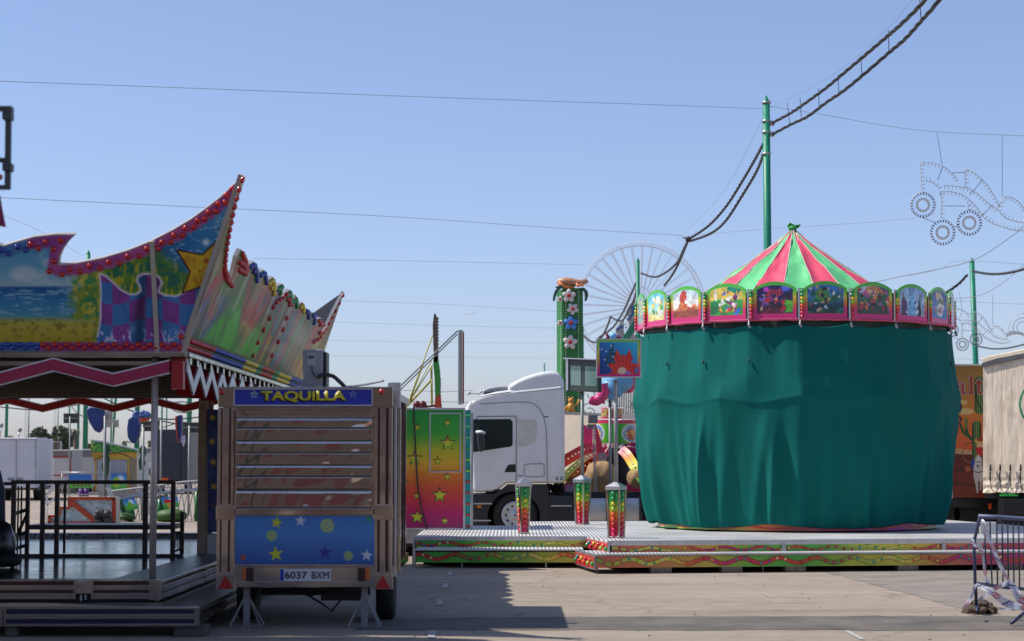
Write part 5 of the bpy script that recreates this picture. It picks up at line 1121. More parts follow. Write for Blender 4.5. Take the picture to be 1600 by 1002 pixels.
m = MB(); r = .16
for y in (162, 191, 208, 242): c = P(1197.5, y, PY1); m.lathe(c, [(r, 0), (r, .06)], 12)
for y in (193, 210): c = P(1207, y, PY1); m.box(c.x - .1, c.x + .06, PY1 - .1, PY1 + .1, c.z - .07, c.z + .07)
m.build('pole_clamps', steel, t_)
pole(996.5, 403, 7, 'green pole rising left of the carousel in front of the big wheel')
pole(1518.5, 403, 9.5, 'green pole behind the orange mural trailer on the right', lean=.25)
pole(1526, 532, 4.5, 'short-looking far green pole just right of the pole behind the mural trailer')
pole(909.5, 507, 6, 'green pole directly right of the flowered column')
pole(850.5, 567, 3.2, 'far green pole just above the lorry roof deflector')
pole(138, 391, 8, 'thickest green pole seen through the covered ride, its tip above the billboard')
for px, Y, w_, lb, ln_ in [(13, 176, 5, 'green pole above the white box lorry, at the left edge', 0), (109.5, 260, 2.6, 'thin green pole beside the dark road sign board', 0), (124.5, 190, 4, 'green pole just left of the thickest one', 0), (175.5, 240, 3.2, 'thin green pole right behind the beige sign panel', 0), (187, 200, 4.5, 'leaning green pole left of the blue round board', -.75), (218, 112, 8, 'thick green pole behind the round blue board and cactus', 0), (254, 250, 3, 'thin green pole right of the silver corner post', 0), (261, 300, 2.2, 'thinnest green pole above the dark van body', 0), (294, 260, 3, 'thin green pole beside the rear post of the ride', 0), (299.5, 130, 5.5, 'green pole right beside the rear post of the ride', 0), (1002 - 14, 420, 2.0, 'tiny far green pole under the picture sign', 0)]:
    pole(px, 720 - (H - 1.7) * F / Y, w_, lb, Y, ln_)
def wire(pts, r, name='wire', label=None, m_=None, sag=None, group='thin wires across the sky', n=8):
    m = MB(); m.tube(bez(pts, n), r * (.62 if m_ is None else 1), 4); b_ = Vector(pts[0]); o = m.build(name, m_ or mat('wire_grey', (.20, .20, .21), .6), loc=tuple(b_)); tag(o, label, 'wire', group); return o
def tw(pts, r, label, name='twisted_cable', turns=14, rc=.5):
    cp = bez(pts, 14); m = MB()
    L = [0]; 
    for a_, b2 in zip(cp[:-1], cp[1:]): L.append(L[-1] + (b2 - a_).length)
    for s_ in range(3):
        q = []
        for i, p in enumerate(cp):
            t_ = (cp[min(i + 1, len(cp) - 1)] - cp[max(i - 1, 0)]).normalized(); a_ = t_.cross(Vector((0, 1, .2))).normalized(); b2 = t_.cross(a_); an = L[i] * turns / 4 + s_ * 2.094
            q.append(p + (a_ * math.cos(an) + b2 * math.sin(an)) * r * .62)
        m.tube(q, r * .62, 5)
    o = m.build(name, cable_m, loc=tuple(pts[0])); tag(o, label, 'cable', 'twisted black power cables'); return o
def interp(pts, Y0, Y1): n = len(pts) - 1; return [P(x, y, Y0 + (Y1 - Y0) * i / n) for i, (x, y) in enumerate(pts)]
tw(interp([(1207, 192), (1235, 177), (1260, 160), (1290, 138), (1320, 113), (1352, 86), (1386, 57), (1412, 34), (1447, -2), (1490, -60)], PY1, 38), .042, 'upper twisted cable from the tallest pole to the top right corner', turns=9)
tw(interp([(1207, 210), (1235, 195), (1262, 182), (1290, 161), (1318, 142), (1350, 116), (1387, 84), (1415, 60), (1440, 32), (1466, 2), (1510, -60)], PY1, 38), .042, 'lower twisted cable from the tallest pole to the top right corner', turns=9)
tw(interp([(1192, 226), (1178, 252), (1160, 283), (1135, 322), (1108, 352), (1076, 374)], PY1, 84), .05, 'upper twisted cable sagging left from the tallest pole')
tw(interp([(1193, 240), (1182, 268), (1162, 302), (1134, 345), (1110, 365), (1078, 377)], PY1, 84), .05, 'lower twisted cable sagging left from the tallest pole')
tw(interp([(1076, 374), (1068, 390), (1058, 410), (1040, 426), (1022, 433), (1002, 427)], 84, 115), .055, 'twisted cable from the wire junction down to the pole by the big wheel')
tw(interp([(1075, 376), (1066, 398), (1056, 420), (1046, 436), (1038, 446)], 84, 100), .055, 'twisted cable dropping behind the carousel picture boards')
tw(interp([(996, 437), (985, 462), (975, 485), (966, 500), (955, 514), (935, 528)], 115, 150), .065, 'twisted cable sagging left from the pole by the big wheel')
tw(interp([(996, 446), (990, 470), (982, 484), (976, 497), (968, 502), (955, 496)], 115, 150), .065, 'second twisted cable hanging beside the pole by the big wheel')
tw(interp([(954, 495), (948, 512), (938, 530), (930, 535), (920, 532), (912, 524)], 150, 170), .075, 'twisted cable from the far junction to the flowered column pole')
tw(interp([(1511, 430), (1500, 442), (1487, 452), (1478, 458)], 113, 110), .07, 'twisted cable sloping left from the pole behind the mural trailer')
tw(interp([(1520, 424), (1545, 428), (1572, 427), (1605, 419), (1640, 404)], 113, 95), .07, 'twisted cable running right from the pole behind the mural trailer')
tw(interp([(1527, 541), (1550, 545), (1575, 544), (1610, 536)], 190, 175), .07, 'low twisted cable over the cream curtain trailer')
# thin wires
for pts, Y0, Y1, r, lb in [
    ([(-30, 126), (300, 138), (700, 153), (1000, 163), (1190, 170)], 45, PY1, .011, 'highest thin wire crossing the whole sky to the tallest pole'),
    ([(1200, 166), (1290, 180), (1380, 196), (1462, 206), (1563, 211), (1640, 214)], PY1, 60, .012, 'thin wire from the tallest pole carrying the light motif'),
    ([(-20, 308), (250, 321), (600, 338), (850, 355), (1066, 368)], 60, 84, .013, 'thin wire above the billboard ending at the cable junction'),
    ([(1078, 368), (1200, 358), (1350, 348), (1430, 341)], 84, 70, .010, 'thin wire passing behind the carousel roof tip'),
    ([(395, 404), (650, 408), (910, 414)], 95, 115, .012, 'thin wire level with the top of the big wheel'),
    ([(520, 470), (700, 476), (870, 487)], 120, 150, .012, 'thin wire passing in front of the distant plane height'),
    ([(515, 503), (700, 509), (875, 513)], 140, 160, .012, 'thin wire just below the distant plane'),
    ([(510, 532), (700, 535), (875, 536)], 150, 170, .011, 'second thin wire below the distant plane'),
    ([(508, 556), (700, 558), (880, 560)], 160, 180, .010, 'lowest thin wire above the lorry'),
    ([(1060, 374), (1130, 300), (1192, 185)], 84, PY1, .009, 'thin wire rising steeply from the cable junction to the tallest pole'),
    ([(1207, 168), (1300, 118), (1380, 52), (1425, 0), (1450, -30)], PY1, 38, .007, 'hair thin wire carrying the ties of the upper twisted cable'),
    ([(0, 335), (60, 360), (130, 400)], 100, 110, .014, 'short slanting wire left of the billboard fin'),
    ([(1000, 445), (1020, 460), (1032, 468)], 115, 112, .03, 'short lead beside the pole by the big wheel'),
    ([(1350, 445), (1418, 430), (1470, 420), (1525, 405), (1580, 370), (1600, 352)], 70, 60, .02, 'dark wire rising right across the right pole top'),
    ([(1480, 468), (1530, 462), (1570, 440), (1610, 405)], 80, 70, .018, 'dark wire rising right behind the right pole'),
    ([(1420, 432), (1470, 420), (1500, 408), (1600, 413)], 90, 90, .012, 'thin wire touching the right pole top'),
    ([(1480, 470), (1540, 473), (1610, 476)], 95, 95, .010, 'thin wire carrying the small far light motif'),
    ([(622, 610), (700, 612), (740, 610)], 60, 60, .012, 'thin wire running in front of the lorry roof'),
    ([(625, 628), (700, 628), (735, 630)], 60, 60, .012, 'lower thin wire behind the container top'),
    ([(1062, 525), (1490, 560), (1600, 566)], 120, 120, .012, 'thin wire low behind the carousel')]: wire(interp(pts, Y0, Y1), r, label=lb)
m = MB(); Yk = [50, 47, 46, 44, 42, 40]
for x0, y0, x1, y1, i in [(1230, 161, 1234, 193, 0), (1250, 153, 1252, 183, 0), (1279, 138, 1280, 167, 1), (1309, 117, 1311, 148, 2), (1345, 87, 1347, 120, 3), (1388, 47, 1389, 82, 4), (1437, -3, 1439, 28, 5)]:
    Yq = PY1 + (38 - PY1) * (x0 - 1207) / 290; m.tube([P(x0, y0, Yq), P(x1, y1, Yq)], .010, 4)
tag(m.build('cable_ties', cable_m, loc=tuple(P(1300, 140, 55))), 'row of thin ties hanging the twin cables from the hair thin wire', 'cable ties')
m = MB(); c = P(1075, 374, 84)
m.ell(c, (.12, .1, .14), 8, 6); m.bar(c + Vector((-.25, 0, .05)), c + Vector((.2, 0, .1)), .05); tag(m.build('cable_junction', blackp, loc=tuple(c)), 'black knot where the twisted cables meet above the big wheel', 'cable junction')
# light motifs
motm = mat('motif_tube', (.62, .61, .58), .5, .2); bub = mat('motif_bulb', (.05, .06, .22), .3); bubw = mat('motif_bulb_clear', (.66, .63, .58), .3)
def motif(S, Y, label, tick=1.0, r=.013):
    t = thing('light_motif', label, 'light decoration', tuple(P(*S(1500, 300), Y)), 'street light motifs')
    def cv(pts, closed=False, side=1, tl=5.5, name='tube_arc', bm=bubw):
        q = [P(*S(x, y), Y) for x, y in pts]; c = bez(q, 8); m = MB(); m.mt(0).tube(c, r, 5, closed)
        acc = 0; sp = 6.2 / (F / Y) * tick
        for a_, b2 in zip(c[:-1], c[1:]):
            L = (b2 - a_).length; dd = (b2 - a_).normalized() if L > 0 else Vector((1, 0, 0)); nn_ = Vector((-dd.z, 0, dd.x)) * side
            while acc < L: p = a_ + dd * acc; m.mt(1).tube([p, p + nn_ * tl / (F / Y) * tick], r * .9, 4); acc += sp
            acc -= L
        m.build(name, [motm, bm], t)
    for cx, cy, R_ in [(1442, 320.5, 19.5), (1473, 363.5, 19.5), (1514.5, 348.5, 19.5)]:
        for rr_, nm_ in [(R_, 'wheel_ring'), (R_ * .55, 'wheel_ring')]:
            m = MB(); q = [P(*S(cx + rr_ * math.cos(a_), cy + rr_ * math.sin(a_)), Y) for a_ in np.linspace(0, 2 * math.pi, 26)[:-1]]; m.mt(0).tube(q, r, 5, True); ce = P(*S(cx, cy), Y)
            for p in q: m.mt(1).tube([p, p.lerp(ce, .2 if rr_ == R_ else .3)], r * 1.4, 4)
            m.build(nm_, [motm, bub if rr_ == R_ else bubw], t)
    cv([(1441, 301), (1439, 280), (1438, 253)], side=-1); cv([(1438, 254), (1455, 254), (1473, 260), (1487, 270), (1497, 284)], side=-1); cv([(1447, 283), (1458, 286), (1468, 296)], side=1)
    cv([(1470, 340), (1471, 318), (1470, 300)], side=-1); cv([(1469, 300), (1488, 300), (1508, 307), (1524, 322), (1535, 337)], side=-1); cv([(1476, 290), (1500, 292), (1520, 298), (1540, 314), (1558, 328)], side=-1); cv([(1513, 328), (1512, 316)], side=-1)
    cv([(1508, 292), (1508, 265)], side=-1); cv([(1508, 264), (1522, 270), (1540, 286), (1552, 304), (1562, 322)], side=-1); cv([(1535, 338), (1548, 348), (1566, 355), (1584, 360), (1600, 361), (1620, 356)], side=1); cv([(1558, 326), (1570, 340), (1590, 347), (1612, 349)], side=1)
    cv([(1562, 322), (1566, 311), (1578, 308), (1592, 316), (1604, 332)], side=-1)
    m = MB()
    for a_, b2 in [((1440, 340), (1462, 348)), ((1492, 355), (1500, 350)), ((1487, 270), (1508, 270)), ((1473, 260), (1465, 282)), ((1535, 282), (1515, 305)), ((1470, 322), (1508, 322)), ((1552, 320), (1535, 336))]: m.tube([P(*S(*a_), Y), P(*S(*b2), Y)], r * .7, 4)
    m.build('brace_wires', cable_m, t)
    m = MB()
    for a_, b2 in [((1464, 207), (1472, 257)), ((1566, 212), (1566, 308))]: m.tube([P(*S(*a_), Y), P(*S(*b2), Y)], r * .6, 4)
    m.build('hanger', cable_m, t); return t
motif(lambda x, y: (x, y), 62, 'large wire-frame light motif with three toothed rings hanging below the thin wire')
motif(lambda x, y: (1488 + (x - 1442) * .52 * .98, 516 + (y - 320.5) * .52 + (x - 1442) * .0), 95, 'smaller far wire-frame light motif partly hidden by the right green pole', .62, .014)
def motif2():
    Y = 93; t = thing('light_motif', 'far shell-shaped light motif at the right edge above the cream trailer', 'light decoration', tuple(P(1592, 520, Y)), 'street light motifs')
    m = MB()
    for R_, a0, a1 in [(22, 2.6, 5.2), (15, 2.4, 5.2), (9, 2.2, 5.2)]: m.tube([P(1598 + R_ * math.cos(a_), 512 + R_ * math.sin(a_), Y) for a_ in np.linspace(a0, a1, 16)], .018, 4)
    m.tube([P(x, 527 - 5 * math.sin((x - 1570) * .09), Y) for x in range(1568, 1612, 3)], .018, 4); m.tube([P(x, 521 - 3 * math.sin((x - 1570) * .12), Y) for x in range(1568, 1612, 3)], .018, 4)
    for i in range(30): x = 1572 + i * 1.3; m.tube([P(x, 527 - 5 * math.sin((x - 1570) * .09), Y), P(x, 523 - 5 * math.sin((x - 1570) * .09), Y)], .014, 4)
    m.build('tube_arc', motm, t)
motif2()
# ================================================================ big wheel far behind
WY = 460; wc = P(1001, 479, WY); WR = 101 / (F / WY)
fw = thing('ferris_wheel', 'white lattice ferris wheel rising far behind the carousel', 'ferris wheel', (wc.x, WY, 0))
wm = mat('white_lattice', (.80, .80, .82), .5)
m = MB(); n = 96
def wp(a_, r, y=0): return Vector((wc.x + r * math.sin(a_), WY + y, wc.z + r * math.cos(a_)))
for rr_ in (WR, WR * .945):
    for y in (-.5, .5): m.tube([wp(2 * math.pi * k / n, rr_, y) for k in range(n)], .06, 4, True)
for k in range(n): m.bar(wp(2 * math.pi * k / n, WR), wp(2 * math.pi * (k + 1) / n, WR * .945), .07); m.bar(wp(2 * math.pi * k / n, WR, -.5), wp(2 * math.pi * k / n, WR * .945, -.5), .07)
m.build('rim', wm, fw)
for k in range(36):
    a_ = 2 * math.pi * k / 36 + .03; m = MB()
    for y in (-.5, .5):
        for da in (-.012, .012): m.bar(wp(a_, WR * .06, y * 2), wp(a_ + da, WR * .95, y), .075)
    m.build('spoke', wm, fw)
m = MB(); m.lathe(wp(0, 0, -2), [(1, 0), (1.4, .5), (1.4, 3.5), (1, 4)], 16, Vector((0, 1, 0)))
m.build('hub', wm, fw)
for sx in (-1, 1):
    for y in (-3, 3): m = MB(); m.bar((wc.x, WY + y * .6, wc.z), (wc.x + sx * 12, WY + y, 0), .8); m.build('support_leg', wm, fw)
# illuminated arch letters (wire-frame blocks)
AY = 150; ar = thing('light_arch', 'pale bulb-covered arch columns with blue chevrons behind the underwater sign', 'light arch', (P(975, 600, AY).x, AY, 0))
am = mat('bulb_lattice', (.42, .41, .40), .5, var=.5, scale=6); bl_ = mat('arch_blue', C8(50, 90, 150), .4)
m = MB()
for q in ([(962, 514), (975, 500), (975, 520), (971, 610), (960, 610), (963, 560)], [(981, 498), (991, 486), (993, 520), (994, 600), (988, 600), (989, 545)], [(979, 492), (983, 478), (993, 468), (993, 482), (984, 496)]): m.prism(pxs(q, AY), (0, .4, 0))
rr = random.Random(12)
for i in range(70): c = P(rr.uniform(961, 994), rr.uniform(505, 580), AY - .05); m.ell(c, (.09, .05, .09), 5, 4)
for i in range(10): m.tube([P(960 + i * 3.5, 660, AY + 2), P(964 + i * 3.5, 520 + abs(i - 5) * 8, AY + 2)], .06, 4)
m.build('columns', am, ar)
m = MB(); m.prism(pxs([(963, 514), (974, 508), (975, 511), (964, 517)], AY - .1), (0, .1, 0)); m.prism(pxs([(979, 499), (991, 487), (992, 490), (981, 502)], AY - .1), (0, .1, 0)); m.prism(pxs([(986, 480), (994, 476), (996, 490), (988, 494)], AY - .1), (0, .1, 0)); m.build('blue_chevron', bl_, ar)
gt = thing('green_truss', 'green lattice ladder leaning behind the underwater sign', 'truss', tuple(P(980, 560, AY - 20)))
m = MB()
for k in range(9):
    x = 972 + k * 2.6; y = 532 - k * 4.2; m.bar(P(x, y, AY - 20), P(x + 7, y + 1, AY - 20), .1); m.bar(P(x + 7, y + 1, AY - 20), P(x + 2.6, y - 4.2, AY - 20), .1)
m.bar(P(970, 536, AY - 20), P(996, 494, AY - 20), .16); m.bar(P(978, 536, AY - 20), P(1002, 496, AY - 20), .16); m.build('lattice', greenp, gt)
# far curls of light motifs low behind sign
m = MB(); rr = random.Random(31)
for i in range(16):
    cx, cy = rr.uniform(905, 994), rr.uniform(600, 650); R_ = rr.uniform(4, 12); a0 = rr.uniform(0, 6); m.tube([P(cx + R_ * math.cos(a0 + k * .3) * (1 - k * .03), cy + R_ * math.sin(a0 + k * .3) * (1 - k * .03), 210) for k in range(14)], .055, 4)
tag(m.build('light_scrolls', mat('green_white_tube', (.20, .34, .25), .5), loc=tuple(P(950, 640, 210))), 'tangle of far green and white wire scrolls under the underwater sign', 'light decoration')
# airplane
AP = 2400; c = P(733, 490.5, AP); s = AP / F
pln = thing('airplane', 'tiny white airliner in the sky left of the flowered column', 'airplane', tuple(c))
am = mat('plane_white', (.65, .68, .75), .4); m = MB(); rot = Matrix.Rotation(math.radians(4), 3, 'Y')
m.tube([c + Vector((-8 * s, 0, .6 * s)), c + Vector((-7 * s, 0, .5 * s)), c + Vector((5 * s, 0, -.1 * s)), c + Vector((8.5 * s, 0, .1 * s))], [.2 * s, .75 * s, .75 * s, .2 * s], 10); m.build('fuselage', am, pln)
m = MB(); m.prism([c + Vector((6.5 * s, 0, .2 * s)), c + Vector((8.2 * s, 0, .2 * s)), c + Vector((9 * s, 0, 2.6 * s)), c + Vector((8.2 * s, 0, 2.6 * s))], (0, .2 * s, 0)); m.build('tail_fin', am, pln)
m = MB(); m.prism([c + Vector((-1 * s, -.5 * s, -.3 * s)), c + Vector((2 * s, -.5 * s, -.3 * s)), c + Vector((4.2 * s, -8 * s, -.5 * s)), c + Vector((3 * s, -8 * s, -.5 * s))], (0, 0, .15 * s)); m.prism([c + Vector((-1 * s, .5 * s, -.3 * s)), c + Vector((2 * s, .5 * s, -.3 * s)), c + Vector((4.2 * s, 8 * s, .3 * s)), c + Vector((3 * s, 8 * s, .3 * s))], (0, 0, .15 * s)); m.build('wings', am, pln)

# ================================================================ flowered column with frog
KY = 55; kp = F / KY
fc = thing('flowered_column', 'tall green column with big white and blue flowers and palm leaves', 'decorated column', (P(891, 700, KY).x, KY + .4, 0))
greenc = mat('leafy_green_relief', C8(42, 120, 58), .55, var=.45, scale=6, bump=.6, bscale=7)
xa, xb = P(879, 500, KY).x, P(911, 500, KY).x
m = MB(); m.box(xa, xb, KY, KY + .6, 0, P(0, 450, KY).z); m.prism([Vector((xa - .16, KY + .35, 0)), Vector((xa, KY, 0)), Vector((xa, KY + .6, 0)), Vector((xa - .12, KY + .6, 0))], (0, 0, P(0, 452, KY).z)); m.build('shaft', greenc, fc, bevel=.03)
m = MB()
for x in (876, 884, 904):
    for i in range(48): c = P(x, 456 + i * 4.1, KY - .03); m.ell(c, (.018, .02, .022), 5, 4)
o = m.build('bead_lines', mat('pale_beads', (.55, .6, .45), .4), fc)
def flower(cx, cy, R_, col, sd):
    m = MB(); c = P(cx, cy, KY - .02); s_ = R_ / kp
    for k in range(5):
        a_ = sd + k * 2 * math.pi / 5; q = c + Vector((math.cos(a_) * s_ * .58, -.03, math.sin(a_) * s_ * .58)); m.ell(q, (s_ * .46, .05, s_ * .42), 10, 7, Matrix.Rotation(-a_, 3, 'Y') @ Matrix.Diagonal((1.1, 1, .9)))
    f_ = m.build('flower', mat(col[0], col[1], .45, var=.12, scale=8), fc); m = MB()
    for k in range(7):
        a_ = k * .9; q = c + Vector((math.cos(a_) * s_ * .17, -.075, math.sin(a_) * s_ * .17)); m.ell(q, (s_ * .13, .03, s_ * .13), 6, 5)
    m.build('flower_centre', mat('flower_red', C8(190, 45, 35), .5), f_)
wf = ('flower_white', (.62, .58, .56)); bf = ('flower_blue', C8(70, 135, 205))
flower(889, 462.5, 10.5, wf, .3); flower(895, 483, 9, wf, .9); flower(892, 505, 11, bf, 1.57); flower(891, 535, 11, wf, .2); flower(875, 468, 5, wf, 0); flower(875.5, 505, 5, wf, 1); 
m = MB(); m.mt(0)
def frond(pts, wd):
    c = bez([P(*p, KY - .05) for p in pts], 8); N = len(c)
    for i in range(N - 1):
        w_ = wd * (.5 + math.sin(math.pi * min(1, (i + 1) / N)) * .6); t_ = (c[i + 1] - c[i]).normalized(); n_ = Vector((-t_.z, 0, t_.x))
        m.prism([c[i] - n_ * w_ * .2, c[i + 1] - n_ * w_ * .2, c[i + 1] + n_ * w_ * .6 * (1 if i % 2 else .6), c[i] + n_ * w_ * .6 * (.6 if i % 2 else 1)], (0, .04, 0))
frond([(880, 449), (873, 450), (868, 456), (865, 466), (865, 471)], .11); frond([(905, 451), (912, 451), (917, 457), (917, 465), (915, 471)], -.13); frond([(898, 446), (884, 445), (872, 448), (868, 449)], .08); m.build('palm_leaves', mat('dull_palm_green', C8(50, 85, 60), .5, var=.3), fc)
fr = thing('frog_figure', 'tan and orange frog figure lying on top of the flowered column', 'frog figure', tuple(P(892, 449, KY + .2)))
m = MB(); C_ = lambda x, y, d=0: P(x, y, KY + .2 + d)
def skinf(name, pts, parent, mt_): 
    m = MB()
    for chain in pts: m.tube([C_(*p[0]) for p in chain], [p[1] for p in chain], 10)
    return m.build(name, mt_, parent)
tan = mat('frog_tan', C8(190, 140, 105), .4, var=.25, scale=5); ora = mat('frog_orange', C8(200, 115, 60), .4, var=.25, scale=5)
m = MB(); m.tube([C_(870, 442), C_(874, 441), C_(883, 440.5), (C_(893, 441)), C_(902, 442), C_(908, 442), C_(915, 440), C_(919.5, 440.5)], [.03, .1, .13, .12, .1, .09, .07, .02], 14)
m.ell(C_(915, 436.5), (.03, .05, .025), 8, 6); body = m.build('body', tan, fr)
m = MB(); m.tube(bez([C_(874, 442, -.1), C_(880, 447, -.2), C_(892, 448.5, -.2), C_(898, 448, -.2)], 6), [.07] * 6 + [.06] * 6 + [.05] * 6 + [.02], 8); m.tube(bez([C_(901, 443, -.12), C_(903, 447, -.2), C_(909, 445, -.2), C_(912, 446, -.2)], 6), .035, 8); m.build('legs', ora, fr)
m = MB(); m.ell(C_(916, 436.3, -.06), (.015, .015, .015), 6, 5); m.build('eye', blackp, fr)
# small orange animal figure at column base
sf = thing('small_figure', 'small orange animal figure with raised arm standing on a white box roof', 'figure', tuple(P(893, 642, KY - 3)))
q = lambda x, y: P(x, y, KY - 3)
m = MB(); m.tube([q(892, 641), q(892, 636), q(892, 630)], [.09, .1, .07], 10); m.ell(q(892, 626), (.075, .07, .075), 12, 9); m.tube([q(894, 632), q(900, 633), q(904, 628), q(905, 624)], [.035, .03, .03, .03], 8); m.tube([q(890, 632), q(886, 636), q(882, 641)], [.035, .03, .035], 8); m.tube([q(890, 640), q(886, 644)], .05, 8); m.tube([q(894, 640), q(898, 645)], .05, 8); m.ell(q(888.5, 621.5), (.025, .02, .03), 6, 5); m.ell(q(895, 621.5), (.025, .02, .03), 6, 5)
m.build('body', mat('ochre_figure', C8(205, 140, 50), .45, var=.4, scale=10), sf)
# large figure behind the underwater sign: blue breeches, pink boots
bfq = thing('clown_figure', 'big figure in light blue breeches and pink boots, mostly hidden behind the underwater sign', 'figure', tuple(P(965, 640, 44)))
q = lambda x, y, d=0: P(x, y, 44 + d)
pinkb = mat('pink_boot', C8(205, 50, 115), .35, coat=.4); ltb = mat('light_blue_cloth', C8(105, 165, 205), .5, var=.12)
m = MB(); m.tube(bez([q(972, 585), q(962, 600), q(952, 612), q(947, 622)], 5), [.30] * 5 + [.28] * 5 + [.2] * 5 + [.13], 14); m.ell(q(966, 597), (.36, .3, .26), 16, 10); m.build('breeches', ltb, bfq)
m = MB(); m.tube(bez([q(942, 600, -.15), q(944, 612, -.15), q(938, 622, -.15), q(929, 627, -.15), (q(921, 624, -.15))], 5), [.13] * 5 + [.13] * 5 + [.12] * 5 + [.1] * 5 + [.04], 14); m.prism([q(934, 618, -.2), q(946, 620, -.2), q(945, 632, -.2), q(940, 630, -.2)], (0, .12, 0)); m.build('boot', pinkb, bfq, bevel=.01)
m = MB(); m.tube(bez([q(985, 588, .1), q(985, 600, .1), q(977, 606, .1), q(968, 607, .1)], 5), [.16] * 10 + [.12] * 5 + [.08], 12); m.build('boot', pinkb, bfq)
m = MB(); m.tube([q(948, 535), q(970, 535), q(966, 590)], .12, 8); m.ell(q(958, 525), (.09, .09, .08), 12, 8); m.build('head', mat('sky_blue_head', C8(120, 185, 225), .4), bfq)
m = MB(); m.tube([q(952, 530, -.1), q(949, 524, -.1), q(947, 521, -.1)], [.04, .03, .03], 6); m.tube([q(965, 530), q(968, 526)], .04, 6); m.ell(q(948, 529, -.1), (.05, .04, .03), 8, 5); m.build('hair_tuft', mat('maroon_tuft', C8(120, 30, 60), .5), bfq)
m = MB(); m.tube([q(953, 618, .1), (q(953, 650, .1).x, q(953, 650, .1).y, 0)], .035, 8); m.build('pole', gp, bfq)

# ================================================================ octopus ride behind the lorry
OY = 46; oc = P(965, 780, OY); oc.z = 0
oo = thing('octopus_ride', 'folded octopus ride with pink drum, yellow and green picture drum and rainbow arms', 'fairground ride', tuple(oc))
def q(x, y, d=0): return P(x, y, OY + d)
def drum(name, cx, w_, y0, y1, art, d=0, bulge=1.0):
    r = w_ / 2 / (F / OY); c = q(cx, 700, d)
    def f3(x, y):
        t_ = (x - cx) / (w_ / 2); t_ = np.clip(t_, -1.15, 1.15) * math.radians(78); zt_, zb__ = q(cx, y0, d).z, q(cx, y1, d).z
        return np.stack([c.x + r * np.sin(t_), OY + d + r - r * np.cos(t_), zt_ + (zb__ - zt_) * (y - y0) / (y1 - y0)], 1)
    return board(name, [(cx - w_ / 2 * 1.1, y0), (cx + w_ / 2 * 1.1, y0), (cx + w_ / 2 * 1.1, y1), (cx - w_ / 2 * 1.1, y1)], f3, art, glossart, oo, .9)
def art_dr(x, y):
    col = grad(abs(x - 961) / 38, [(0, (40, 165, 45)), (.25, (70, 180, 50)), (.55, (175, 205, 60)), (1, (225, 215, 70))])
    for cx, c, c2 in [(983, (110, 155, 200), (190, 95, 60)), (938, (90, 150, 200), (200, 70, 130)), (922, (230, 90, 150), (80, 140, 200))]:
        w_ = 14 if cx > 950 else 11; col = over(col, disc(x, y, cx, 677, w_, 14.5, .04), (235, 235, 235)); col = over(col, disc(x, y, cx, 677, w_ - 1.5, 13, .05), c)
        col = over(col, disc(x, y, cx + 0, 679, w_ * .55, 9, .25), c2); col = over(col, disc(x, y, cx + 2, 676, w_ * .3, 4, .3), (220, 160, 90)); col = over(col, ss(.6, .7, fbm(x * .4, y * .4)) * disc(x, y, cx, 677, w_ - 2, 12), (235, 225, 150))
    return over(col, (y < 662) * 1., (205, 40, 100))
drum('picture_drum', 962, 74, 656, 693, art_dr)
def art_top(x, y):
    col = over(base(x, (175, 160, 70)), (y < 640) * 1., (190, 35, 95)); col = over(col, (y > 651) * 1., (190, 35, 95))
    return over(col, (ss(.5, .55, fbm(x * .35, y * .3))) * (y > 641) * (y < 650), (165, 40, 80))
drum('top_drum', 957, 34, 636, 654, art_top, .3)
m = MB()
for i in range(16): x = 930 + i * 4.2; t_ = (x - 962) / 37; c = q(x, 658.5 - 1.5 * math.cos(t_ * 1.3), .02 + .62 * (1 - math.cos(t_ * 1.2))); m.ell(c, (.035, .035, .035), 6, 5)
for i in range(10): m.ell(q(943 + i * 3.4, 638, .26), (.025, .03, .025), 6, 5)
m.build('drum_bulbs', mat('white_bulb', (.7, .65, .6), .2, coat=.5), oo)
m = MB(); m.lathe((oc.x, OY + .8, 0), [(1.2, .1), (1.2, .3), (.35, .5), (.3, 1.0), (.3, 2.4)], 20); m.build('centre_mast', mat('purple_mast', C8(110, 35, 80), .4, var=.3), oo)
def arm(pts, ws, key, cols, d=0):
    # curved tapering painted arm; colour runs along it
    c = [q(x, y, dd) for x, y, dd in pts]; N = 40; cp = bez(c, N // (len(c) - 1)); n = len(cp); wv_ = np.interp(np.linspace(0, 1, n), np.linspace(0, 1, len(ws)), ws)
    L_ = np.linspace(0, 1, n); me = bpy.data.meshes.new('arm'); V = []; Fc = []; CL = []
    for i, p in enumerate(cp):
        t_ = (cp[min(i + 1, n - 1)] - cp[max(i - 1, 0)]).normalized(); a_ = Vector((-t_.z, 0, t_.x)).normalized(); w_ = wv_[i] / (F / OY) / 2
        for s1, s2 in ((-1, -1), (1, -1), (1, 1), (-1, 1)):
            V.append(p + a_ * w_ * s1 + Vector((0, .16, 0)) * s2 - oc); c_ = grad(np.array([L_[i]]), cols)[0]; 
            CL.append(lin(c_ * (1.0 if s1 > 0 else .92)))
    for i in range(n - 1):
        for k in range(4): Fc.append((i * 4 + k, i * 4 + (k + 1) % 4, (i + 1) * 4 + (k + 1) % 4, (i + 1) * 4 + k))
    me.from_pydata([tuple(v) for v in V], [], Fc); me.materials.append(glossart); ca_ = me.color_attributes.new('Col', 'FLOAT_COLOR', 'POINT'); ca_.data.foreach_set('color', np.concatenate([np.array(CL), np.ones((len(CL), 1))], 1).ravel())
    o = bpy.data.objects.new('arm', me); COL.objects.link(o); o.parent = oo; BASE[o] = BASE[oo]
    bm_ = MB()
    for i in range(3, n, 3): bm_.ell(cp[i] + Vector((0, -.18, 0)), (.022, .02, .022), 5, 4)
    bm_.build('arm_bulbs', mat('white_bulb'), o); return o
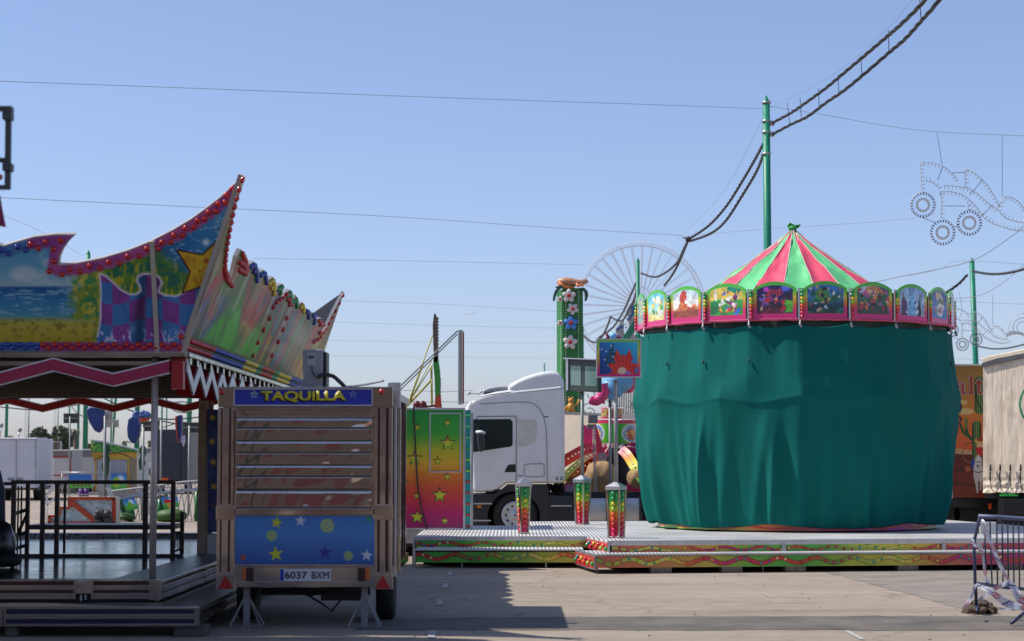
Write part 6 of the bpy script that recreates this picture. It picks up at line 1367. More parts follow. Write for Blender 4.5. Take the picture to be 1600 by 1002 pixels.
rain = [(0, (225, 90, 130)), (.3, (235, 130, 80)), (.55, (235, 200, 70)), (.8, (190, 215, 60)), (1, (110, 205, 70))]
redd = [(0, (200, 40, 90)), (.35, (205, 45, 60)), (.7, (200, 55, 40)), (1, (180, 50, 40))]
arm([(938, 700, .2), (916, 702, -.2), (896, 712, -.4), (870, 728, -.5)], [10, 16, 17, 17], 'a', redd)
arm([(940, 706, 0), (915, 716, -.4), (890, 736, -.8), (868, 760, -1)], [7, 9, 10, 11], 'b', [(0, (235, 120, 150)), (.3, (240, 215, 150)), (.6, (215, 215, 90)), (1, (160, 200, 60))])
arm([(938, 714, .3), (912, 730, 0), (890, 752, -.2), (872, 780, -.3)], [14, 20, 24, 26], 'c', [(0, (215, 60, 40)), (.5, (220, 130, 40)), (1, (215, 160, 30))])
arm([(970, 702, 0), (980, 712, -.3), (990, 728, -.8), (1004, 752, -1)], [14, 15, 15, 14], 'd', rain)
arm([(978, 698, .3), (992, 700, .3), (1004, 712, .3), (1012, 740, .3)], [12, 16, 18, 18], 'e', [(0, (190, 30, 110)), (1, (150, 25, 90))])
arm([(950, 700, -.1), (940, 716, -.3), (936, 740, -.4)], [12, 16, 18], 'f', redd)
m = MB(); m.prism([q(928, 664, -.6), q(931, 662, -.6), (q(946, 712, -.6)), q(934, 722, -.6)], (0, .06, 0)); m.build('pink_wing', mat('hot_pink_board', C8(225, 50, 90), .35, coat=.3, var=.15), oo)
m = MB(); m.prism([q(912, 664, .1), q(926, 668, .1), q(926, 696, .1), q(912, 696, .1)], (0, .06, 0)); m.build('side_board', mat('pink_board', C8(220, 70, 130), .4, var=.3, scale=6), oo)
m = MB(); c = q(941, 715, -.7); m.lathe(c, [(.01, 0), (.12, 0), (.12, .03), (.01, .035)], 16, Vector((0, -1, 0)), smooth=False); m.build('round_badge', mat('badge_white', (.35, .30, .36), .5, var=.6, scale=30), oo)
m = MB()
for x, y, r in [(945, 735, .25), (975, 735, .3), (990, 742, .25), (930, 735, .2)]: m.ell(q(x, y, .4), (r, r, r * 2.2), 12, 8)
m.tube([q(948, 700, .5), q(952, 770, .5)], .12, 8); m.tube([q(962, 700, .2), q(960, 775, .2)], .1, 8); m.build('inner_machinery', mat('dark_blue_machinery', (.03, .035, .06), .5, var=.6, scale=4), oo)
m = MB(); a_ = q(975, 735, .2); m.prism([q(968, 728, .2), q(980, 728, .2), q(978, 758, .2), q(969, 758, .2)], (0, .1, 0)); m.build('grey_step', steel, oo)
m = MB(); m.prism([q(905, 768, -.9), q(985, 768, -.9), q(985, 777, -.9), q(905, 777, -.9)], (0, .2, 0)); m.build('green_base_board', mat('lime_board', C8(130, 200, 70), .4, var=.25, scale=3), oo)
m = MB(); m.prism([q(982, 755, -.5), q(1010, 757, -.5), q(1010, 776, -.5), q(978, 778, -.5)], (0, .2, 0)); m.build('magenta_base_board', mat('magenta_board', C8(200, 40, 110), .4, var=.3, scale=4), oo)
def art_pk(x, y): 
    col = over(base(x, (235, 110, 165)), disc(x, y, 893, 768, 8, 9, .1), (150, 185, 215)); col = over(col, ss(.5, .6, fbm(x * .5, y * .5)) * disc(x, y, 893, 768, 7, 8), (210, 80, 90)); return over(col, (y < 757.5) * (np.floor(x / 1.6) % 2 == 0), (60, 25, 40))
board('pink_picture_board', [(876, 756), (906, 754), (910, 780), (876, 780)], fY(OY - 1.2), art_pk, glossart, oo, .6, back=(0, .06, 0))
can = mat('tan_tarpaulin', C8(168, 138, 100), .8, var=.25, scale=5, bump=.5, bscale=6)
def lump(name, label, cx, cy, rx, ry, Y, seed, squash=1):
    r = np.random.RandomState(seed); c = P(cx, cy, Y); p = F / Y; vs = []; nu, nv = 28, 18; fs = []
    for j in range(nv + 1):
        ph = math.pi * j / nv
        for i in range(nu):
            t_ = 2 * math.pi * i / nu; k = 1 + .16 * (float(vn(np.array([3 + 2 * math.cos(t_) + seed]), np.array([4 + 2 * math.sin(t_) + ph * 2]))[0]) - .5) + .05 * math.sin(t_ * 7 + ph * 3) * math.sin(ph)
            vs.append(c + Vector((rx / p * k * math.sin(ph) ** .7 * math.cos(t_), rx / p * .8 * k * math.sin(ph) ** .7 * math.sin(t_), ry / p * k * math.cos(ph))))
    for j in range(nv):
        for i in range(nu): fs.append((j * nu + i, (j + 1) * nu + i, (j + 1) * nu + (i + 1) % nu, j * nu + (i + 1) % nu))
    m = MB(); m.add(vs, fs, True); o = m.build(name, can, loc=tuple(c)); return tag(o, label, 'covered car', 'ride cars under tan covers')
lump('covered_ride_car', 'large tan tarpaulin bundle covering a ride car under the pink badge', 938, 746, 24, 24, OY - .8, 3)
lump('covered_ride_car', 'low stretched tan bundle behind the rear bulb lantern', 908, 757, 26, 12, OY - .7, 5)
lump('covered_ride_car', 'small tan bundle half hidden by the left edge of the teal cover', 1000, 747, 19, 16, OY - .9, 8)
lump('covered_ride_car', 'grey brown heap of covered gear below the yellow arm', 908, 734, 14, 9, OY + .2, 12)
cc = thing('chain_post', 'twisted white and pink candy post standing before the tan tarpaulin bundle', 'post', tuple(q(931, 780, -1.2)))
m = MB()
for i in range(38): m.ell(q(928 + i * .07, 668 + i * 3.0, -1.3), (.045, .045, .02), 8, 5)
m.build('beaded_post', mat('pearl_post', (.52, .47, .46), .3, var=.3, scale=20), cc)
m = MB(); c = q(927, 655, -1.2); m.box(c.x - .12, c.x + .1, c.y - .1, c.y + .1, c.z - .1, c.z + .1); m.box(c.x - .14, c.x + .05, c.y - .1, c.y + .1, c.z - .22, c.z - .12); m.build('control_head', mat('grey_head', (.2, .21, .22), .5), cc, bevel=.01)
# beige box trailer behind the octopus ride
BY = 50.5; bt = thing('beige_trailer', 'long beige box trailer with grey roof edge behind the octopus ride', 'trailer', (P(950, 700, BY).x, BY + 1.2, 0))
m = MB(); a_ = P(875, 655, BY); b_ = P(1080, 780, BY); m.prism([P(875, 648, BY), P(1080, 656, BY - 1.9), Vector((P(1080, 780, BY - 1.9).x, BY - 1.9, .9)), Vector((a_.x, BY, .9))], (.8, 2.4, 0)); m.build('body', mat('beige_side', (.70, .60, .46), .6, var=.12, scale=2), bt)
m = MB(); m.prism([P(875, 643, BY - .02), P(940, 646, BY - .02), P(940, 652, BY - .02), P(875, 648.5, BY - .02)], (0, 2.4, 0)); m.prism([P(955, 647, BY - .9), P(1080, 646, BY - 1.95), P(1080, 661, BY - 1.95), P(955, 654, BY - .9)], (.8, 2.2, 0)); m.build('roof_edge', mat('grey_roof', (.28, .28, .28), .6), bt)
m = MB(); m.box(a_.x + .4, b_.x, BY + .2, BY + 2.2, .5, .898); m.build('chassis', blackp, bt)
for x in (893, 1010, 1050): c = P(x, 800, BY); m = MB(); m.lathe((c.x, BY + .1, .48), [(.3, 0), (.48, .02), (.48, .3), (.3, .3)], 24, Vector((0, 1, 0))); m.build('wheel', rubber, bt)
m = MB(); R(m, 901, 911, 667, 676, 0, .05, .05, BY); m.build('vent', steel, bt)

# ================================================================ right side trailers
MY = 44.5; mt_ = thing('mural_trailer', 'orange desert mural trailer with cactus and rider on a white horse', 'trailer', (P(1520, 700, MY).x, MY + 1.2, 0))
def art_mural(x, y):
    col = grad((y - 570) / 208, [(0, (150, 115, 50)), (.15, (175, 125, 50)), (.35, (205, 125, 50)), (.6, (215, 95, 45)), (.66, (220, 100, 50))])
    dn = over(base(x, (95, 35, 30)), ss(.0, 1, (y - 710) / 60), (125, 50, 32)); 
    for yy_ in (735, 757): dn = over(dn, (1 - ss(1.0, 4, abs(y - yy_ - 2 * np.sin(x * .1)))) * .5, (60, 22, 22))
    sand = (y > 700 + 6 * (x - 1487) / 50) * 1.; col = over(col, sand, (195, 150, 105)); col = over(col, (y > 709 + (x - 1487) * .05) * 1., dn)
    for cx, cy, rx, ry in [(1500, 629, 12, 4), (1506, 643, 16, 5)]: col = over(col, disc(x, y, cx, cy, rx, ry, .12), (215, 185, 115))
    ct = (50, 85, 45)
    def cactus(col, cx, w_, y0, y1): 
        k = stroke(x, y, [(cx, y0 + w_), (cx, y1)], w_); c = over(base(x, ct), (np.cos((x - cx) * 2.2) > .45) * 1., (120, 150, 80)); c = over(c, (abs(x - cx) > w_ * .75) * 1., (30, 55, 30)); return over(col, k, c)
    col = cactus(col, 1530.5, 7.5, 588, 640); col = over(col, stroke(x, y, [(1525, 600), (1526, 625), (1535, 643)], 1), (30, 55, 30)); col = cactus(col, 1526, 7, 658, 716); col = cactus(col, 1509.5, 2, 653, 676)
    col = over(col, stroke(x, y, [(1510, 672), (1512, 680), (1520, 688)], 2.4), (45, 85, 45)); col = over(col, stroke(x, y, [(1501, 664), (1504, 674), (1510, 680)], 2), (45, 85, 45))
    col = over(col, disc(x, y, 1494, 636, 9, 11, .2), (35, 45, 80)); col = over(col, stroke(x, y, [(1493, 646), (1502, 655), (1499, 661), (1495, 662)], 1.8), (105, 45, 45)); col = over(col, disc(x, y, 1487, 666, 11, 22, .05), (90, 40, 45)); col = over(col, disc(x, y, 1487, 700, 6, 7, .1), (40, 45, 80))
    a_ = np.hypot((x - 1515) / 11, (y - 708) / 15); col = over(col, (1 - ss(.04, .09, abs(a_ - 1))) * (x < 1524), (130, 95, 60))
    col = over(col, disc(x, y, 1531, 689, 8.5, 4.2, .1), (215, 170, 80)); col = over(col, disc(x, y, 1532, 687, 6, 3, .1), (150, 60, 35)); col = over(col, disc(x, y, 1531, 696, 5, 5, .1), (220, 170, 130)); col = over(col, poly(x, y, [(1524, 699), (1537, 699), (1538, 712), (1527, 712)]), (190, 40, 40))
    col = over(col, disc(x, y, 1521, 726, 4, 8, .2), (45, 60, 150)); col = over(col, disc(x, y, 1512, 733, 5, 4.5, .1), (170, 85, 45))
    col = over(col, poly(x, y, [(1524, 716), (1529, 710), (1534, 716), (1534, 728), (1537, 735), (1537, 750), (1534, 752), (1533, 766), (1531, 766), (1531, 752), (1528, 752), (1529, 770), (1526, 771), (1524, 756), (1521, 744), (1521, 732)]), (195, 190, 190)); col = over(col, disc(x, y, 1528.5, 722, 4, 7, .15), (210, 205, 205)); col = over(col, stroke(x, y, [(1522, 737), (1530, 739), (1536, 736)], .7, .4), (90, 60, 50)); col = over(col, disc(x, y, 1528, 728, 2.3, 2.6, .3), (120, 115, 120)); col = over(col, stroke(x, y, [(1525, 722), (1532, 722)], .6, .4), (60, 50, 50))
    return col
mo = board('mural', [(1486, 571), (1545, 570.5), (1545, 778), (1486, 778)], fY(MY), art_mural, mattart, mt_, .5, back=(0, .03, 0))
m = MB(); a_, b_ = P(1470, 571.5, MY), P(1640, 778, MY); m.box(a_.x + .17, b_.x, MY + .035, MY + 2.4, b_.z, a_.z + .03); m.build('body', mat('orange_side', C8(150, 85, 45), .5), mt_)
m = MB(); R(m, 1485, 1487, 571, 779, 0, .02, .05, MY); R(m, 1487, 1546, 569, 571.5, 0, .02, .05, MY); m.build('edge', alu, mt_)
# serif letters built as shapes
def letter(name, polys, parent):
    m = MB(); m.mt(0)
    m2 = MB()
    for pts in polys: m.prism(pxs(pts, MY - .02), (0, .012, 0))
    return m.build(name, mat('brick_lettering', C8(165, 62, 45), .4, var=.15), parent)
def ring(cx, cy, rx, ry, w_, a0, a1, n=22):
    o_ = [(cx + rx * math.cos(t_), cy + ry * math.sin(t_)) for t_ in np.linspace(a0, a1, n)]; i_ = [(cx + (rx - w_) * math.cos(t_), cy + (ry - w_ * .55) * math.sin(t_)) for t_ in np.linspace(a1, a0, n)]; return o_ + i_
def circ(cx, cy, r, ry=None, n=14): return [(cx + r * math.cos(t_), cy + (ry or r) * math.sin(t_)) for t_ in np.linspace(0, 2 * math.pi, n, endpoint=False)]
Lt = [[ring(1500.5, 610, 5, 7.5, 3.2, 0.9, 5.6), [(1502, 602), (1504, 598.5), (1506.5, 603), (1506.5, 612), (1508, 615), (1509.5, 614), (1509, 616.5), (1505.5, 617), (1503, 614)], ring(1500.5, 602, 6, 5, 3, 3.3, 6.25), circ(1496.5, 602, 1.9)],
      [[(1512.5, 590), (1520, 587.5), (1520, 613.5), (1522.5, 614), (1522.5, 616), (1513, 616), (1513, 614), (1515.5, 613.5), (1515.5, 592), (1513, 591.5)]],
      [[(1527.5, 594), (1531.5, 592), (1531.5, 597), (1536, 597), (1536, 600), (1531.5, 600), (1531.5, 611), (1533, 613.5), (1536, 613), (1536, 616), (1531, 616.5), (1527.5, 614), (1527, 600), (1524.5, 600), (1524.5, 598.5)]]]
wh = mat('letter_outline', (.60, .55, .50), .4)
def inflate(pts, d_):
    cx = sum(p[0] for p in pts) / len(pts); out = []
    n = len(pts); A = sum(pts[i][0] * pts[(i + 1) % n][1] - pts[(i + 1) % n][0] * pts[i][1] for i in range(n)); s = 1 if A > 0 else -1
    for i in range(n):
        p0, p1, p2 = pts[i - 1], pts[i], pts[(i + 1) % n]; a_ = Vector((p1[0] - p0[0], p1[1] - p0[1])); b_ = Vector((p2[0] - p1[0], p2[1] - p1[1])); a_ = a_.normalized() if a_.length else a_; b_ = b_.normalized() if b_.length else b_
        nn_ = Vector((a_.y + b_.y, -a_.x - b_.x)) * s; nn_ = nn_.normalized() if nn_.length else nn_; out.append((p1[0] + nn_.x * d_, p1[1] + nn_.y * d_))
    return out
for i, L_ in enumerate(Lt):
    m = MB()
    for k, pts in enumerate(L_): m.prism(pxs(inflate(pts, 1.0), MY - .012 - .0006 * k), (0, .005, 0))
    lo_ = m.build('letter_outline', wh, mt_)
    m = MB()
    for k, pts in enumerate(L_): m.prism(pxs(pts, MY - .022 - .0006 * k), (0, .006, 0))
    m.build('letter', mat('brick_lettering', C8(165, 62, 45), .4, var=.15), lo_)
m = MB(); xa, xb = P(1470, 780, MY).x, P(1700, 780, MY).x; z1_, z0_ = P(0, 779, MY).z, P(0, 793, MY).z; m.box(xa, xb, MY + .05, MY + 2.3, z0_, z1_ - .002); m.box(xa, xb, MY + .9, MY + 1.1, .45, z0_ - .002)
for x in (1480, 1500, 1520, 1560): c = P(x, 800, MY); m.bar((c.x, MY + .6, z0_), (c.x + .5, MY + .9, .35), .1)
m.build('chassis', blackp, mt_)
m = MB(); R(m, 1545, 1549, 787, 796, 0, .0, .05, MY); m.build('side_lamp', mat('orange_lens', C8(230, 90, 30), .3), mt_)
for x in (1488, 1512, 1560, 1590): c = P(x, 800, MY); m = MB(); m.lathe((c.x, MY + .3, .46), [(.25, 0), (.46, .02), (.46, .28), (.25, .3)], 28, Vector((0, 1, 0))); m.build('wheel', rubber, mt_)
gs = tag(MB().box(P(1470, 700, 39).x, P(1486, 700, 39).x, 40, 40.3, 0, P(0, 563, 40).z).build('grey_cabinet', mat('grey_enclosure'), loc=(P(1480, 700, 40).x, 40.1, 0)), 'tall narrow grey cabinet between the teal cover and the mural trailer', 'cabinet')
# cream curtain trailer
TYc = 43.5; ct_ = thing('curtain_trailer', 'cream canvas-sided lorry trailer with hanging black straps at the right edge', 'trailer', (P(1620, 700, TYc).x, TYc + 2, 0))
c0 = P(1536, 570, TYc); ex = Vector((math.cos(-.50), math.sin(-.50), 0))
nC = Vector((ex.y, -ex.x, 0)).normalized(); pC = Vector((c0.x, TYc, 0)); fC = fP(pC, nC)
def rip(x, y):
    V = fC(x, y); k = .025 * (fbm(x * .12, y * .02) - .5) + .09 * ss(748, 768, y) * (fbm(x * .09, y * .12) - .3) + .03 * np.sin(y * .5) * ss(735, 765, y) * fbm(x * .1, y * .02); return V + np.outer(k, np.array(nC))
def art_can(x, y):
    col = over(base(x, (226, 210, 188)), ss(.5, .75, fbm(x * .06, y * .03)), (205, 188, 165)); 
    for xx in (1550, 1565, 1580, 1597, 1614): col = over(col, (1 - ss(.3, .9, abs(x - xx))) * .35, (150, 135, 118))
    col = over(col, (1 - ss(.2, .55, abs(fbm(x * .12, y * .09) - .5) * 40)) * .0, (120, 110, 100)); col = over(col, ss(.62, .72, fbm(x * .35, y * .3)) * .12, (130, 115, 100)); col = over(col, ss(.0, 1, (745 - y) / 400) * 0, (0, 0, 0))
    # green swoosh emblem with dark strokes at the frame's edge
    e1 = np.hypot((x - 1618) / 26, (y - 632) / 33); col = over(col, (1 - ss(.05, .075, abs(e1 - .93))) * (x < 1612), (35, 130, 90)); col = over(col, (abs(x - 1603) < 3) * (y > 622) * (y < 655) * (np.floor(y / 5) % 2 == 0), (70, 50, 60))
    return col
cvm = mat('canvas_curtain', attr=True, rough=.8, var=.05, scale=2, bump=.12, bscale=2)
bo = [(1536, 574), (1560, 568), (1600, 559), (1640, 548), (1640, 772), (1600, 770), (1580, 771), (1560, 769), (1545, 771), (1536, 770)]
board('curtain', bo, rip, art_can, cvm, ct_, 1.2)
def onC(x, y, d_=0): v = fC(np.array([float(x)]), np.array([float(y)]))[0]; return Vector(v) + nC * d_
m = MB(); m.prism([onC(1535, 572, .03), onC(1641, 546, .03), onC(1641, 536, .03), onC(1600, 545.5, .03), onC(1570, 552, .03), onC(1548, 556, .03), onC(1533, 561, .03), onC(1535, 566, .03)], -nC * 2.2); m.build('roof_canvas', mat('cream_canvas', C8(225, 208, 182), .75, var=.15, bump=.4, bscale=5), ct_, bevel=.02)
m = MB(); m.prism([onC(1535, 574, .05), onC(1641, 549, .05), onC(1641, 543, .05), onC(1600, 552.5, .05), onC(1560, 560, .05), onC(1535, 567.5, .05)], -nC * .04); m.build('roof_rail', mat('grey_rail', (.10, .10, .11), .5, var=.2), ct_)
m = MB(); m.prism([onC(1537, 575, -.06), onC(1641, 550, -.06), onC(1641, 764, -.06), onC(1537, 764, -.06)], -nC * 2.2); m.build('box', mat('trailer_inside', (.3, .28, .25), .7), ct_)
for x in (1549, 1564, 1580, 1596):
    m = MB(); m.tube(bez([onC(x, 727, .07), onC(x + .5, 738, .09), onC(x + .3, 748, .09), onC(x + 1.5, 762, .1), onC(x + 5, 768, .08)], 5), .010, 5); m.tube([onC(x, 726, .07), onC(x + .2, 736, .09)], .022, 6); m.tube([onC(x - .8, 738, .08), onC(x - 1.2, 748, .08), onC(x + .2, 752, .08)], .014, 5); m.build('strap', cable_m, ct_)
m = MB(); m.prism([onC(1537, 772, -.1), onC(1641, 772, -.1), onC(1641, 779, -.1), onC(1537, 779, -.1)], -nC * 2); m.build('floor_beam', blackp, ct_)
m = MB(); m.prism([onC(1562, 771, .03), onC(1568, 768, .03), (onC(1572, 770, .03)), onC(1592, 773, .03), onC(1592, 775.5, .03), onC(1562, 775.5, .03)], -nC * .08); m.build('green_wrap', mat('green_wrap', C8(40, 150, 60), .5), ct_)
m = MB(); m.box(*sorted((onC(1560, 790).x, onC(1641, 790).x)), TYc - .6, TYc - .1, .5, .85); m.build('chassis', blackp, ct_)
for x in (1585, 1618): c = onC(x, 800, -.3); m = MB(); m.lathe((c.x, c.y, .47), [(.25, 0), (.47, .02), (.47, .28), (.25, .3)], 28, -nC); m.build('wheel', rubber, ct_)
# white utility box behind the barrier
m = MB(); a_, b_ = P(1545, 818, 31.8), P(1573, 855, 31.8); m.box(a_.x, b_.x, 32.4, 32.7, .474, a_.z); tag(m.build('white_box', mat('grey_white_box', (.50, .50, .48), .6, var=.1), loc=((a_.x + b_.x) / 2, 32.5, .474), bevel=.01), 'plain off-white box standing on the platform behind the crowd barrier', 'box')

# ================================================================ crowd barrier, tapes, soil
QY = 20.6; cb = thing('crowd_barrier', 'blue metal crowd barrier wrapped in torn striped tape at the right edge', 'barrier', tuple(G(1560, 970, 0)))
blu = mat('navy_barrier_paint', C8(42, 52, 82), .45, var=.5, scale=14)
def qb(x, y, d=0): return P(x, y, QY + d)
m = MB(); m.tube([qb(1526, 950), qb(1523.5, 905), qb(1522, 852), qb(1523, 842), qb(1530, 812), qb(1533, 807)], .018, 8); m.build('end_tube', blu, cb)
m = MB(); m.tube([qb(1529, 807), qb(1560, 808.5), qb(1600, 811), qb(1660, 814)], .024, 8); m.tube([qb(1530, 817), qb(1528.5, 822)], .018, 8); m.build('top_rail', mat('scuffed_blue', C8(95, 105, 130), .5, var=.35, scale=12), cb)
m = MB(); m.tube([qb(1527, 912), qb(1570, 918), qb(1660, 926)], .018, 8); m.build('bottom_rail', mat('scuffed_blue'), cb)
for i in range(14): x = 1540 + i * 8.6; m = MB(); m.tube([qb(x - (2 if i < 2 else 0), 810 + i * .3), qb(x + 1.5, 912 + i)], .0085, 6); m.build('bar', blu, cb)
m = MB(); m.tube([qb(1526, 948), P(1527, 955, QY - .2)], .018, 6); m.tube([qb(1626, 925), P(1600, 958, QY - .5), P(1580, 974, QY - .7)], .018, 8); m.build('foot', blu, cb)
def art_tape(L_, seed):
    def f_(x, y):
        col = base(x, (222, 222, 228)); s_ = x % 34; col = over(col, ((s_ - y * 6) % 34 < 2.2) * 1., (50, 60, 110)); col = over(col, (((s_ - y * 6) % 34 > 4) & ((s_ - y * 6) % 34 < 5.5)) * 1., (60, 70, 120)); r = np.hypot((s_ - 24) / 5.5, (y - .5) / .36); col = over(col, ((r < 1) & (r > .55)) * 1., (205, 50, 50)); col = over(col, (s_ > 10) * (s_ < 20) * (abs(y - .5) < .12) * (np.floor(x * 1.3) % 2 == 0), (110, 120, 150)); return col
    return f_
tpm = mat('striped_tape', attr=True, rough=.4, coat=.2)
def tape(pts, w_, label, seed=0):
    c = bez(pts, 10); n = len(c); LL = [0]
    for a2, b2 in zip(c[:-1], c[1:]): LL.append(LL[-1] + (b2 - a2).length)
    tot = LL[-1]; ca_ = np.array([tuple(v) for v in c]); rr_ = random.Random(seed); p1, p2 = rr_.random() * 6, rr_.random() * 6
    nr_ = []
    for i in range(n): t_ = (c[min(i + 1, n - 1)] - c[max(i - 1, 0)]).normalized(); v = t_.cross(Vector((0, 1, 0))).normalized(); an = .35 * math.sin(i * .35 + p1); nr_.append(v * math.cos(an) + Vector((0, 1, 0)) * math.sin(an) * .8)
    nr_ = np.array([tuple(v) for v in nr_])
    def f3(x, y):
        s_ = x / 100 ; out = np.stack([np.interp(s_, LL, ca_[:, k]) for k in range(3)], 1); nn_ = np.stack([np.interp(s_, LL, nr_[:, k]) for k in range(3)], 1); return out + nn_ * ((y - .5) * w_ * (1 + .25 * np.sin(s_ * 9 + p2)))[:, None]
    o = board('barrier_tape', [(0, 0), (tot * 100, 0), (tot * 100, 1), (0, 1)], f3, art_tape(tot, seed), tpm, None, 1.0, .25, loc=tuple(pts[0])); tag(o, label, 'tape', 'torn barrier tape'); return o
tape([qb(1524, 914, -.1), qb(1545, 922, -.15), qb(1572, 942, -.15), qb(1600, 950, -.15), qb(1630, 956, -.1)], 0.066, 'printed tape crossing low to the right with blue chevrons and red rings')
tape([qb(1524, 914, -.12), qb(1519, 930, -.14), qb(1512, 943, -.16), qb(1509, 951, -.18)], 0.039, 'white tape end falling to the ground left of the soil heap')
tape([qb(1538, 822, -.08), qb(1551, 855, -.1), qb(1566, 890, -.1), qb(1578, 910, -.1)], 0.035, 'long tape running diagonally down across the barrier bars')
tape([qb(1578, 910, -.1), qb(1586, 922, -.12), qb(1594, 936, -.12), qb(1606, 944, -.12)], 0.094, 'wide loose white tape at the lower right of the barrier')
tape([qb(1534, 812, -.05), qb(1540, 820, -.1), qb(1537, 832, -.08), qb(1542, 840, -.06)], 0.031, 'small crumpled white tape knot at the top left corner of the barrier')
tape([qb(1519, 843, -.08), qb(1524, 853, -.1), qb(1531, 850, -.1), qb(1532, 862, -.08)], 0.047, 'crumpled tape wound round the bend of the barrier')
tape([qb(1536, 858, -.03), qb(1537, 880, -.03), qb(1541, 905, -.03), qb(1547, 912, -.03)], 0.027, 'narrow red and white tape hanging between the barrier bars')
tape([qb(1528, 938, -.06), qb(1545, 928, -.06), qb(1562, 916, -.08), qb(1578, 910, -.1)], 0.039, 'tape rising from the soil heap to the crossing knot')
tape([qb(1560, 950, -.1), qb(1580, 953, -.12), qb(1600, 950, -.1)], 0.023, 'thin white tape lying flat right of the soil heap')
sr = random.Random(17); m = MB()
for i in range(110):
    u = max(-.7, min(.7, sr.gauss(0, .32))); x = 1532 + u * 34; h_ = max(0, 1 - abs(u) ** 1.5) * .13; g0 = G(x, 958 + sr.gauss(0, 1.4), 0); r = sr.uniform(.015, .045)
    m.ell(g0 + Vector((0, 0, sr.random() * h_)), (r * 1.6, r, r * .8), 7, 5, Matrix.Rotation(sr.random() * 3, 3, 'Z') @ Matrix.Rotation(sr.uniform(-.5, .5), 3, 'Y'))
sp_ = m.build('soil_heap', mat('dry_brown_soil', (.11, .075, .05), .95, var=.6, scale=25, bump=.8, bscale=40), loc=tuple(G(1532, 960, 0)), smooth=False); tag(sp_, 'heap of broken brown soil clods at the foot of the barrier', 'soil heap')
# ================================================================ left background seen through the covered ride
VY = 82; vt = thing('box_lorry', 'white box lorry with double rear doors seen through the left of the covered ride', 'lorry', (P(20, 760, VY).x, VY + 3, 0))
def qv(x, y, d=0): return P(x, y, VY + d)
wb = mat('van_white', (.60, .61, .66), .5, var=.08, scale=1.5)
a_, b_ = qv(-30, 684, 0), qv(57, 763, 0); L_ = 7.0
far = P(83, 700, VY + L_); m = MB(); m.prism([Vector((a_.x, VY, b_.z)), Vector((b_.x, VY, b_.z)), Vector((far.x, VY + L_, b_.z)), Vector((a_.x, VY + L_, b_.z))], (0, 0, a_.z - b_.z)); m.build('cargo_box', wb, vt, bevel=.04)
m = MB()
for x in (25, 55.5): m.bar(qv(x, 687, -.02), qv(x, 761, -.02), .03)
m.bar(qv(-30, 686.5, -.02), qv(56, 686.5, -.02), .05)
for y in (691, 698, 724, 730): m.bar(qv(54, y, -.03), qv(57, y, -.03), .07)
m.build('door_seams', steel, vt)
m = MB()
for x0, x1 in [(12, 22), (26, 35)]: m.prism([qv(x0, 747, -.03), qv(x1, 747, -.03), qv(x1, 751, -.03), qv(x0, 751, -.03)], (0, .02, 0))
m.build('number_plate', mat('dull_plate', (.2, .2, .21), .4), vt)
m = MB(); m.box(a_.x, b_.x, VY + .2, VY + L_, .45, b_.z - .01); m.build('chassis', blackp, vt)
for x in (0, 50): c = qv(x, 775, .5); m = MB(); m.lathe((c.x, VY + 1.6, .42), [(.25, -.15), (.42, -.13), (.42, .13), (.25, .15)], 20, Vector((1, 0, 0))); m.build('wheel', rubber, vt)
# dark tall van
DY = 98; dv = thing('dark_van', 'tall dark blue-grey box van with orange lamp between the silver post and the rear post', 'van', (P(268, 740, DY).x, DY + 2, 0))
qd = lambda x, y, d=0: P(x, y, DY + d)
m = MB(); a_, b_ = qd(240, 671), qd(297, 751); m.box(a_.x, b_.x, DY, DY + 5, b_.z, a_.z); m.build('cargo_box', mat('slate_van', (.030, .034, .046), .4, var=.15), dv, bevel=.05)
m = MB(); m.bar(qd(244, 696.5, -.02), qd(293, 696.5, -.02), .03); m.bar(qd(282, 672, -.02), qd(282, 750, -.02), .03); m.build('seams', blackp, dv)
m = MB(); m.prism([qd(250, 747, -.05), qd(263, 747, -.05), qd(263, 751, -.05), qd(250, 751, -.05)], (0, .03, 0)); m.build('lamp', mat('orange_lens'), dv)
m = MB(); m.box(a_.x, b_.x, DY + .3, DY + 5, .5, b_.z - .02); m.build('chassis', blackp, dv)
for x in (248, 291): c = qd(x, 775); m = MB(); m.lathe((c.x, DY + .6, .45), [(.28, -.15), (.45, -.13), (.45, .13), (.28, .15)], 20, Vector((1, 0, 0))); m.build('wheel', rubber, dv)
# white small van
SY_ = 120; sv = thing('small_white_van', 'small white van with dark windscreen between cactus and silver post', 'van', (P(228, 750, SY_).x, SY_ + 2, 0)); qs = lambda x, y, d=0: P(x, y, SY_ + d)
m = MB(); m.prism(pxs([(222, 731), (226, 724), (243, 723), (246, 732), (247, 757), (221, 757)], SY_), (0, 4, 0)); m.build('body', whitep, sv, bevel=.05); m = MB(); m.prism([qs(225, 732, -.05), qs(243, 732, -.05), qs(244, 743, -.05), qs(224, 743, -.05)], (0, .04, 0)); m.build('windscreen', glass, sv)
m = MB(); 
for x in (225, 243): m.tube([qs(x, 758, .3), qs(x, 761, .3)], .3, 10)
m.build('wheels', rubber, sv)
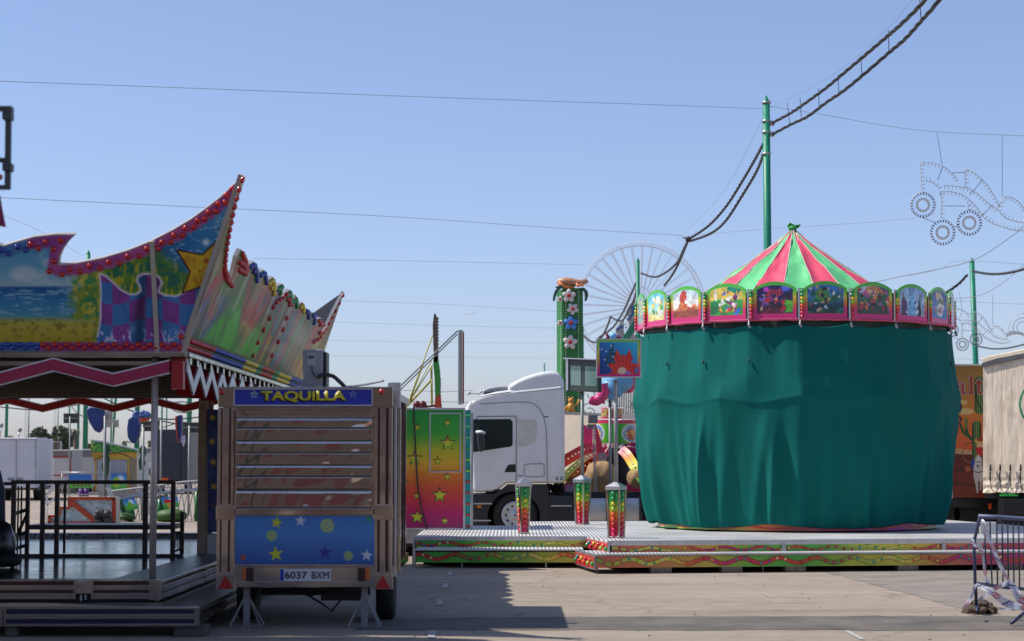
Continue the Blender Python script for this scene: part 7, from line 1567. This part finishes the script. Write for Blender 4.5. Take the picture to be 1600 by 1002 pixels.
# cream site trailers
for x0, x1, y0, y1, Y, lb, st_ in [(83, 112, 703, 752, 100, 'white trailer with brown top band and red trim line beside the box lorry', 1), (112, 160, 702, 760, 104, 'pale trailer behind the thick green poles', 0), (150, 330, 700, 742, 160, 'long low cream site hut far behind the yellow kiosk', 0), (-20, 85, 690, 740, 150, 'low cream hut far behind the box lorry', 0)]:
    t = thing('site_trailer', lb, 'trailer', (P((x0 + x1) / 2, 740, Y).x, Y + 1.2, 0)); a_, b_ = P(x0, y0, Y), P(x1, y1, Y)
    m = MB(); m.box(a_.x, b_.x, Y, Y + 2.4, b_.z, a_.z); m.build('body', mat('cream_wall', (.55, .53, .50), .6, var=.1), t, bevel=.03)
    m = MB(); m.box(a_.x, b_.x, Y - .02, Y + .02, a_.z - .42, a_.z - .06); m.build('top_band', mat('brown_band', (.22, .19, .17), .6, var=.1), t)
    if st_: 
        m = MB(); m.bar(P(x0, 714, Y - .04), P(x1 - 1, 714, Y - .04), .06); m.bar(P(x1 - 2, 714, Y - .04), P(x1 - 2, 740, Y - .04), .07); m.bar(P(x0, 743, Y - .04), P(x1 - 6, 743, Y - .04), .05); m.build('red_trim', redm, t)
    m = MB(); m.box(a_.x + .2, b_.x - .2, Y + .2, Y + 2.2, .0, b_.z - .01); m.build('underside', blackp, t)
m = MB(); a_, b_ = P(83, 691, 99), P(90, 703, 99); m.box(a_.x, b_.x, 99, 99.6, b_.z, a_.z); tag(m.build('roof_unit', rust, loc=(a_.x, 99.3, b_.z)), 'small brown roof unit right of the box lorry', 'air conditioner')
# yellow kiosk with shutters
KY_ = 88; ks_ = thing('yellow_kiosk', 'yellow framed kiosk with white roller shutter and green cartoonish roof sign strip', 'kiosk', (P(180, 770, KY_).x, KY_ + 2, 0)); qk = lambda x, y, d=0: P(x, y, KY_ + d)
def art_k(x, y):
    col = over(base(x, (205, 160, 50)), ss(.5, .7, fbm(x * .2, y * .2)), (225, 180, 70)); col = over(col, (1 - ss(.6, 1.6, abs(y - 716 + 8 * np.cos((x - 180) * .06)))) * .8, (90, 60, 20)); return over(col, (x > 202) * (x < 214) * (y > 716), (150, 135, 110))
board('front_frame', [(142, 707), (214, 707), (214, 768), (199, 768), (199, 718), (151, 718), (151, 768), (148, 768), (148, 722)], fY(KY_), art_k, mattart, ks_, .8, back=(0, .3, 0))
m = MB(); m.prism([qk(151, 718, .1), qk(199, 718, .1), qk(199, 768, .1), qk(151, 768, .1)], (0, .1, 0))
for i in range(9): m.bar(qk(174, 722 + i * 5, .07), qk(197, 722 + i * 5, .07), .03)
m.build('roller_shutter', mat('shutter_white', (.48, .50, .54), .5), ks_)
m = MB(); m.bar(qk(173, 718, .05), qk(173, 768, .05), .05); m.bar(qk(197, 724, .05), qk(197, 768, .05), .05); m.build('door_frame', alu, ks_)
def art_ks(x, y):
    col = grad((y - 687) / 18, [(0, (60, 170, 160)), (.5, (120, 190, 80)), (1, (90, 170, 60))]); return over(over(col, ss(.5, .6, fbm(x * .3, y * .4)), (60, 110, 50)), (x < 158) * ss(.5, .7, fbm(x * .3 + 5, y * .3)), (205, 220, 70))
board('roof_sign', [(142, 688), (158, 690), (215, 703), (215, 707), (142, 706)], fY(KY_ - .1), art_ks, mattart, ks_, .8, back=(0, .2, 0))
m = MB(); m.prism([qk(142, 687, -.2), qk(160, 689, -.2), qk(215, 702, -.2), qk(215, 704, -.2), qk(160, 691, -.2), qk(142, 689, -.2)], (0, .3, 0)); m.build('roof_edge', alu, ks_)
m = MB(); a_, b_ = qk(152, 710), qk(213, 768); m.box(a_.x, b_.x, KY_ + .35, KY_ + 3, 0, a_.z); m.build('walls', mat('cream_wall'), ks_)
# pictures of the caterpillar coaster and its frame
CYt = 54; qc = lambda x, y, d=0: P(x, y, CYt + d)
ccst = thing('caterpillar_coaster', 'green children\'s coaster with sagging silver track lattice and picture panels', 'fairground ride', (qc(245, 815).x, CYt, 0))
trk = mat('track_silver', (.42, .42, .43), .4, .6); grn = mat('coaster_green', C8(25, 105, 50), .4, var=.2)
def track(pts, dy, name='track'):
    c = bez([qc(*p) for p in pts], 10); m = MB(); up_ = Vector((0, 0, dy))
    m.tube(c, .03, 5); m.tube([p - up_ for p in c], .03, 5)
    for i in range(0, len(c) - 2, 2): m.bar(c[i], c[i + 1] - up_, .02); m.bar(c[i + 1] - up_, c[i + 2], .02)
    m.build(name, trk, ccst)
track([(172, 768), (205, 764), (240, 760), (280, 754), (330, 750)], .22); track([(176, 781), (210, 775), (250, 770), (290, 766), (330, 766)], .02)
m = MB()
for x in range(176, 332, 9): m.bar(qc(x, 772 - (x - 176) * .03, .3), qc(x + 7, 815, .3), .022); m.bar(qc(x + 9, 772 - (x - 176) * .03, .3), qc(x, 812, .3), .02)
m.build('lattice', trk, ccst)
m = MB()
for x, y0 in [(205, 785), (250, 780), (172, 775), (185, 780), (262, 790), (308, 768), (315, 755)]: p0 = qc(x, y0, .1); m.tube([(p0.x, p0.y, 0), p0], .07, 8)
m.prism(pxs([(176, 778), (206, 776), (212, 812), (186, 812)], CYt + .5), (0, .05, 0)); m.prism(pxs([(245, 776), (262, 772), (262, 800), (245, 806)], CYt + .5), (0, .05, 0)); m.build('green_supports', grn, ccst)
m = MB(); m.ell(qc(268, 806, -.3), (.45, .3, .2), 16, 8); m.ell(qc(195, 808, -.2), (.3, .3, .12), 16, 8); m.build('covered_cars', mat('olive_cover', C8(55, 90, 30), .6, var=.3), ccst)
m = MB()
for (a2, b2) in [((166, 762), (192, 818)), ((170, 762), (196, 818)), ((228, 785), (240, 818))]: m.bar(qc(*a2, -.4), qc(*b2, -.4), .05)
m.build('ramp_rails', alu, ccst)
def pic_art(kind):
    def f_(x, y, ):
        col = grad(y, [(0, (40, 110, 190)), (.5, (90, 180, 220)), (.62, (100, 190, 90)), (1, (60, 160, 50))]); col = over(col, disc(x, y, .62, .3, .2, .2, .4), (220, 235, 245))
        if kind == 0: return over(col, disc(x, y, .45, .6, .2, .3, .15), (110, 190, 40))
        if kind == 1: col = over(col, disc(x, y, .35, .4, .25, .18, .1), (210, 50, 40)); return over(col, (abs(x - .4) < .1) * (y > .5), (225, 170, 90))
        if kind == 2: return over(col, disc(x, y, .35, .5, .22, .3, .15), (160, 205, 50))
        col = over(base(x, (40, 110, 185)), (y > .55) * 1., (80, 180, 60)); col = over(col, (abs(y - .46) < .04) * 1., (235, 235, 240)); return over(col, (y > .72) * (abs(y - .8) < .07) * (np.floor(x * 18) % 3 < 2) * (x > .1) * (x < .9), (150, 60, 50))
    return f_
def quadboard(name, pts, Y, art, parent, label=None, cat=None, res=.05, th=.05):
    q4 = np.array([tuple(P(*p, Y)) for p in pts])
    def f3(x, y): x = x[:, None]; y = y[:, None]; return q4[0] * (1 - x) * (1 - y) + q4[1] * x * (1 - y) + q4[2] * x * y + q4[3] * (1 - x) * y
    return board(name, [(0, 0), (1, 0), (1, 1), (0, 1)], f3, art, glossart, parent, res, back=(0, th, 0))
quadboard('picture_panel', [(191, 780), (210, 778), (217, 795), (197, 799)], CYt - .3, pic_art(0), ccst); quadboard('picture_panel', [(251, 777), (277, 776), (280, 792), (256, 795)], CYt - .3, pic_art(1), ccst)
pkk = tag(quadboard('picture_board', [(173, 740), (198, 740), (198, 768), (173, 768)], KY_ - .5, pic_art(2), None), 'sky and meadow picture board leaning on the kiosk shutter', 'picture board')
pb_ = thing('picture_fence', 'blue and green picture banner on a low silver fence before the thick green poles', 'fence', tuple(P(125, 775, 64)))
quadboard('banner', [(108, 741), (143, 741), (144, 763), (108, 763)], 64, pic_art(3), pb_, res=.03)
m = MB()
for x in (97, 106, 145, 156): m.tube([P(x, 738, 64), P(x, 773, 64)], .02, 5)
for y in (738.5, 773): m.tube([P(96, y, 64), P(160, y, 64)], .025, 5)
for x in (97, 150, 153): m.tube([P(x, 765, 64), P(x + 8, 740, 64)], .015, 5)
m.build('rails', trk, pb_)
m = MB()
for x, c_ in [(127, 0), (135, 0)]: m.tube([P(x, 764, 66), P(x, 776, 66)], .09, 8)
m.build('posts', purplep, pb_)
# cactus boards, round blue boards, lamp boards
dg = mat('cactus_green', C8(30, 72, 35), .5, var=.3, scale=2); nb_ = mat('navy_board', C8(28, 55, 115), .45, var=.35, scale=3, bump=.4, bscale=4)
for pts, lb in [([(160, 700), (163, 694), (168, 694), (172, 698), (172, 705), (169, 712), (172, 718), (170, 724), (170, 735), (167, 745), (166, 751), (163, 750), (162, 740), (159, 735), (158, 727), (161, 720), (159, 712), (162, 707)], 'dark green cactus board left of the round blue board post'), ([(218, 700), (222, 695), (227, 699), (228, 708), (225, 716), (227, 724), (223, 734), (218, 735), (216, 722), (219, 712)], 'dark green cactus board on the purple based pole near the silver post')]:
    c = P(pts[0][0], 815, 56); m = MB(); m.prism(pxs(pts, 56), (0, .12, 0)); m.tube([P(pts[0][0] + 5, 748, 56.1), (P(pts[0][0] + 5, 750, 56.1).x, 56.1, 0)], .03, 6); tag(m.build('cactus_board', dg, loc=(c.x, 56, 0), bevel=.02), lb, 'cactus board')
for pts, px_, yt, lb in [([(134, 640), (140, 636), (162, 637), (163, 650), (161, 668), (154, 677), (147, 673), (139, 660), (136, 650)], 164, 650, 'big blue scalloped board hanging under the rear red zigzag'), ([(198, 670), (200, 655), (207, 650), (214, 653), (219, 665), (217, 682), (211, 694), (204, 692), (199, 683)], 224, 668, 'oval navy board with floral top beside the silver post'), ([(276, 650), (280, 648), (284, 649), (284, 670), (281, 692), (278, 690), (275, 668)], 0, 0, 'narrow navy board seen edge-on with orange rim near the rear post')]:
    c = P(pts[0][0], 700, 55); t = thing('round_board', lb, 'decor board', (c.x, 55, c.z), 'blue backed decor boards'); m = MB(); m.prism(pxs(pts, 55), (0, .25, 0)); m.build('panel', nb_, t, bevel=.04)
    if px_: m = MB(); m.tube([(P(px_, 700, 55).x, 55, 0), P(px_, yt, 55)], .035, 6); m.build('post', gp, t)
    else:
        m = MB(); m.prism(pxs([(273.5, 652), (275.5, 650), (276, 672), (279, 692), (276, 684), (274, 668)], 54.9), (0, .3, 0)); m.build('orange_rim', mat('orange_red'), t); m = MB(); m.prism(pxs([(284, 682), (288, 680), (289, 690), (286, 698), (284, 692)], 54.9), (0, .1, 0)); m.build('white_flower', mat('lilac_white', (.5, .45, .6), .5, var=.4, scale=10), t)
fb_ = thing('flower_garland', 'blue and white flower cluster with orange fruit above the oval navy board', 'decoration', tuple(P(222, 650, 56)))
m = MB(); rr = random.Random(6)
for i in range(26): m.ell(P(rr.uniform(211, 233), 648 + rr.uniform(-4, 4), 56), (.09, .09, .07), 7, 5)
m.build('blossoms', mat('blue_white_blossom', C8(70, 100, 160), .5, var=.9, scale=8), fb_); m = MB(); m.ell(P(223, 656, 56), (.16, .1, .07), 10, 6); m.ell(P(229, 655, 56), (.1, .1, .06), 10, 6); m.build('fruit', mat('orange_red'), fb_)
drk = mat('dark_board', (.05, .046, .042), .6, var=.3); bei = mat('beige_board', (.38, .36, .29), .6, var=.1)
for (x0, x1, y0, y1, Y, px_, mm_, lb) in [(99, 123, 646, 661.5, 90, 109.5, drk, 'dark rectangular flood lamp board on a grey post'), (163, 175, 642, 657, 70, 165, bei, 'small grey beige lamp panel under the red zigzag'), (166, 185, 656, 668, 120, 176, bei, 'beige lamp panel on a green pole'), (216, 248, 658, 674, 60, 223, drk, 'wide dark lamp board behind the silver post'), (236, 249, 652, 665, 75, 252, bei, 'beige lamp panel just right of the silver post'), (284, 312, 660, 676, 60, 296, drk, 'wide dark lamp board next to the rear post')]:
    t = thing('lamp_board', lb, 'floodlight', (P(px_, 700, Y).x, Y, 0), 'lamp boards on posts behind the ride'); m = MB(); m.prism(pxs([(x0, y0), (x1, y0), (x1, y1), (x0, y1)], Y), (0, .15, 0)); m.build('panel', mm_, t, bevel=.02); m = MB(); m.bar(P(x0, (y0 + y1) / 2, Y - .03), P(x1, (y0 + y1) / 2, Y - .03), .04); m.tube([(P(px_, 700, Y).x, Y - .05, 0), P(px_, y0 + 5, Y - .05)], .035, 6); m.build('post', gp, t)
# stadium light masts
for x, yt, Y, lb in [(45.5, 618, 260, 'grey floodlight mast left of the trees'), (91, 624, 280, 'grey floodlight mast in front of the round tree')]:
    t = thing('light_mast', lb, 'light mast', (P(x, 700, Y).x, Y, 0), 'far grey floodlight masts'); tp = P(x, yt, Y); m = MB(); m.tube([(tp.x, Y, 0), tp], [.13, .09], 8); m.build('mast', gp, t); m = MB()
    for i in range(5): c = tp + Vector(((i - 2) * .28, 0, 0)); m.box(c.x - .1, c.x + .1, Y - .2, Y, c.z - .05, c.z + .3)
    m.build('lamp_head', steel, t)
    t2 = thing('lattice_mast', 'thin ladder-like lattice mast next to the %s mast' % ('left' if x < 60 else 'right'), 'lattice mast', (P(x - 5, 700, Y + 5).x, Y + 5, 0)); m = MB()
    for dx in (-.12, .12): c = P(x - 4.5, yt + 2, Y + 5); m.bar((c.x + dx, Y + 5, 0), (c.x + dx, Y + 5, c.z), .03)
    for k in range(30): z = k * c.z / 30; m.bar((c.x - .12, Y + 5, z), (c.x + .12, Y + 5, z + .3), .02)
    m.build('lattice', steel, t2)
for x, y, lb in [(31, 670, 'small street lamp leaning above the box lorry'), (2, 663, 'small street lamp at the left edge above the box lorry')]:
    t = thing('street_lamp', lb, 'street lamp', (P(x, 700, 150).x, 150, 0)); m = MB(); m.tube([(P(x - 2, 700, 150).x, 150, 0), P(x - 2, y + 14, 150), P(x - 1, y + 6, 150)], .06, 6); m.build('post', steel, t); m = MB(); m.ell(P(x, y + 2, 150), (.18, .15, .2), 8, 6); m.build('lamp_head', gp, t)
# orange stair unit
OYs = 50; st_ = thing('orange_stairs', 'orange framed stair unit with blue-grey flowered side panels behind the ride railing', 'stairs', tuple(G(130, 819, 0))); qo = lambda x, y: P(x, y, OYs)
def art_st(x, y):
    col = over(base(x, (165, 180, 180)), ss(.5, .7, fbm(x * .12, y * .15)), (195, 205, 205)); col = over(col, (1 - ss(.0, .05, abs(fbm(x * .05 + 3, y * .08) - .5))) * .7, (110, 165, 185)); return over(col, ss(.68, .75, fbm(x * .4, y * .4)), (70, 90, 70))
ou = [(75, 819), (75, 806), (92, 806), (92, 793), (107, 793), (107, 777), (180, 777), (180, 819)]; board('side_panel', ou, fY(OYs), art_st, mattart, st_, 1.0, back=(0, .6, 0))
om = mat('orange_frame', C8(175, 62, 28), .5, var=.25, scale=4); m = MB()
for (a2, b2, w_) in [((75, 817), (180, 817), .07), ((76, 807), (92, 807), .07), ((92, 794), (108, 794), .07), ((107, 779), (180, 779), .08), ((77, 818), (77, 806), .06), ((93, 806), (93, 793), .07), ((109, 793), (109, 778), .1), ((108, 782), (152, 816), .13), ((178, 779), (178, 818), .1)]: m.bar(P(*a2, OYs - .03), P(*b2, OYs - .03), .05, w_)
m.build('frame', om, st_)
m = MB(); rr = random.Random(4)
for i in range(10): m.ell(P(150 + rr.random() * 22, 800 + rr.random() * 16, OYs - .5), (.12, .12, .1), 8, 6)
for i in range(5): m.tube([P(152 + i * 4, 815, OYs - .5), P(150 + i * 5, 790 + rr.random() * 6, OYs - .5)], .02, 5)
tag(m.build('junk_pile', mat('dark_junk', (.03, .03, .035), .6, var=.6), loc=tuple(P(162, 818, OYs - .5))), 'dark jumble of cables and gear before the orange stairs', 'equipment')
m = MB(); c = P(76, 757, 53)
for a2, b2 in [((70, 775), (86, 755)), ((86, 755), (84, 768)), ((73, 771), (74, 790)), ((74, 790), (86, 777))]: m.bar(P(*a2, 53), P(*b2, 53), .04)
m.prism(pxs([(72, 771), (85, 756), (87, 760), (78, 774)], 53), (0, .04, 0)); m.tube([P(74, 776, 53), (P(74, 776, 53).x, 53, 0)], .02, 5); tag(m.build('folded_chair', silv, loc=(c.x, 53, 0)), 'white folding frame leaning right behind the ride railing', 'folding frame')
# trees
leafm = mat('tree_leaf', (.12, .135, .075), .7, var=.35, scale=.5); trunkm = mat('bark', (.12, .09, .07), .9)
def tree(cx, ytop, w_, hpx, Y, label, n=1500, seed=0, palm=False):
    p = F / Y; t = thing('palm_tree' if palm else 'tree', label, 'palm tree' if palm else 'tree', (P(cx, 720, Y).x, Y, 0), None); r = random.Random(seed); top = P(cx, ytop, Y); m = MB()
    if palm:
        m.tube([(top.x, Y, 0), (top.x, Y, top.z)], [.22, .15], 8); m.build('trunk', trunkm, t); m = MB()
        for k in range(26):
            a_ = r.uniform(0, 6.28); L_ = w_ / p / 2 * r.uniform(.7, 1.1); el = r.uniform(-.4, .9); pts = [top + Vector((math.cos(a_) * L_ * u, math.sin(a_) * L_ * u, el * L_ * u - 1.0 * L_ * u * u)) for u in (0, .3, .6, .85, 1)]
            for i in range(4):
                d_ = (pts[i + 1] - pts[i]); s_ = d_.cross(Vector((0, 0, 1))).normalized() * L_ * .10 * (1.1 - i * .22)
                for q_ in (-1, 1): m.add([pts[i], pts[i + 1], pts[i + 1] + s_ * q_ - Vector((0, 0, L_ * .09)), pts[i] + s_ * q_ * 1.1 - Vector((0, 0, L_ * .09))], [(0, 1, 2, 3)])
        m.build('crown', leafm, t); return
    hw = w_ / p / 2; hh = hpx / p; zc_ = top.z - hh / 2; m.tube([(top.x, Y, 0), (top.x, Y, zc_)], [.3, .15], 8)
    for k in range(5): a_ = r.uniform(0, 6.28); m.tube([(top.x, Y, zc_ - hh * .3), (top.x + math.cos(a_) * hw * .6, Y + math.sin(a_) * hw * .6, zc_ + hh * .2)], [.12, .04], 5)
    m.build('trunk', trunkm, t); m = MB(); cl = [(r.gauss(0, .42), r.gauss(0, .4), r.gauss(0, .36), r.uniform(.16, .34)) for _ in range(26)]
    cl = [(a_ / max(1, (a_ * a_ + b2 * b2 + c_ * c_) ** .5 / .75), b2, c_ / max(1, (a_ * a_ + c_ * c_) ** .5 / .75), d_) for a_, b2, c_, d_ in cl]
    for i in range(n):
        a_, b2, c_, d_ = r.choice(cl); v = Vector((r.gauss(0, 1), r.gauss(0, 1), r.gauss(0, 1))).normalized() * d_ * r.uniform(.7, 1.1); c = Vector((top.x + (a_ + v.x) * hw, Y + (b2 + v.y) * hw, zc_ + (c_ + v.z) * hh / 2 * 1.15)); s_ = r.uniform(.5, 1.1) * .40
        e1 = Vector((r.gauss(0, 1), r.gauss(0, 1), r.gauss(0, 1))).normalized() * s_; e2 = e1.orthogonal().normalized() * s_ * .7; m.add([c - e1, c + e2, c + e1, c - e2], [(0, 1, 2, 3)])
    m.build('crown', leafm, t)
tree(82, 666, 66, 46, 230, 'broad round grey-green tree behind the box lorry', 2600, 1)
tree(104, 671, 26, 34, 215, 'narrower tree right of the broad round tree', 1000, 2)
tree(49, 680, 20, 24, 210, 'small bush-like tree left of the broad round tree', 500, 3)
tree(118, 672, 18, 10, 180, 'palm tree with drooping crown between tree and green poles', palm=True, seed=4)
tree(13, 682, 20, 10, 190, 'palm tree behind the green pole at the left edge', palm=True, seed=5)
tree(196, 690, 16, 10, 185, 'palm tree left of the oval navy board', palm=True, seed=6)
tree(243, 686, 26, 30, 220, 'bushy tree behind the silver corner post', 800, 7)
tree(150, 690, 30, 22, 260, 'low far tree behind the kiosk roof', 700, 8)
tree(315, 690, 30, 30, 240, 'low tree far right behind the rear post', 700, 9)
# cables bundle seen under roof
for i, pts in enumerate([[(150, 616), (200, 640), (255, 655), (312, 652)], [(222, 650), (262, 660), (312, 668)], [(243, 620), (262, 630), (285, 628), (312, 634)], [(250, 600), (270, 640), (300, 645)], [(0, 636), (60, 641), (100, 636), (125, 632)], [(110, 632), (120, 645), (140, 655), (165, 660)], [(255, 668), (285, 660), (312, 664)]]):
    wire(interp(pts, 100 + i * 6, 105 + i * 6), .035, label=['long sagging cable behind the rear zigzag', 'cable behind the oval navy board', 'cable loop near the top of the rear post', 'steep cable near the rear post', 'cable sagging left of the thick pole', 'cable between the two left green poles', 'low cable beside the narrow navy board'][i], m_=cable_m, group='cables seen under the ride roof')
# small hanging bulb gear above rear valance
m = MB()
for x in (8, 20, 26, 213, 222): c = P(x, 619, RY1 - .3); m.tube(bez([c + Vector((-.1, 0, 0)), c + Vector((0, 0, -.05)), c + Vector((.12, 0, .02))], 5), .012, 5); m.ell(c, (.06, .05, .03), 8, 5)
m.build('hanging_wiring', blackp, ride)

# ================================================================ foreground hanging sign at the top left, street side behind the viewer
hs = thing('hanging_sign_frame', 'dark grey tube sign frame cut by the left picture edge high above the billboard', 'sign frame', tuple(P(-40, 230, 12)))
fg_m = mat('dark_grey_tube', (.045, .055, .055), .5, var=.2); q = lambda x, y: P(x, y, 12)
m = MB()
for a2, b2, w_ in [((13.5, 166), (12, 296), .036), ((-120, 170), (18, 170), .034), ((-120, 250.5), (12, 250.5), .03), ((-120, 293), (16, 293), .03), ((-118, 166), (-118, 296), .036)]: m.bar(q(*a2), q(*b2), w_, w_, Vector((0, 1, 0)))
m.build('frame', fg_m, hs, bevel=.006)
m = MB()
for y in (173, 182, 262): c = q(13, y); m.box(c.x - .03, c.x + .027, 11.96, 12.04, c.z - .025, c.z + .025)
m.build('clamp', fg_m, hs, bevel=.005)
m = MB(); m.tube([q(-118, 166), Vector((q(-118, 166).x, 12, 0))], .04, 8); m.build('post', fg_m, hs)
m = MB(); m.ell(q(0, 277), (.018, .02, .02), 8, 6); m.build('amber_bulb', mat('amber_lens'), hs)
m = MB(); m.prism(pxs([(-60, 300), (0, 306), (3, 325), (9, 355), (-10, 352), (-60, 340)], 12), (0, .01, 0)); tag(m.build('maroon_pennant', mat('maroon_cloth', C8(125, 25, 75), .6, var=.2), loc=tuple(q(-10, 330))), 'maroon pennant hanging at the left picture edge', 'pennant')
nc = thing('unseen_shade_canopy', 'flat canopy added for an inferred next ride, unseen left of the viewpoint, shaped to shade the near ground', 'canopy', (-9, 13, 0))  # unseen canopy, added and sized to cast the shade across the near ground
m = MB(); m.prism([Vector(p) for p in [(-15, 6, 6.9), (-6.2, 6, 6.9), (-5.0, 17.0, 6.9), (-5.15, 18.0, 6.9), (-5.5, 18.7, 6.9), (-6.2, 18.95, 6.9), (-15, 18.95, 6.9)]], (0, 0, .18)); m.build('roof', mat('dark_roof_sheet'), nc)
for x, y in [(-14.6, 6.4), (-14.6, 18.5), (-8.6, 6.4), (-7.4, 18.5)]: m = MB(); m.tube([(x, y, 0), (x, y, 6.9)], .07, 12); m.build('post', gp, nc)
m = MB(); m.box(-14.9, -6.4, 18.96, 19.0, 6.45, 6.9); m.build('fascia', magm, nc)
# low buildings of the street behind the viewer (seen in the polished metal)
bw = mat('beige_render', (.30, .235, .18), .8, var=.2, scale=.4)
for x0, x1, h_, y_, lb in [(-40, -16, 6.4, -14, 'long beige fairground hut behind the viewpoint, left'), (-15.6, 6, 6.8, -15, 'lower beige fairground hut behind the viewpoint, middle'), (6.4, 40, 6.2, -14, 'long beige fairground hut behind the viewpoint, right')]:
    t = thing('fairground_hut', lb, 'building', ((x0 + x1) / 2, y_ - 3, 0)); m = MB(); m.box(x0, x1, y_ - 6, y_, 0, h_); m.build('wall', bw, t); m = MB(); m.prism([Vector((x0 - .3, y_ + .6, h_ + .002)), Vector((x0 - .3, y_ - 6.5, h_ + .002)), Vector((x0 - .3, y_ - 3, h_ + 1.0))], (x1 - x0 + .6, 0, 0)); m.build('roof', mat('clay_roof', (.30, .14, .09), .8, var=.25), t)
    for k in range(int((x1 - x0) / 4)): m = MB(); m.box(x0 + 1 + k * 4, x0 + 3.4 + k * 4, y_, y_ + .06, .1, 2.6); m.build('shutter', mat('hut_shutter', (.16, .2, .24) if k % 2 else (.3, .1, .1), .5), t)
# ================================================================ give every loose piece of repeated parts an object of its own
def explode(o):
    me = o.data; n = len(me.vertices); par = list(range(n))
    def fd(a):
        while par[a] != a: par[a] = par[par[a]]; a = par[a]
        return a
    for e in me.edges:
        a, b_ = fd(e.vertices[0]), fd(e.vertices[1])
        if a != b_: par[a] = b_
    comp = {}
    for p in me.polygons: comp.setdefault(fd(p.vertices[0]), []).append(p)
    if len(comp) < 2: return
    co_ = [v.co.copy() for v in me.vertices]; new = []
    for k, ps in comp.items():
        ids = sorted({i for p in ps for i in p.vertices}); mp_ = {i: j for j, i in enumerate(ids)}; m2 = bpy.data.meshes.new(o.name)
        m2.from_pydata([co_[i] for i in ids], [], [[mp_[i] for i in p.vertices] for p in ps])
        for q_ in me.materials: m2.materials.append(q_)
        m2.polygons.foreach_set('material_index', [p.material_index for p in ps]); m2.polygons.foreach_set('use_smooth', [p.use_smooth for p in ps]); m2.update(); new.append(m2)
    for m2 in new[1:]:
        c = o.copy(); c.data = m2; COL.objects.link(c); c.parent = o.parent
    o.data = new[0]
for o in list(bpy.data.objects):
    if o.type == 'MESH' and o.parent is not None and o.name.split('.')[0] in EXPL and not o.children: explode(o)
